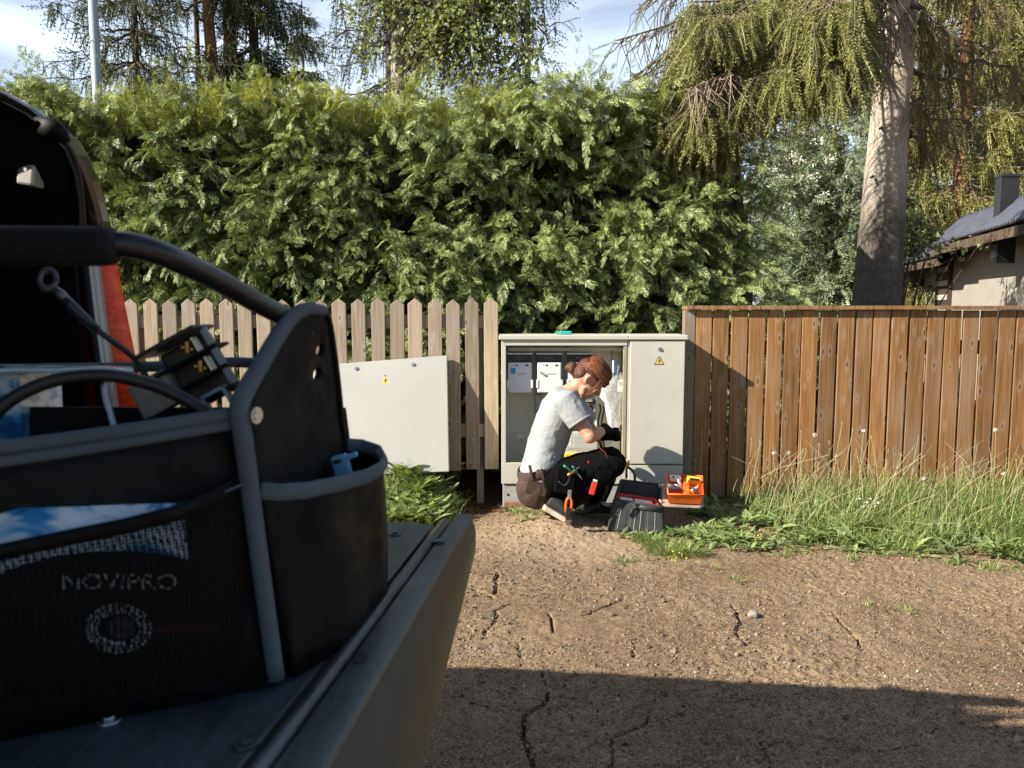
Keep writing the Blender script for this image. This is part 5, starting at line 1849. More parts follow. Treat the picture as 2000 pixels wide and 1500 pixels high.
# ------------------------------------------------------------------ open toolbox
bx0, bx1 = P(1190, 1036, 4.38), P(1296, 1042, 4.34)
tbx = thing('toolbox', P(1240, 1038, 4.5), 'black ribbed toolbox standing open on the ground beside the crouching person', 'toolbox')
fbl, fbr = P(1189, 1035, 4.38), P(1296, 1043, 4.34)
ftl, ftr = P(1201, 976, 4.42), P(1292, 989, 4.38)
btl, btr = P(1214, 937, 4.66), P(1291, 946, 4.62)
bbl, bbr = fbl + Vector((.05, .22, 0)), fbr + Vector((.0, .22, 0))
bbl.z = fbl.z; bbr.z = fbr.z
M['box_pl'] = plain('black_textured_plastic', (0.030, 0.031, 0.030), 0.55, var=0.25, scale=25, bmp=0.15, bscale=300)
w_ = .010
shell = MB()
def slab(a, b_, c_, d_, th):
    nn = (b_ - a).cross(d_ - a).normalized() * th
    shell.prism([a, b_, c_, d_], nn)
slab(fbl, fbr, ftr, ftl, w_); slab(bbr, bbl, btl, btr, w_); slab(bbl, fbl, ftl, btl, w_); slab(fbr, bbr, btr, ftr, w_); slab(fbl, bbl, bbr, fbr, w_)
shell.build('box', M['box_pl'], tbx, bevel=.002)
def onf(u, v_, d=0.0):
    a = fbl.lerp(fbr, u).lerp(ftl.lerp(ftr, u), v_)
    nn = (fbr - fbl).cross(ftl - fbl).normalized()
    if nn.y > 0: nn = -nn
    return a + nn * d
for u0, u1, wide in ((.02, .30, 0), (.36, .63, 0), (.69, .98, 0)):
    MB().prism([onf(u0, .04, .0005), onf(u1, .04, .0005), onf(u1 - .01, .78, .0005), onf(u0 + .01, .78, .0005)], onf(.5, .5, .012) - onf(.5, .5, 0)).build('front_rib', M['box_pl'], tbx, bevel=.004)
for u0 in (.14, .44, .55, .83):
    MB().prism([onf(u0, .06, .0125), onf(u0 + .012, .06, .0125), onf(u0 + .03, .74, .0125), onf(u0 + .018, .74, .0125)], onf(.5, .5, .003) - onf(.5, .5, 0)).build('rib_line', M['mid_grey'], tbx)
rim = MB(); rim.tube([ftl, ftr, btr, btl, ftl], .006, 6); rim.build('rim', M['dark_grey'], tbx, True)
mb = MB(); a = onf(.42, .86, .016); c_ = onf(.98, .86, .016); mb.tube([a, a.lerp(c_, .5), c_], [(.016, .009)] * 3, 10, ref=(0, 0, 1)); mb.build('handle', M['box_pl'], tbx, True)
mb = MB(); mb.disc(onf(.42, .86, .02), onf(.5, .5, 1) - onf(.5, .5, 0), .013, .006, 14); mb.build('handle_boss', M['mid_grey'], tbx)
mb = MB(); mb.prism([btl.lerp(ftl, .35) + Vector((-.012, 0, -.005)), btl.lerp(ftl, .95) + Vector((-.012, 0, -.005)), btl.lerp(ftl, .95) + Vector((-.020, 0, -.05)), btl.lerp(ftl, .35) + Vector((-.020, 0, -.05))], (.008, 0, 0)); mb.build('latch', M['yellow'], tbx, bevel=.002)
mb = MB(); a = P(1176, 982, 4.48); mb.tube([a, a + Vector((.03, 0, -.012)), a + Vector((.07, 0, -.008))], [.010, .012, .011], 8); mb.build('latch_lever', M['mid_grey'], tbx, True)
# clear lid folded out to the right, with an orange organiser on it
ll0, ll1, lr0, lr1 = P(1290, 985, 4.39), P(1289, 944, 4.62), P(1377, 988, 4.39), P(1372, 950, 4.64)
mb = MB(); mb.prism([ll0 + Vector((.012, 0, -.004)), lr0 + Vector((-.03, 0, -.004)), lr0 + Vector((0, .03, -.004)), lr1, ll1 + Vector((.012, 0, 0))], (0, 0, -.012))
mb.build('lid', plain('clear_smoky_lid', (.36, .30, .25), .25, var=.2), tbx, bevel=.003)
for t_ in (.15, .85):
    mb = MB(); q = ll0.lerp(ll1, t_); mb.tube([q + Vector((0, -.02, 0)), q + Vector((0, .02, 0))], [.008, .008], 10); mb.build('hinge', M['mid_grey'], tbx)
def tray(name, label, c0, c1, c2, c3, h, mat_out, mat_in, divs):
    """Open tray: floor corners front-left, front-right, back-right, back-left."""
    t = thing(name, c0, label, 'tray')
    up = (c1 - c0).cross(c3 - c0).normalized() * h
    if up.z < 0: up = -up
    mb = MB()
    out_ = [c0, c1, c2, c3]; cen = sum(out_, Vector()) / 4
    inn = [q.lerp(cen, .07) for q in out_]
    fl_ = [q.lerp(cen, .16) for q in out_]
    top_o = [q + up for q in out_]; top_i = [q + up for q in inn]; fl_u = [q + up.normalized() * .008 for q in fl_]
    base = [q.lerp(cen, .09) for q in out_]
    mo = MB()
    for i in range(4):
        j = (i + 1) % 4
        mo.add([base[i], base[j], top_o[j], top_o[i]], [(0, 1, 2, 3)])
        mo.add([top_o[i], top_o[j], top_i[j], top_i[i]], [(0, 1, 2, 3)])
    mo.add(base, [(3, 2, 1, 0)])
    mo.build('outer_wall', mat_out, t)
    mi = MB()
    for i in range(4):
        j = (i + 1) % 4
        mi.add([fl_u[i], fl_u[j], top_i[j] - up * .02, top_i[i] - up * .02], [(0, 1, 2, 3)])
    mi.add(fl_u, [(0, 1, 2, 3)])
    mi.build('inner_wall', mat_in, t)
    rm = MB(); rm.tube(top_o + [top_o[0]], .005, 6); rm.build('rim', mat_out, t, True)
    for u in divs:
        a_, b_ = fl_u[0].lerp(fl_u[1], u), fl_u[3].lerp(fl_u[2], u)
        MB().prism([a_, b_, b_ + up * .8, a_ + up * .8], (.035, 0, 0)).build('divider', mat_out, t, bevel=.003)
    return t


tz = .006
t0, t1, t2_, t3 = ll0.lerp(lr0, .14), ll0.lerp(lr0, .93), ll1.lerp(lr1, .97), ll1.lerp(lr1, .13)
for q in (t0, t1, t2_, t3): q.z += .004
orange_tray = tray('organizer_tray', 'orange compartment tray full of small parts on the opened toolbox lid', t0, t1, t2_, t3, .066, M['orange'], M['red_orange'], (.44,))
tup = (t1 - t0).cross(t3 - t0).normalized()
def on_tray(u, v_, h): return t0.lerp(t1, u).lerp(t3.lerp(t2_, u), v_) + tup * h
def bits(name, label, cat, build):
    o = build(MB()); return tag(o, label, cat)
r5 = random.Random(3)
q = on_tray(.22, .72, .075)
t = thing('connector_box', q, 'small white box in the back left corner of the orange tray', 'box')
MB().obox(q, (1, .1, -.1), (0, .6, .5), (0, -.5, .6), .07, .03, .035).build('box', M['white_pl'], t, bevel=.004)
MB().disc(q + Vector((-.015, -.022, .012)), (0, -.6, .5), .006, .004, 10).build('button', M['ink'], t)
q = on_tray(.14, .28, .075)
t = thing('insulating_tape', q, 'dark roll shaped tool lying over the left edge of the orange tray', 'tool')
MB().tube([q + Vector((-.03, 0, .012)), q + Vector((.0, 0, 0)), q + Vector((.05, -.01, -.02))], [.014, .017, .012], 12).build('body', M['dark_grey'], t, True)
q = on_tray(.74, .66, .075)
t = thing('yellow_case', q, 'yellow slotted case in the back right of the orange tray', 'case')
MB().obox(q, (1, .05, -.12), (0, .6, .5), (0, -.5, .6), .085, .03, .05).build('case', M['yellow'], t, bevel=.004)
MB().obox(q + Vector((0, -.022, .012)), (1, .05, -.12), (0, .6, .5), (0, -.5, .6), .06, .012, .006).build('slot', M['ink'], t)
for k in range(9):
    u, v_ = ((.26, .30), (.30, .45), (.20, .42), (.66, .25), (.72, .32), (.80, .28), (.86, .36), (.60, .5), (.36, .62))[k]
    q = on_tray(u, v_, .055)
    mt = ('orange', 'white_pl', 'red_orange', 'orange', 'white_pl', 'dark_grey', 'orange', 'red_orange', 'white_pl')[k]
    nm = ('orange', 'white', 'reddish', 'orange', 'white', 'dark', 'orange', 'reddish', 'white')[k]
    d1 = Vector((r5.uniform(-1, 1), r5.uniform(-.3, .3), r5.uniform(-.2, .9))).normalized()
    mb = MB().tube([q - d1 * .026, q - d1 * .01, q + d1 * .02, q + d1 * .03], [.006, .010, .009, .005], 8)
    side = 'left compartment' if u < .44 else 'right compartment'
    lab = '%s plug lying in the %s of the orange tray%s' % (nm, side, (', nearest the front', ', near the divider', ', in the middle', ', front corner', ', next to the dark one', '', ', far right', ', at the back', ', leaning on the divider')[k])
    tag(mb.build('plug', M[mt], None, True), lab, 'plug', 'loose plugs in the orange tray')
# red tray inside the box
r0_, r1_, r2_, r3_ = ftl.lerp(ftr, .06) + Vector((0, .03, -.035)), ftl.lerp(ftr, .95) + Vector((0, .03, -.035)), ftl.lerp(ftr, .95) + Vector((0, .12, -.02)), ftl.lerp(ftr, .06) + Vector((0, .12, -.02))
rt2 = tray('red_tray', 'long red tray of small cards inside the black toolbox', r0_, r1_, r2_, r3_, .032, M['red_orange'], M['red_pl'], ())
for k, (u0, u1, mt, lab) in enumerate(((.10, .42, 'white_pl', 'white pack of terminals at the left end of the red tray'), (.46, .90, 'white_pl', 'white labelled card lying in the right half of the red tray'))):
    a, c_ = r0_.lerp(r1_, u0), r0_.lerp(r1_, u1)
    q = a.lerp(c_, .5) + Vector((0, .045, .026))
    tag(MB().obox(q, c_ - a, (0, 1, .25), (0, -.25, 1), (c_ - a).length, .055, .008).build('terminal_card', M[mt], None, bevel=.002), lab, 'card')
# ------------------------------------------------------------------ plants along the fence
M['grass'] = leaf('grass_blades', (0.085, 0.145, 0.03), (0.36, 0.43, 0.15), 0.3, 0.45, 3.0, 0.45, 0.6)
M['weed'] = leaf('weed_leaves', (0.11, 0.175, 0.055), (0.38, 0.45, 0.20), 0.3, 0.42, 3.0, 0.5, 0.6)
M['dry_stem'] = leaf('dry_stalks', (0.22, 0.19, 0.10), (0.46, 0.40, 0.24), 0.1, 0.6, 4.0, 0.3, 0.7)
M['puff'] = plain('dandelion_down', (0.55, 0.52, 0.46), 0.95, var=0.1)


def blade_template(seg=4, bend=.5):
    v, f = [], []
    for i in range(seg + 1):
        t = i / seg
        w = .5 * (1 - t) ** .7 * (0.6 + .8 * min(1, t * 3)) if i < seg else .02
        y = t * math.cos(bend * t); z = -bend * t * t * .6
        v += [(-w, y, z), (w, y, z)]
    for i in range(seg):
        f.append((2 * i, 2 * i + 1, 2 * i + 3, 2 * i + 2))
    return np.array(v), np.array(f)


def lobed_template(seg=7, bend=.9, seed=0):
    """Dandelion leaf: toothed strip folded along its midrib."""
    rr = random.Random(seed)
    v, f = [], []
    for i in range(seg * 2 + 1):
        t = i / (seg * 2)
        w = (.03 + .095 * math.sin(math.pi * min(1, t * 1.02) ** 1.3)) * (1.25 if i % 2 else .65)
        y = t; z = -bend * t * t * .45 + .12 * t
        v += [(-w, y - .04 * (i % 2), z + w * .35), (0, y, z), (w, y - .04 * (i % 2), z + w * .35)]
    for i in range(seg * 2):
        a = 3 * i
        f += [(a, a + 1, a + 4, a + 3), (a + 1, a + 2, a + 5, a + 4)]
    return np.array(v), np.array(f)


def blades(x, y, h, wid, lean, seed, bend=.6, wind=(0.0, 0.0)):
    r = np.random.default_rng(seed)
    N = len(x)
    z = ground_height(x, y, False) - .005
    a = r.uniform(0, 6.28, N)
    ln = np.abs(r.normal(lean, lean * .6, N))
    D = np.stack([np.cos(a) * ln + wind[0], np.sin(a) * ln + wind[1], np.ones(N)], 1)
    U = np.stack([-np.cos(a), -np.sin(a), ln], 1) + r.normal(0, .2, (N, 3))
    return scatter(*blade_template(4, bend), frames(D, U, np.stack([np.full(N, 1.0) * wid * r.uniform(.6, 1.3, N), h, h], 1)), np.stack([x, y, z], 1))


def rosettes(cx, cy, size, per, seed, up=.85):
    r = np.random.default_rng(seed)
    N = len(cx) * per
    x = np.repeat(cx, per); y = np.repeat(cy, per); s = np.repeat(size, per) * r.uniform(.6, 1.2, N)
    z = ground_height(x, y, False)
    a = r.uniform(0, 6.28, N); e = np.abs(r.normal(up, .3, N))
    D = np.stack([np.cos(a), np.sin(a), e], 1); U = np.stack([-np.cos(a) * e, -np.sin(a) * e, np.ones(N)], 1) + r.normal(0, .2, (N, 3))
    return scatter(*lobed_template(5, .9, seed), frames(D, U, s), np.stack([x, y, z], 1))


def front_edge(x):
    """Front limit of the weed strip (distance) for a given x."""
    return np.interp(x, [.55, .75, .95, 1.2, 1.6, 2.0, 2.4, 2.8, 3.4, 4.5], [4.35, 4.12, 4.05, 4.25, 4.12, 4.02, 3.98, 3.88, 3.80, 3.7]) + .10 * vnoise(x, x * 0, 3.0, 71) + .05 * vnoise(x, x * 0, 11.0, 72)


def strip(N, seed, pw=1.0, back=5.16, x0=.62, x1=4.6):
    r = np.random.default_rng(seed)
    x = r.uniform(x0, x1, N); u = r.random(N) ** pw
    fe = front_edge(x)
    y = fe + (back - fe) * u
    # keep the toolbox, the feet and the cabinet clear
    ok = ~((x > .50) & (x < 1.20) & (y > 4.40)) & ~((x < .9) & (y > 4.72))
    ok &= ~((x > 1.12) & (x < 1.48) & (y > 4.55) & (r.random(N) < .55))
    return x[ok], y[ok], u[ok]


parts = []
x, y, u = strip(30000, 81)
tuft = vnoise(x, y, 4, 83) + .5 * vnoise(x, y, 11, 84) > .02
x, y, u = x[tuft], y[tuft], u[tuft]
right = np.clip((x - 1.3) / 1.2, .25, 1)
h = (.055 + .17 * u * rng.random(len(x)) + .08 * rng.random(len(x))) * (.55 + .6 * right)
parts.append(blades(x, y, h, .0042, .35, 84, .75))
x, y, u = strip(9000, 85, .55, 5.17, 1.5)
h = (.14 + .24 * rng.random(len(x)) ** 1.5) * np.clip((x - 1.1) / .9, .35, 1)
parts.append(blades(x, y, h, .0038, .30, 86, .6, (.05, -.05)))
# tufts near the toolbox, on the mound and in the sand
def clump(px, py, r0, n_, hh, seed):
    c_ = G(px, py); r = np.random.default_rng(seed)
    a = r.uniform(0, 6.28, n_); d_ = r0 * np.sqrt(r.random(n_))
    return blades(c_.x + d_ * np.cos(a), c_.y + d_ * np.sin(a) * .7, hh * r.uniform(.5, 1.2, n_), .0036, .55, seed, .8)
for i, q in enumerate(((1222, 1092, .035, 46, .07), (1300, 1075, .10, 330, .12), (1270, 1060, .07, 200, .11), (1340, 1080, .09, 260, .11), (1440, 1135, .045, 60, .045), (1432, 1128, .02, 30, .04), (1690, 1185, .03, 30, .035), (1770, 1192, .04, 46, .045), (1555, 1155, .03, 20, .03), (1395, 1108, .03, 30, .04), (1006, 1012, .05, 60, .05), (1040, 1015, .05, 70, .055), (1022, 1030, .04, 40, .04), (1000, 1000, .05, 60, .06), (1085, 1008, .06, 80, .05), (960, 1042, .03, 24, .03), (1030, 1052, .03, 26, .03), (1150, 1018, .05, 80, .06), (1170, 1022, .04, 60, .06))):
    parts.append(clump(*q, 100 + i))
# ragged fringe: small tufts creeping out over the sand
r = np.random.default_rng(150)
for i in range(46):
    x_ = r.uniform(.8, 3.6)
    y_ = float(front_edge(np.array([x_]))[0]) - abs(r.normal(0, .10)) - .01
    n_ = int(r.integers(8, 46)); a = r.uniform(0, 6.28, n_); d_ = r.uniform(.02, .06) * np.sqrt(r.random(n_))
    parts.append(blades(x_ + d_ * np.cos(a), y_ + d_ * np.sin(a), r.uniform(.03, .09) * r.uniform(.5, 1.2, n_), .0036, .7, 500 + i, .9))
# left patch below the leaning cover
r = np.random.default_rng(90)
n_ = 2200
x = r.normal(-.63, .15, n_); y = r.uniform(4.45, 5.05, n_)
ok = (x > -1.15) & (x < -.32); x, y = x[ok], y[ok]
parts.append(blades(x, y, (.09 + .14 * r.random(len(x))), .0042, .40, 91, .8))
V, F = merge(parts)
tag(np_mesh('grass', V, F, M['grass'], None, True), 'uncut grass growing in tufts along the foot of the board fence', 'grass', kind='stuff')

parts = []
x, y, u = strip(620, 92, .9, 5.1)
parts.append(rosettes(x, y, .055 + .075 * rng.random(len(x)) * np.clip(x - .4, .5, 1.1), 7, 93))
for i, (px, py, nn, sp, sz) in enumerate(((1250, 1040, 10, .12, .075), (1330, 1045, 16, .14, .085), (1400, 1060, 16, .14, .085), (1380, 1010, 12, .10, .09), (1450, 1070, 16, .14, .08), (1010, 1008, 4, .06, .055), (1065, 1012, 5, .06, .06), (1030, 1032, 3, .05, .05), (1160, 1010, 9, .08, .075), (1200, 1000, 8, .08, .075), (1135, 1012, 6, .05, .06))):
    c_ = G(px, py); r = np.random.default_rng(200 + i)
    xx = c_.x + r.normal(0, sp * .6, nn); yy = c_.y + r.normal(0, sp * .35, nn)
    parts.append(rosettes(xx, yy, np.full(nn, sz), 7, 300 + i))
r = np.random.default_rng(94)
xx = r.normal(-.60, .13, 60); yy = r.uniform(4.45, 5.0, 60)
ok = (xx > -1.1) & (xx < -.36)
parts.append(rosettes(xx[ok], yy[ok], np.full(ok.sum(), .16), 7, 95, 1.5))
r = np.random.default_rng(160)
xx = r.uniform(.85, 3.5, 46); yy = front_edge(xx) - np.abs(r.normal(0, .07, 46))
parts.append(rosettes(xx, yy, r.uniform(.04, .09, 46), 6, 161, .45))
V, F = merge(parts)
tag(np_mesh('weeds', V, F, M['weed'], None, True), 'broad leaved weeds and dandelion leaves among the grass', 'weeds', kind='stuff')

# dry stalks leaning every way
mb = MB(); rr = random.Random(15)
for k in range(230):
    x_ = rr.uniform(1.45, 3.9); y_ = rr.uniform(4.25, 5.1)
    h = rr.uniform(.18, .50); lx, ly = rr.gauss(.04, .16), rr.gauss(-.02, .10)
    b_ = Vector((x_, y_, gz(x_, y_)))
    mb.tube(curve_pts([b_, b_ + Vector((lx * .35, ly * .35, h * .6)), b_ + Vector((lx, ly, h))], 6), [.0022, .0020, .0018, .0016, .0014, .0011], 4, cap=False)
for k in range(16):
    x_ = rr.uniform(1.3, 3.6); y_ = rr.uniform(4.1, 4.8); a = rr.uniform(-.5, .5)
    b_ = Vector((x_, y_, gz(x_, y_) + .03))
    mb.tube(curve_pts([b_, b_ + Vector((.12, .02, .05)), b_ + Vector((.26 * math.cos(a), .2 * math.sin(a), rr.uniform(.0, .12)))], 6), .0020, 4, cap=False)
tag(mb.build('dry_stalks', M['dry_stem'], None, True, fix=False), 'dry pale stalks leaning out of the grass by the board fence', 'stalks', kind='stuff')

# dandelions gone to seed: stem and head, copied
PUFFS = [(1512, 885, 1), (1540, 885, 1), (1468, 860, 0), (1485, 865, 0), (1565, 845, 0), (1592, 850, 1), (1600, 870, 0), (1620, 865, 0), (1645, 828, 0), (1687, 842, 1), (1666, 840, 0), (1702, 855, 0), (1735, 880, 0), (1760, 890, 0), (1790, 930, 0), (1805, 935, 1), (1880, 905, 0), (1945, 840, 1), (1475, 928, 0), (1632, 890, 1), (1710, 930, 0), (1850, 915, 0), (1960, 925, 1), (1985, 900, 0), (1575, 880, 0)]
mate = {}
for k, (px, py, kind) in enumerate(sorted(PUFFS)):
    Y_ = 4.98 - .28 * ((k * 7) % 5) / 5
    hd_ = P(px, py, Y_)
    bx_ = hd_.x + random.uniform(-.10, .10); by_ = Y_ + random.uniform(-.05, .05)
    b_ = Vector((bx_, by_, gz(bx_, by_)))
    nm = 'dandelion'
    t = thing(nm, b_, '', 'dandelion', 'dandelions gone to seed along the board fence')
    mb = MB(); mid = b_.lerp(hd_, .5) + Vector((random.uniform(-.02, .02), 0, .02))
    mb.tube(curve_pts([b_, mid, hd_], 8), lerp_list([.0030, .0024, .0020], 8), 6, cap=False)
    mb.build('stem', M['dry_stem'], t, True)
    hb = MB(); rr = random.Random(k)
    if kind:
        hb.ball(hd_, .004, 8, 6)
        for i in range(110):
            d_ = Vector((rr.gauss(0, 1), rr.gauss(0, 1), rr.gauss(0, 1))).normalized()
            e = hd_ + d_ * .016 * rr.uniform(.8, 1.05)
            s_ = d_.orthogonal().normalized() * .0026; s2 = d_.cross(s_)
            hb.add([e - s_, e + s2, e + s_, e - s2], [(0, 1, 2, 3)])
            hb.add([hd_, hd_ + s_ * .15, e, e + s_ * .1], [(0, 1, 2, 3)])
    else:
        hb.ball(hd_ + Vector((0, 0, .003)), (.0055, .0055, .0075), 8, 6)
        hb.tube([hd_ + Vector((0, 0, .008)), hd_ + Vector((0, 0, .014))], [.005, .0075], 8)
    hb.build('seed_head', M['puff'] if kind else M['dry_stem'], t, True, fix=False)
    mate[('o', k)] = (t, px, py, kind)
ds = [mate[('o', k)] for k in range(len(PUFFS))]
for kind in (0, 1):
    row = [q for q in ds if q[3] == kind]
    names = ['first', 'second', 'third', 'fourth', 'fifth', 'sixth', 'seventh', 'eighth', 'ninth', 'tenth', 'eleventh', 'twelfth', 'thirteenth', 'fourteenth', 'fifteenth', 'sixteenth', 'seventeenth', 'eighteenth']
    for i, (t, px, py, kd) in enumerate(row):
        if kind:
            t['label'] = 'round white dandelion seed head, %s from the left of the fluffy ones' % names[i]
        else:
            t['label'] = 'bare dandelion stalk with small closed head, %s from the left of such stalks' % names[i]
# a few small white flowers
for i, (px, py) in enumerate(((1676, 975), (1690, 982), (1697, 975), (1705, 990), (1684, 990), (1712, 983))):
    q = P(px, py, 4.45); t = thing('white_flower', q, 'small white flower in the low weeds before the middle of the board fence', 'flower', 'small white flowers in the weeds')
    mb = MB()
    for j in range(7):
        a = j * .9; d_ = Vector((math.cos(a), math.sin(a) * .6 - .5, .6 + .3 * math.sin(a * 2))).normalized()
        s_ = d_.orthogonal().normalized() * .005
        mb.add([q, q + d_ * .009 - s_, q + d_ * .016, q + d_ * .009 + s_], [(0, 1, 2, 3)])
    mb.build('petals', M['white_fl'], t, fix=False)
    MB().tube([q, Vector((q.x, q.y + .02, gz(q.x, q.y)))], [.0015, .002], 5).build('stem', M['weed'], t)
# clump of yellow flowers by the toolbox
yf = MB(); rr = random.Random(4)
for (px, py, n_) in ((1318, 1082, 14), (1482, 1048, 12)):
    c_ = P(px, py, G(px, py + 25).y)
    for k in range(n_):
        yf.ball(c_ + Vector((rr.gauss(0, .03), rr.gauss(0, .03), rr.gauss(0, .018))), rr.uniform(.003, .006), 6, 4)
tag(yf.build('yellow_blossom', plain('dull_yellow_blossom', (.45, .37, .08), .8), None, True, fix=False), 'tiny yellow blossoms in the weeds beside the toolbox', 'blossom', kind='stuff')
# litter under the hedge: dry leaves
N = 2600
x = rng.uniform(-3.5, .0, N); y = rng.uniform(5.0, 5.7, N)
x2 = rng.uniform(-.45, .0, 500); y2 = rng.uniform(4.85, 5.2, 500)
x = np.concatenate([x, x2]); y = np.concatenate([y, y2]); N = len(x)
z = ground_height(x, y, False) + .006
D = rng.normal(size=(N, 3)); D[:, 2] *= .4
U = np.stack([rng.normal(0, .5, N), rng.normal(0, .5, N), np.ones(N)], 1)
V, F = scatter(*LEAF_T, frames(D, U, rng.uniform(.012, .035, N)), np.stack([x, y, z], 1))
M['litter'] = leaf('dead_leaves', (0.06, 0.030, 0.015), (0.19, 0.105, 0.055), 0.1, 0.8, 3, 0.2, 0.8)
tag(np_mesh('leaf_litter', V, F, M['litter']), 'brown dead leaves and needles lying under the picket fence', 'leaf litter', kind='stuff')
# ------------------------------------------------------------------ pickup truck with its tailgate down
def scuffed(name, dark, light, rl, rh, spec):
    """Worn liner plastic: blotches, streaks and specks of dust."""
    m, n, l, b = nt(name)
    v = objvec(n, l)
    a = noise_node(n, l, 7, 6, 0.7, v, 0.8)
    st = noise_node(n, l, 1.0, 5, 0.7, objvec(n, l, (60, 9, 40)), 0.5)
    f = noise_node(n, l, 260, 3, 0.7, v)
    k = mixc(n, l, 0.45, a.outputs['Fac'], st.outputs['Fac'])
    c = ramp(n, l, k, [(0.30, dark), (0.55, tuple((p + q) / 2 for p, q in zip(dark, light))), (0.72, light)])
    sp = ramp(n, l, f.outputs['Fac'], [(0.62, (0, 0, 0)), (0.74, (0.6,) * 3)])
    l.new(mixc(n, l, sp.outputs['Color'], c.outputs['Color'], tuple(min(1, q * 2.2) for q in light)), b.inputs['Base Color'])
    r = ramp(n, l, k, [(0.3, (rl,) * 3), (0.7, (rh,) * 3)])
    l.new(r.outputs['Color'], b.inputs['Roughness'])
    b.inputs['Specular IOR Level'].default_value = spec
    bump(n, l, b, mixc(n, l, 0.5, f.outputs['Fac'], st.outputs['Fac']), 0.15, 0.002)
    return m


M['gate'] = scuffed('scuffed_dark_liner', (0.016, 0.022, 0.024), (0.105, 0.125, 0.13), 0.28, 0.6, 0.5)
M['gate_lip'] = scuffed('scuffed_plastic_edge', (0.022, 0.029, 0.031), (0.095, 0.115, 0.12), 0.26, 0.5, 0.5)
M['truck_paint'] = plain('dark_metallic_paint', (0.050, 0.046, 0.036), 0.20, 0.35, 0.12, 5, spec=0.6, coat=0.7)
M['truck_black'] = plain('black_jamb_plastic', (0.0025, 0.0025, 0.003), 0.6, var=0.3, scale=14, spec=0.25)
M['seal'] = plain('rubber_seal', (0.010, 0.010, 0.011), 0.7)
M['trim'] = plain('satin_grey_trim', (0.36, 0.35, 0.33), 0.4, 0.3, 0.1)
M['rubber'] = plain('tyre_rubber', (0.02, 0.02, 0.02), 0.85, var=0.2, scale=30, bmp=0.3)
m, n, l, b = nt('red_lamp_lens')
v = objvec(n, l, (9, 9, 16))
t = noise_node(n, l, 3, 4, 0.6, v, 1.0)
r = ramp(n, l, t.outputs['Fac'], [(0.3, (0.75, 0.018, 0.004)), (0.7, (1.0, 0.13, 0.03))])
l.new(r.outputs['Color'], b.inputs['Base Color']); b.inputs['Roughness'].default_value = 0.32; b.inputs['Specular IOR Level'].default_value = 0.25
M['lens'] = m

GZ0 = 0.92
xo = lambda Y: -.073 - (1.41 - Y) * .1025       # outer top edge of the tailgate
xb = lambda Y: -.069 - (1.41 - Y) * .0306       # outer bottom edge
xi = lambda Y: -.133 - (1.37 - Y) * .1206       # groove
YN, YF = -.18, 1.41
truck = thing('pickup_truck', (-1.6, .7, 0), 'dark pickup truck with a canopy and its tailgate lowered flat', 'pickup truck')
ys_ = np.linspace(YN, YF, 18)
mb = MB()
rows, rows2 = [], []
for y in ys_:
    e = min(1.0, (YF - y) / .012)
    a, c_ = xo(y), xb(y)
    rows.append([(xi(y) + .026, y, GZ0 - .03), (xi(y) + .026, y, GZ0), (a - .006, y, GZ0), (a - .0015, y, GZ0 - .0015), (a, y, GZ0 - .006), (a - .004, y, GZ0 - .010), (xi(y) + .026, y, GZ0 - .06)])
    rows2.append([(a - .002, y, GZ0 - .0085), (a * .62 + c_ * .38 + .003, y, GZ0 - .030), (a * .2 + c_ * .8 + .002, y, GZ0 - .058), (c_, y, .846), (c_ - .012, y, .838), (c_ - .08, y, .838)])
mb.loft(rows)
nr_, nc_ = len(rows), len(rows[0])
mb.f.append(tuple((nr_ - 1) * nc_ + j for j in range(nc_)))
gate = MB()
gate.add([(-.76, YN, .846), (xi(YN) - .012, YN, .846), (xi(1.385) - .012, 1.385, .846), (-.76, 1.47, .846), (-.76, YN, GZ0 - .012), (xi(YN) - .012, YN, GZ0 - .012), (xi(1.385) - .012, 1.385, GZ0 - .012), (-.76, 1.47, GZ0 - .012)],
         [(0, 3, 2, 1), (4, 5, 6, 7), (0, 1, 5, 4), (1, 2, 6, 5), (2, 3, 7, 6), (3, 0, 4, 7)])
tg = gate.build('tailgate', M['gate'], truck, bevel=.003)
lipo = mb.build('edge_cover', M['gate_lip'], tg, True); es_ = lipo.modifiers.new('edge', 'EDGE_SPLIT'); es_.split_angle = math.radians(35)
fm = MB(); fm.loft(rows2)
fm.f.append(tuple((len(rows2) - 1) * 6 + j for j in range(6)))
M['face'] = plain('ground_tinted_paint', (0.045, 0.041, 0.032), 0.42, 0.3, 0.15, 4, spec=0.5)  # brown tint painted in for the sandy ground's reflection on this face
fm.build('outer_face', M['face'], tg, True).modifiers.new('edge', 'EDGE_SPLIT').split_angle = math.radians(40)
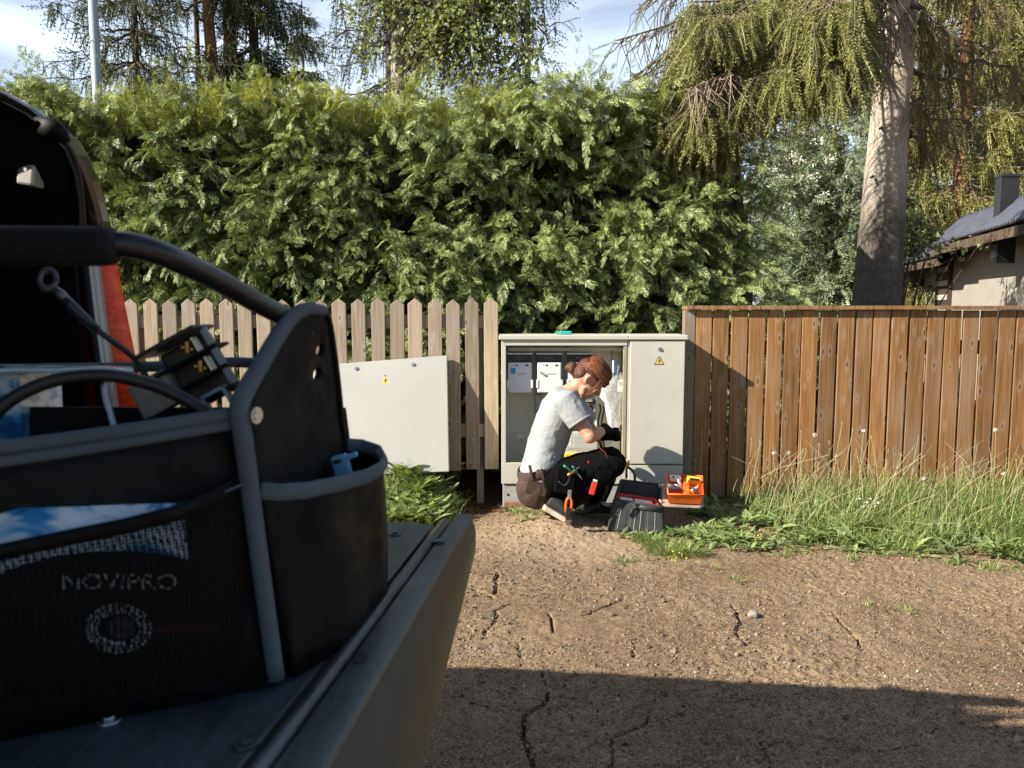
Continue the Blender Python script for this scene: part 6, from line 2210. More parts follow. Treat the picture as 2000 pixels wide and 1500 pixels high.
# raised liner plate with a rounded far corner
pl_ = []
x_r = lambda Y: xi(Y) - .004
pl_ += [(-.745, YN), (x_r(YN), YN)]
for k in range(9):
    a = k / 8 * math.pi / 2
    cx_, cy_ = x_r(1.30) - .05, 1.318
    pl_.append((cx_ + .05 * math.cos(a) + (x_r(1.318) - x_r(1.30)) * 0, cy_ + .05 * math.sin(a)))
pl_ += [(-.745, 1.43)]
MB().prism([(x_, y_, GZ0 - .0115) for x_, y_ in pl_], (0, 0, .0075)).build('liner_plate', M['gate'], tg, bevel=.0025)
rl = MB()
rl.tube([(xi(y) + .012, y, GZ0 - .006) for y in np.linspace(YN, 1.36, 14)], [(.0105, .0095)] * 14, 12, ref=(0, 0, 1))
rl.build('bead_rail', M['gate_lip'], tg, True)
for px_, py_ in ((772, 1044), (213, 1409), (480, 1455)):
    q = G(px_, py_, GZ0 - .004)
    mb = MB().disc(q, (0, 0, 1), .011, .0025, 20).disc(q + Vector((0, 0, .0025)), (0, 0, 1), .0055, .003, 6)
    mb.build('screw', M['gate_lip'] if px_ > 300 else M['steel'], tg, bevel=.0008)
for px_, py_ in ((857, 1060),):
    q = G(px_, py_, GZ0)
    MB().tube([q, q + Vector((0, 0, .004)), q + Vector((0, 0, .006))], [.0105, .009, .004], 18).build('screw', M['gate_lip'], tg, True)
q = G(704, 1287, GZ0)
MB().tube([q + Vector((0, 0, .0004)), q + Vector((0, 0, .001))], [(.008, .013)] * 2, 18, ref=XF).build('slot', M['ink'], tg)

# rear corner of the body on the far side
YI_, YO_ = 1.44, 1.52
inner = [(-60, 195), (0, 196), (50, 222), (96, 262), (128, 290), (147, 335), (156, 390), (157, 430), (150, 455), (146, 520), (152, 620), (160, 715), (168, 830)]
outer = [(-60, 150), (0, 176), (52, 205), (104, 246), (126, 262), (150, 300), (170, 348), (186, 402), (195, 445), (222, 520), (240, 600), (262, 700), (290, 830)]
def PT(px, py, Y0):
    """Point of the canopy side, which leans inwards above the bed rail."""
    y = Y0
    for _ in range(12):
        q = P(px, py, y); y = Y0 - .95 * max(0, q.z - 1.43)
    return P(px, py, y)


def lean(pts, Y0):
    return [Vector((q[0], Y0 - .95 * max(0, q[2] - 1.43), q[2])) for q in pts]


pin = [PT(px_, py_, YI_) for px_, py_ in inner]
pout = [PT(px_, py_, YO_) for px_, py_ in outer]
XL = -2.75
mb = MB(); mb.prism(lean([(XL, 0, .62), (XL, 0, 1.43), (XL, 0, 1.675), (-1.1, 0, 1.675)], YI_) + pin + [Vector((pin[-1].x, YI_, .62))], (0, .012, 0))
mb.build('side_lining', M['truck_black'], truck)
up_cut = [q for q, s in zip(pout, outer) if s[1] <= 450]
mb = MB(); mb.prism(lean([(XL, 0, 1.43), (XL, 0, 1.69), (-1.1, 0, 1.69)], YO_) + up_cut + [Vector((up_cut[-1].x + .012, YO_, 1.43))], (0, .06, 0))
mb.build('canopy_side', M['truck_paint'], truck, bevel=.016)
mb = MB(); mb.prism([Vector((XL, YO_, .55)), Vector((XL, YO_, 1.427)), Vector((-.93, YO_, 1.427)), Vector((-.90, YO_, .55))], (0, .06, 0))
mb.build('bed_side', M['truck_paint'], truck, bevel=.02)
# lamp and trims
lo_in = [(172, 468), (180, 520), (192, 600), (207, 690), (222, 800)]
lo_out = [(206, 468), (222, 520), (240, 600), (262, 700), (286, 800)]
rows = []
for (a, c_) in zip(lo_in, lo_out):
    p0, p1 = P(a[0], a[1], YO_ - .02), P(c_[0], c_[1], YO_ + .03)
    rows.append([p0 + Vector((-.08, 0, 0)), p0, p0.lerp(p1, .35) + Vector((.012, -.006, 0)), p0.lerp(p1, .75) + Vector((.014, -.002, 0)), p1, p1 + Vector((-.05, .03, 0)), p1 + Vector((-.10, .04, 0))])
lamp = MB().loft(rows, .006).build('tail_lamp', M['lens'], truck, True)
for k in range(3):
    a, c_ = P(222 + k * .6, 688 + k * 8, YO_ - .012), P(246, 688 + k * 8, YO_ + .012)
    MB().tube([a, c_], [.0014, .0014], 6).build('lens_rib', M['red_orange'], lamp)
for off, wd, mt in ((0, 9, 'truck_black'), (9, 7, 'trim'), (16, 3, 'seal'), (19, 6, 'trim')):
    rows = []
    for px_, py_ in ((150, 455), (156, 520), (168, 620), (182, 715), (196, 820)):
        p0, p1 = P(px_ + off, py_, YI_ + .018 + off * .0008), P(px_ + off + wd, py_, YI_ + .018 + off * .0008)
        rows.append([p0, p1, p1 + Vector((0, .02, 0))])
    MB().loft(rows, .006).build('corner_trim', M[mt], truck, True)
# fittings on the dark jamb
def jq(px, py, d=.012): return PT(px, py, YI_ - d)
mb = MB(); mb.obox(jq(60, 343, .02), (1, 0, -.15), (0, 1, 0), (.15, 0, 1), .030, .035, .036); st0 = mb.build('striker_plate', M['trim'], truck, bevel=.004)
mb = MB(); mb.obox(jq(25, 343, .014), (1, 0, 0), (0, 1, 0), (0, 0, 1), .05, .026, .022); mb.build('latch_body', M['truck_black'], st0, bevel=.006)
mb = MB(); mb.disc(jq(50, 331, .042), (0, -1, 0), .003, .002, 10); mb.build('rivet', M['steel'], st0)
for px_, py_, r_ in ((46, 426, .012), (98, 420, .020)):
    mb = MB(); c_ = jq(px_, py_, .001); mb.disc(c_, (0, -1, 0), r_, .004, 20).disc(c_ + Vector((0, -.004, 0)), (0, -1, 0), r_ * .55, .005, 6)
    mb.build('bolt', M['dark_grey'] if r_ < .015 else M['truck_black'], truck, bevel=.001)
mb = MB(); mb.tube(curve_pts([jq(72, 248, -.02), jq(100, 250, .0), jq(118, 262, .0), jq(124, 275, .0)], 8), [(.010, .016)] * 8, 10, ref=IMG); mb.build('hinge_cover', M['truck_black'], truck, True)
mb = MB(); mb.tube(curve_pts([PT(118, 268, YI_ + .03), PT(140, 295, YI_ + .03), PT(152, 330, YI_ + .03), PT(160, 390, YI_ + .03), PT(162, 448, YI_ + .03)], 10), .006, 8); mb.build('weather_seal', M['seal'], truck, True)
# the rest of the truck: roof, bulkhead, near side, floor, cab, wheels and a raised lid added for its shadow
YNR = -.22
MB().prism([Vector((XL, YNR - .1, 1.66)), Vector((XL, YO_ - .24, 1.66)), Vector((-1.12, YO_ - .24, 1.66)), Vector((-1.10, YNR - .1, 1.66))], (0, 0, .05)).build('canopy_roof', M['truck_paint'], truck, bevel=.03)
MB().box((XL, YNR + .002, .62), (XL + .04, YI_ - .23, 1.655)).build('bulkhead', M['truck_black'], truck)
MB().box((XL, YNR - .06, .62), (-.82, YNR, 1.655)).build('side_lining', M['truck_black'], truck)
MB().box((XL, YNR - .16, .55), (-.86, YNR - .062, 1.43)).build('bed_side', M['truck_paint'], truck, bevel=.02)
MB().prism([Vector((XL, YNR - .14, 1.432)), Vector((-.92, YNR - .14, 1.432)), Vector((-1.10, YNR - .14, 1.70)), Vector((XL, YNR - .14, 1.70))], (0, .075, 0)).build('canopy_side', M['truck_paint'], truck, bevel=.012)
MB().box((XL, YNR + .001, .80), (-.77, YI_ - .001, .846)).build('bed_floor', M['gate'], truck)
MB().box((XL, YNR - .1, .45), (-.84, YO_ + .08, .60)).build('chassis', M['truck_black'], truck)
MB().box((-.83, YNR - .1, .50), (-.76, YO_ + .04, .70)).build('bumper', M['trim'], truck, bevel=.015)
# cab
cabp = [(-2.80, .55), (-2.80, 1.60), (-3.9, 1.62), (-4.45, 1.30), (-5.6, 1.18), (-5.75, .9), (-5.75, .5)]
MB().prism([Vector((x_, YNR - .16, z_)) for x_, z_ in cabp], (0, YO_ + .02 - YNR, 0)).build('cab', M['truck_paint'], truck, bevel=.05)
for y_ in (YNR - .165, YO_ - .142):
    MB().prism([Vector((-2.9, y_, 1.28)), Vector((-2.95, y_, 1.54)), Vector((-3.82, y_, 1.55)), Vector((-4.2, y_, 1.30))], (0, .008, 0)).build('window', M['pane'], truck)
for x_ in (-1.85, -4.9):
    for y_ in (YNR - .17, YO_ - .08):
        w = MB().tube([(x_, y_, .38), (x_, y_ + .03, .38), (x_, y_ + .20, .38), (x_, y_ + .23, .38)], [.34, .37, .37, .34], 36).build('wheel', M['rubber'], truck, True)
        MB().tube([(x_, y_ - .004, .38), (x_, y_ + .235, .38)], [.22, .22], 28).build('rim', M['trim'], w)
shade_hatch = MB().prism([Vector((-1.24, YNR - .05, 1.715)), Vector((-1.24, 1.12, 1.715)), Vector((-.28, .88, 2.04)), Vector((-.28, YNR - .05, 2.04))], (-.012, 0, .03)).build('added_shade_hatch', M['truck_black'], truck, bevel=.008)  # unseen raised lid, added and sized for the shadow it throws on the sand
# the truck stands a little askew: the far side runs back to the left
for ch in [q for q in bpy.data.objects if q.parent is truck or (q.parent and q.parent.parent is truck)]:
    if ch.name.split('.')[0] in ('tailgate', 'edge_cover', 'outer_face', 'liner_plate', 'bead_rail', 'screw', 'slot'):
        continue
    for vv in ch.data.vertices:
        vv.co.y -= .10 * (vv.co.x + .80)

# ------------------------------------------------------------------ tool bag on the tailgate
m, n, l, b = nt('black_nylon')
v = objvec(n, l)
a = noise_node(n, l, 16, 5, 0.6, v, 0.6); f = noise_node(n, l, 700, 2, 0.5, v); d_ = noise_node(n, l, 330, 2, 0.6, v)
dust = ramp(n, l, d_.outputs['Fac'], [(0.70, (0, 0, 0)), (0.76, (0.5,) * 3)])
l.new(mixc(n, l, dust.outputs['Color'], (0.0024, 0.0026, 0.0031), (0.05, 0.05, 0.05)), b.inputs['Base Color'])
rr_ = ramp(n, l, a.outputs['Fac'], [(0.35, (0.42,) * 3), (0.65, (0.75,) * 3)]); l.new(rr_.outputs['Color'], b.inputs['Roughness'])
b.inputs['Specular IOR Level'].default_value = 0.22
bump(n, l, b, mixc(n, l, 0.25, a.outputs['Fac'], f.outputs['Fac']), 0.55, 0.008)
M['nylon'] = m
M['binding'] = cloth('grey_binding_tape', (0.090, 0.112, 0.128), 1300, 0.7, 0.8, 0.2, 0.3)
M['foam'] = plain('black_foam', (0.008, 0.008, 0.0085), 0.8, var=0.3, scale=160, bmp=0.5, bscale=420, spec=0.3)
M['tube_black'] = plain('black_enamelled_tube', (0.010, 0.011, 0.013), 0.32, var=0.3, scale=30, bmp=0.05, bscale=200, spec=0.5)
bag = thing('tool_bag', (-.40, .82, GZ0), 'open black fabric tool bag with grey piping standing on the lowered tailgate', 'tool bag')
PA, PB = P(470, 800, .757), P(0, 850, .66)
fe = Vector((PA.x - PB.x, PA.y - PB.y, 0)).normalized()         # along the front, left to right
fn = Vector((fe.y, -fe.x, 0))                                      # out of the front
if fn.y > 0: fn = -fn


def FP(px, py, off=0.0):
    """Point of the bag front (moved off outwards) on the sight line of a pixel."""
    d = Vector(ray(px, py)); o_ = Vector((0, 0, EYE))
    t = ((PA + fn * off) - o_).dot(fn) / d.dot(fn)
    return o_ + d * t


zb = GZ0 - .002
F0, F1 = P(540, 1330, .757), FP(-700, 1430); F0.z = F1.z = zb
Rt, Lt = PA.copy(), FP(-700, 930)
back = Vector((.05, .245, 0))
rows = []
for j, t in enumerate(np.linspace(0, 1, 8)):
    row = []
    for i, s in enumerate(np.linspace(0, 1, 15)):
        a, c_ = F1.lerp(F0, s), Lt.lerp(Rt, s)
        q = a.lerp(c_, t) + fn * (.006 * math.sin(math.pi * s) * math.sin(math.pi * t) - .004 * math.sin(5 * s + 3 * t))
        q.z -= .006 * math.sin(math.pi * s) * t
        row.append(q)
    rows.append(row)
front = MB().loft(rows, .006).build('front_panel', M['nylon'], bag, True)
top_row = rows[-1]
# back panel, floor and the hidden left end
bt_ = [Lt + back + Vector((0, 0, .02)), Rt + back + Vector((0, 0, -.03))]
MB().prism([F1 + back, F0 + back, bt_[1], bt_[0]], (0, .006, 0)).build('back_panel', M['nylon'], bag)
MB().prism([F1 + Vector((.004, .008, .002)), F0 + Vector((-.006, .008, .002)), F0 + back + Vector((-.006, -.002, .002)), F1 + back + Vector((.004, -.002, .002))], (0, 0, .012)).build('floor', M['nylon'], bag)
lap = Lt.lerp(bt_[0], .5); lap.z = P(600, 605, .87).z
MB().prism([F1, Lt, lap + Vector((0, -.03, 0)), lap + Vector((0, .03, 0)), bt_[0], F1 + back], (-.006, 0, 0)).build('end_panel', M['nylon'], bag)
# right end panel with its raised ear
FR = [(540, 1330, .757), (506, 1080, .757), (481, 900, .757), (468, 803, .757), (505, 722, .79), (540, 662, .82), (572, 620, .84), (597, 605, .855)]
BK = [None, (688, 1010, .985), (674, 875, .985), (667, 820, .972), (660, 752, .95), (652, 688, .925), (644, 634, .90), (630, 608, .885)]
rows = []
for a, c_ in zip(FR, BK):
    p0 = P(*a)
    p1 = P(*c_) if c_ else Vector((-.192, .985, zb))
    if a is FR[0]: p0.z = zb
    rows.append([p0.lerp(p1, u) + Vector((.006 * math.sin(math.pi * u), 0, 0)) for u in np.linspace(0, 1, 7)])
ep = MB().loft(rows, .006).build('end_panel', M['nylon'], bag, True)
cut = MB()
for px_, py_ in ((611.5, 684), (614, 731)):
    c_ = P(px_, py_, .89)
    cut.tube([c_ + Vector((-.05, 0, 0)), c_ + Vector((.05, 0, 0))], [(.0075, .0085)] * 2, 18, ref=(0, 0, 1))
# two round holes: cut the faces through a boolean while building, then drop the cutter
cme = bpy.data.meshes.new('cutter'); cme.from_pydata(cut.v, [], cut.f)
cbm = bmesh.new(); cbm.from_mesh(cme); bmesh.ops.recalc_face_normals(cbm, faces=cbm.faces); cbm.to_mesh(cme); cbm.free()
co = bpy.data.objects.new('cutter', cme); COL.objects.link(co)
bo = ep.modifiers.new('holes', 'BOOLEAN'); bo.operation = 'DIFFERENCE'; bo.object = co; bo.solver = 'EXACT'
dg = bpy.context.evaluated_depsgraph_get()
new_me = bpy.data.meshes.new_from_object(ep.evaluated_get(dg))
ep.modifiers.clear(); ep.data = new_me
if not new_me.materials: new_me.materials.append(M['nylon'])
bpy.data.objects.remove(co)
# piping down the front corner and over the ear
pp_ = [P(540, 1326, .752), P(522, 1200, .752), P(504, 1070, .752), P(488, 950, .752), P(474, 850, .752), P(467, 800, .752), P(480, 762, .765), P(508, 715, .785), P(540, 660, .815), P(566, 624, .836), P(588, 607, .848), P(610, 603, .862), P(632, 607, .882)]
MB().tube(curve_pts(pp_, 50), lerp_list([.0085, .0088, .009, .0092, .0095, .0098, .0095, .009, .0088, .0085, .008, .0068, .006], 50), 12).build('piping', M['binding'], bag, True)
MB().tube(curve_pts([P(632, 607, .882), P(643, 632, .90), P(652, 688, .925), P(660, 752, .95), P(668, 830, .972), P(675, 880, .985), P(690, 1020, .985)], 30), .0042, 10).build('edge_piping', M['nylon'], bag, True)
# top binding of the front: two ribs
for dz, rr_, mt in ((-.003, .0066, 'binding'), (-.0135, .0058, 'binding')):
    pts = [q + fn * .003 + Vector((0, 0, dz * (1 + .25 * (1 - i / 14)))) for i, q in enumerate(top_row)]
    MB().tube(pts, [(rr_, .0055)] * len(pts), 10, ref=(0, 0, 1)).build('rim_binding', M[mt], bag, True)
MB().tube(curve_pts([P(500, 709, .99), P(440, 708, .985), P(300, 716, .97), P(0, 722, .93), P(-300, 726, .89)], 16), .0068, 10).build('back_rim_binding', M['binding'], bag, True)
rv = P(496, 811, .757)
rn = Vector((.93, -.36, 0)).normalized()
MB().disc(rv + rn * .001, rn, .0085, .003, 20).disc(rv + rn * .004, rn, .0052, .0012, 20).build('rivet', M['steel'], bag, True).modifiers.new('edge', 'EDGE_SPLIT')
MB().disc(P(559, 603, .845) , (-.2, -1, .3), .0042, .004, 14).build('rivet', M['steel'], bag, True).modifiers.new('edge', 'EDGE_SPLIT')
# handle
tp = [P(205, 478, .662), P(250, 478, .668), P(300, 490, .68), P(350, 510, .70), P(430, 550, .755), P(500, 590, .808), P(562, 622, .850), P(600, 650, .875)]
hdl = MB().tube(curve_pts(tp, 30), .0112, 18).build('handle', M['tube_black'], bag, True)
gp = [P(-520, 480, .635), P(-200, 480, .646), P(0, 480, .652), P(200, 481, .658), P(220, 481, .659), P(229, 481, .6595)]
MB().tube(gp, [.0168, .0168, .0168, .0168, .0160, .0125], 24).build('foam_grip', M['foam'], hdl, True)
lq = gp[0]
MB().tube(curve_pts([lq + Vector((.02, 0, 0)), lq + Vector((-.04, .01, -.01)), lap + Vector((.02, 0, .02)), lap + Vector((-.002, 0, -.02))], 16), .0112, 16).build('handle', M['tube_black'], bag, True)
# side pocket on the right end
def even(pts, n_):
    """Points along a polyline, keeping its corners fairly sharp."""
    t = np.linspace(0, len(pts) - 1, n_)
    return [Vector([float(np.interp(k, range(len(pts)), [q[a] for q in pts])) for a in range(3)]) for k in t]


rim_p = [(506, 946, .760), (545, 950, .768), (600, 946, .792), (660, 934, .828), (715, 920, .868), (741, 906, .90), (751, 893, .94), (740, 873, .99), (706, 862, 1.0), (674, 860, .988)]
bot_p = [(548, 1318), (575, 1322), (615, 1304), (665, 1268), (712, 1222), (738, 1188), (753, 1154), (750, 1128), (720, 1122), (692, 1140)]
rp = even([P(*q) for q in rim_p], 37); bp = even([G(px_, py_, zb + .001) for px_, py_ in bot_p], 37)
rows = []
for t in np.linspace(0, 1, 9):
    row = []
    for i, (a, c_) in enumerate(zip(bp, rp)):
        s = i / 36
        q = a.lerp(c_, t) + Vector((.003, -.002, 0)) * (math.sin(math.pi * t) * math.sin(math.pi * s)) + Vector((.003, -.002, 0)) * math.sin(7 * s * 3 + 2.5 * t)
        row.append(q)
    rows.append(row)
pk_ = MB().loft(rows, .004).build('side_pocket', M['nylon'], bag, True)
MB().tube([q + Vector((.001, -.002, -.006)) for q in rp], [(.0092, .0038)] * len(rp), 10, ref=(0, 0, 1)).build('pocket_binding', M['binding'], pk_, True)
# net pocket on the front
m, n, l, b = nt('black_net')
b.inputs['Base Color'].default_value = (0.0025, 0.0025, 0.003, 1); b.inputs['Roughness'].default_value = 0.8; b.inputs['Specular IOR Level'].default_value = 0.2
v = objvec(n, l, (380, 380, 330))
vo = n.new('ShaderNodeTexVoronoi'); vo.inputs['Scale'].default_value = 1.0; vo.inputs['Randomness'].default_value = 0.25
l.new(v, vo.inputs['Vector'])
hr = ramp(n, l, vo.outputs['Distance'], [(0.42, (0.92,) * 3), (0.50, (0.0,) * 3)])
tr = n.new('ShaderNodeBsdfTransparent')
ms = n.new('ShaderNodeMixShader')
l.new(hr.outputs['Color'], ms.inputs['Fac']); l.new(b.outputs[0], ms.inputs[1]); l.new(tr.outputs[0], ms.inputs[2])
l.new(ms.outputs[0], n['Material Output'].inputs['Surface'])
M['net'] = m
net_top = [(-360, 1160), (-150, 1122), (11, 1089), (120, 1066), (240, 1042), (352, 1014), (430, 980), (478, 950)]
net_bot = [(-360, 1402), (-150, 1400), (11, 1392), (120, 1380), (240, 1368), (352, 1355), (430, 1345), (500, 1336)]
rows = []
for t in np.linspace(0, 1, 6):
    row = []
    for i, (a, c_) in enumerate(zip(net_bot, net_top)):
        s = i / 7
        o_ = .030 * (1 - .85 * max(0, (s - .7) / .3) ** 2) + .006 * math.sin(math.pi * t)
        row.append(FP(a[0] + (c_[0] - a[0]) * t, a[1] + (c_[1] - a[1]) * t, o_))
    for q in row:
        q.z = max(q.z, zb + .001)
    rows.append(row)
npk = MB().loft(rows).build('net_pocket', M['net'], bag, True)
band = [[], []]
for i, c_ in enumerate(net_top):
    s = i / 7; o_ = .034 * (1 - .85 * max(0, (s - .7) / .3) ** 2)
    band[0].append(FP(c_[0], c_[1] + 3, o_)); band[1].append(FP(c_[0] - 4, c_[1] - 27, o_))
MB().loft(band, .003).build('pocket_hem', M['nylon'], npk, True)
sm = [FP(px_, py_, .020) for px_, py_ in ((345, 986), (400, 972), (440, 960), (478, 944))]
MB().tube(sm, .0014, 6).build('seam_cord', M['binding'], bag, True)

# package in the net pocket: white and blue film with a black printed disc and lettering
m, n, l, b = nt('white_blue_film')
v = objvec(n, l, (5, 5, 11))
t = noise_node(n, l, 2.2, 3, 0.55, v, 1.4)
r = ramp(n, l, t.outputs['Fac'], [(0.38, (0.02, 0.13, 0.32)), (0.46, (0.06, 0.30, 0.55)), (0.52, (0.60, 0.66, 0.72)), (0.66, (0.72, 0.76, 0.82))])
l.new(r.outputs['Color'], b.inputs['Base Color']); b.inputs['Roughness'].default_value = 0.22; b.inputs['Coat Weight'].default_value = 0.4
M['film'] = m
pkg = thing('parts_package', FP(100, 1390, .012), 'white and blue film package with a black round label inside the net pocket', 'package')
top_e = [(-300, 1030), (-100, 1008), (0, 1004), (40, 992), (140, 990), (240, 986), (345, 983), (356, 1012), (372, 1116)]
rows = [[], [], []]
for k, q in enumerate(top_e[:7]):
    rows[0].append(FP(q[0], 1340 if k < 6 else 1300, .010)); rows[1].append(FP(q[0], 1150, .018)); rows[2].append(FP(q[0], q[1], .012 + .003 * math.sin(k * 2)))
rows = [r_ + [e] for r_, e in zip(rows, (FP(380, 1290, .010), FP(372, 1116, .014), FP(358, 992, .010)))]
MB().loft(rows, .003).build('film', M['film'], pkg, True)
dpts = []
for k in range(25):
    a = math.pi * k / 24
    dpts.append(FP(min(376, 225 + 330 * math.cos(a)), 1242 - 166 * math.sin(a), .0195))
dpts += [FP(-115, 1352, .0130), FP(380, 1325, .0130)]
MB().prism(dpts, fn * .001).build('printed_disc', plain('black_print', (0.006, 0.006, 0.006), .6, spec=.2), pkg)
M['print_grey'] = plain('pale_print', (0.52, 0.54, 0.53), .6)
fc = bpy.data.curves.new('lettering', 'FONT'); fc.body = 'NOVIPRO'; fc.size = 1.0; fc.extrude = 0.004
fo = bpy.data.objects.new('lettering', fc); COL.objects.link(fo)
dg = bpy.context.evaluated_depsgraph_get()
tme = bpy.data.meshes.new_from_object(fo.evaluated_get(dg))
bpy.data.objects.remove(fo)
xs = [q.co.x for q in tme.vertices]; ys2 = [q.co.y for q in tme.vertices]
x0, x1, y0, y1 = min(xs), max(xs), min(ys2), max(ys2)
for q in tme.vertices:
    u, w2 = (q.co.x - x0) / (x1 - x0), (q.co.y - y0) / (y1 - y0)
    q.co = FP(122 + 223 * u, 1151 - 30 * w2, .0216 + q.co.z * .1)
link('lettering', tme, M['print_grey'], pkg)
em = MB()
for ring, cnt, rd in ((62, 34, 4.4), (52, 30, 4.2), (43, 26, 3.8)):
    for k in range(cnt):
        a = 2 * math.pi * (k + ring * .5) / cnt
        c_ = FP(231 + ring * math.cos(a), 1228 - ring * .74 * math.sin(a), .0210)
        em.ball(c_, rd * .66 / 1500 * 1.0, 6, 4)
emb = em.build('emblem_ring', M['print_grey'], pkg, True, fix=False)
dpts = [FP(238 + 26 * math.cos(a), 1226 - 22 * math.sin(a), .0208) for a in np.linspace(0, 6.1, 20)]
MB().prism(dpts, fn * .001).build('emblem_disc', M['dark_grey'], pkg)
cr = [FP(228 + 35 * math.cos(a), 1230 - 27 * math.sin(a), .0215) for a in np.linspace(3.7, 5.2, 10)]
MB().tube(cr, [.0006, .0012, .0016, .002, .002, .002, .002, .0016, .0012, .0006], 6).build('emblem_arc', M['white_pl'], pkg, True)
MB().prism([FP(300, 1225, .0207), FP(428, 1216, .0207), FP(428, 1231, .0207), FP(300, 1235, .0207)], fn * .0006).build('red_stripe', plain('dark_red_print', (.10, .008, .004), .6), pkg)

# contents of the bag
cl = thing('cable_loop', P(205, 745, .775), 'thick black cable bent in an arch above the open tool bag', 'cable')
MB().tube(curve_pts([P(-60, 900, .70), P(-20, 822, .705), P(30, 775, .715), P(110, 742, .73), P(210, 733, .745), P(300, 752, .76), P(372, 786, .77), P(415, 825, .775), P(425, 900, .78)], 40), .0066, 14).build('sheath', M['cable'], cl, True)
ww = MB().tube(curve_pts([P(204, 752, .78), P(206, 775, .78), P(213, 800, .778), P(226, 845, .775)], 14), .0030, 10)
tag(ww.build('white_wire', plain('bluish_white_wire', (.55, .60, .68), .4), None, True), 'short bluish white wire standing upright inside the tool bag', 'wire')
bx_ = thing('parts_box', P(0, 860, .86), 'white and blue carton lying at the left inside the tool bag', 'carton')
MB().obox(P(-90, 790, .86), (1, 0, -.02), (-.1, 1, 0), (.02, 0, 1), .20, .10, .085).build('carton', M['film'], bx_, bevel=.004)
sh_ = MB(); sh_.loft([[P(-300, 735, .80), P(-100, 728, .80), P(60, 726, .80), P(200, 722, .81), P(262, 726, .82)], [P(-300, 714, .90), P(-100, 713, .90), P(60, 713, .90), P(200, 714, .90), P(258, 716, .90)]], .002)
tag(sh_.build('clear_sheet', plain('milky_plastic_sheet', (.42, .50, .52), .2, var=.4, scale=30, spec=.7), None, True), 'thin milky plastic sheet lying flat on top of the tool bag contents', 'sheet')
# fuse holder block
FB = P(386, 722, .83)
ua = (P(405, 645, .83) - P(300, 690, .83)).normalized(); wa = (P(330, 790, .83) - P(300, 690, .83)).normalized()
ya = Vector((.15, 1, .1)).normalized()
wa = (P(474, 765, .83) - P(405, 645, .83)).normalized(); ua = (ua - wa * ua.dot(wa)).normalized(); ya = ua.cross(wa).normalized()
if ya.y < 0: ya = -ya
fb = thing('fuse_holder', FB, 'black fuse holder with brass contacts and grey edges sticking out of the tool bag', 'fuse holder')
def fbp(u, w_, d=0.0): return FB + ua * (u * .00055) + wa * (w_ * .00055) + ya * d       # u, w in photo pixels from the middle
MB().obox(fbp(-6, 4, .014), ua, wa, ya, .056, .070, .022).build('back_block', M['black_pl'], fb, bevel=.003)
for w_ in (-66, -22, 22, 62):
    MB().obox(fbp(2, w_, 0), ua, wa, ya, .074 if abs(w_) < 60 else .064, .0035, .040).build('partition', M['truck_black'] if w_ > -60 else M['dark_grey'], fb, bevel=.001)
MB().obox(fbp(-8, -68, -.006), ua, wa, ya, .070, .005, .050).build('top_plate', M['black_pl'], fb, bevel=.0015)
for w_ in (-44, 0, 42):
    MB().obox(fbp(58, w_, -.012), ua, wa, ya, .0075, .020, .006).build('grey_edge', plain('grey_blue_plastic', (.22, .28, .32), .5), fb, bevel=.0015)
for u0, w_ in ((14, -44), (18, 0)):
    c_ = fbp(u0, w_, -.010)
    k = MB().obox(c_, ua + wa * .5, wa - ua * .5, ya, .005, .014, .010).build('brass_contact', M['brass'], fb, bevel=.0012)
    MB().ball(fbp(u0 - 8, w_ - 4, -.014), .0034, 10, 8).ball(fbp(u0 + 6, w_ + 8, -.014), .0034, 10, 8).build('contact_screw', M['brass'], k, True)
    MB().obox(fbp(u0 + 18, w_ + 3, -.010), ua, wa, ya, .002, .016, .014).build('contact_blade', M['steel'], fb)
MB().obox(fbp(-92, 4, .002), ua, wa, ya, .046, .040, .030).build('beige_terminal', plain('beige_resin', (.28, .255, .21), .6, var=.15, scale=40), fb, bevel=.003)
MB().disc(fbp(-96, -2, -.0135), -ya, .004, .0012, 14).build('terminal_screw', M['mid_grey'], fb)
brk = MB()
c0 = fbp(16, 78, -.016)
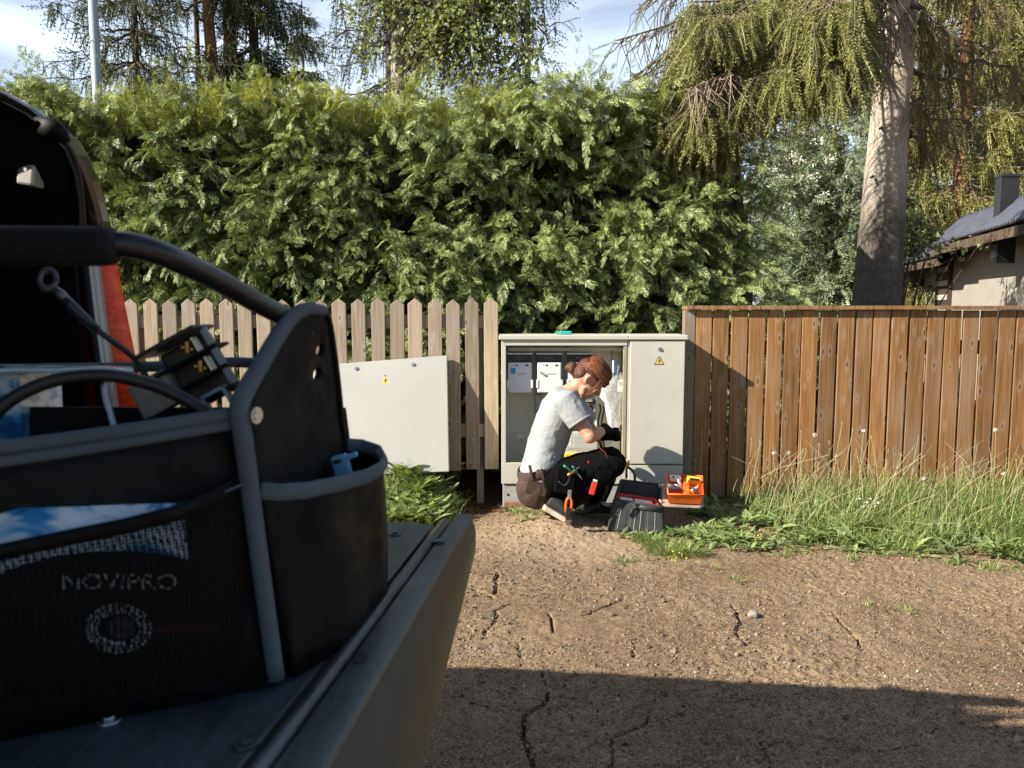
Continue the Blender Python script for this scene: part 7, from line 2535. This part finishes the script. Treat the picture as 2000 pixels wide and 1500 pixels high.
for du, dw, lu, lw in ((0, -.012, .030, .004), (0, .012, .030, .004), (-.013, 0, .004, .028), (.013, 0, .004, .028)):
    brk.obox(c0 + ua * du + wa * dw, ua, wa, ya, lu, lw, .012)
brk.build('clip_frame', plain('pale_grey_blue_plastic', (.30, .38, .42), .5), fb, bevel=.001)
# ring terminal lead
rtm = thing('ring_terminal_lead', P(180, 640, .80), 'black lead with a metal ring terminal leaning out of the tool bag', 'lead')
rc = P(93, 546, .79)
MB().tube([rc + Vector((.0085 * math.cos(a), .002 * math.sin(a), .0095 * math.sin(a))) for a in np.linspace(0, 2 * math.pi, 25)], [(.0012, .0032)] * 25, 8, ref=IMG).build('ring', plain('dull_tin', (.16, .17, .18), .45, .8), rtm, True)
MB().tube([P(104, 562, .79), P(118, 574, .791), P(132, 588, .792)], [(.0035, .0028), (.005, .004), (.005, .0045)], 12).build('crimp', plain('dull_tin', (.16, .17, .18), .45, .8), rtm, True)
MB().tube([P(128, 584, .792), P(140, 598, .793), P(165, 622, .80), P(190, 645, .805)], [.0050, .0056, .0054, .0046], 14).build('heat_shrink', plain('blue_black_sleeve', (.010, .022, .035), .4), rtm, True)
MB().tube(curve_pts([P(186, 642, .804), P(222, 668, .81), P(264, 702, .82), P(300, 760, .83)], 14), .0032, 10).build('lead', M['cable'], rtm, True)
# blue clip in the side pocket
bcl = thing('cable_clip', P(668, 905, .92), 'pale blue plastic clip peeping out of the side pocket of the tool bag', 'clip')
M['clip_blue'] = plain('pale_blue_plastic', (.12, .34, .50), .45, var=.12)
cc = P(668, 912, .92)
MB().obox(cc, (1, 0, .25), (0, 1, 0), (-.25, 0, 1), .020, .014, .030).build('body', M['clip_blue'], bcl, bevel=.003)
MB().obox(cc + Vector((.009, -.002, .013)), (1, 0, .35), (0, 1, 0), (-.35, 0, 1), .022, .010, .006).build('arm', M['clip_blue'], bcl, bevel=.002)
MB().obox(cc + Vector((-.004, -.0075, .008)), (1, 0, .25), (0, 1, 0), (-.25, 0, 1), .009, .002, .005).build('slot', M['ink'], bcl)
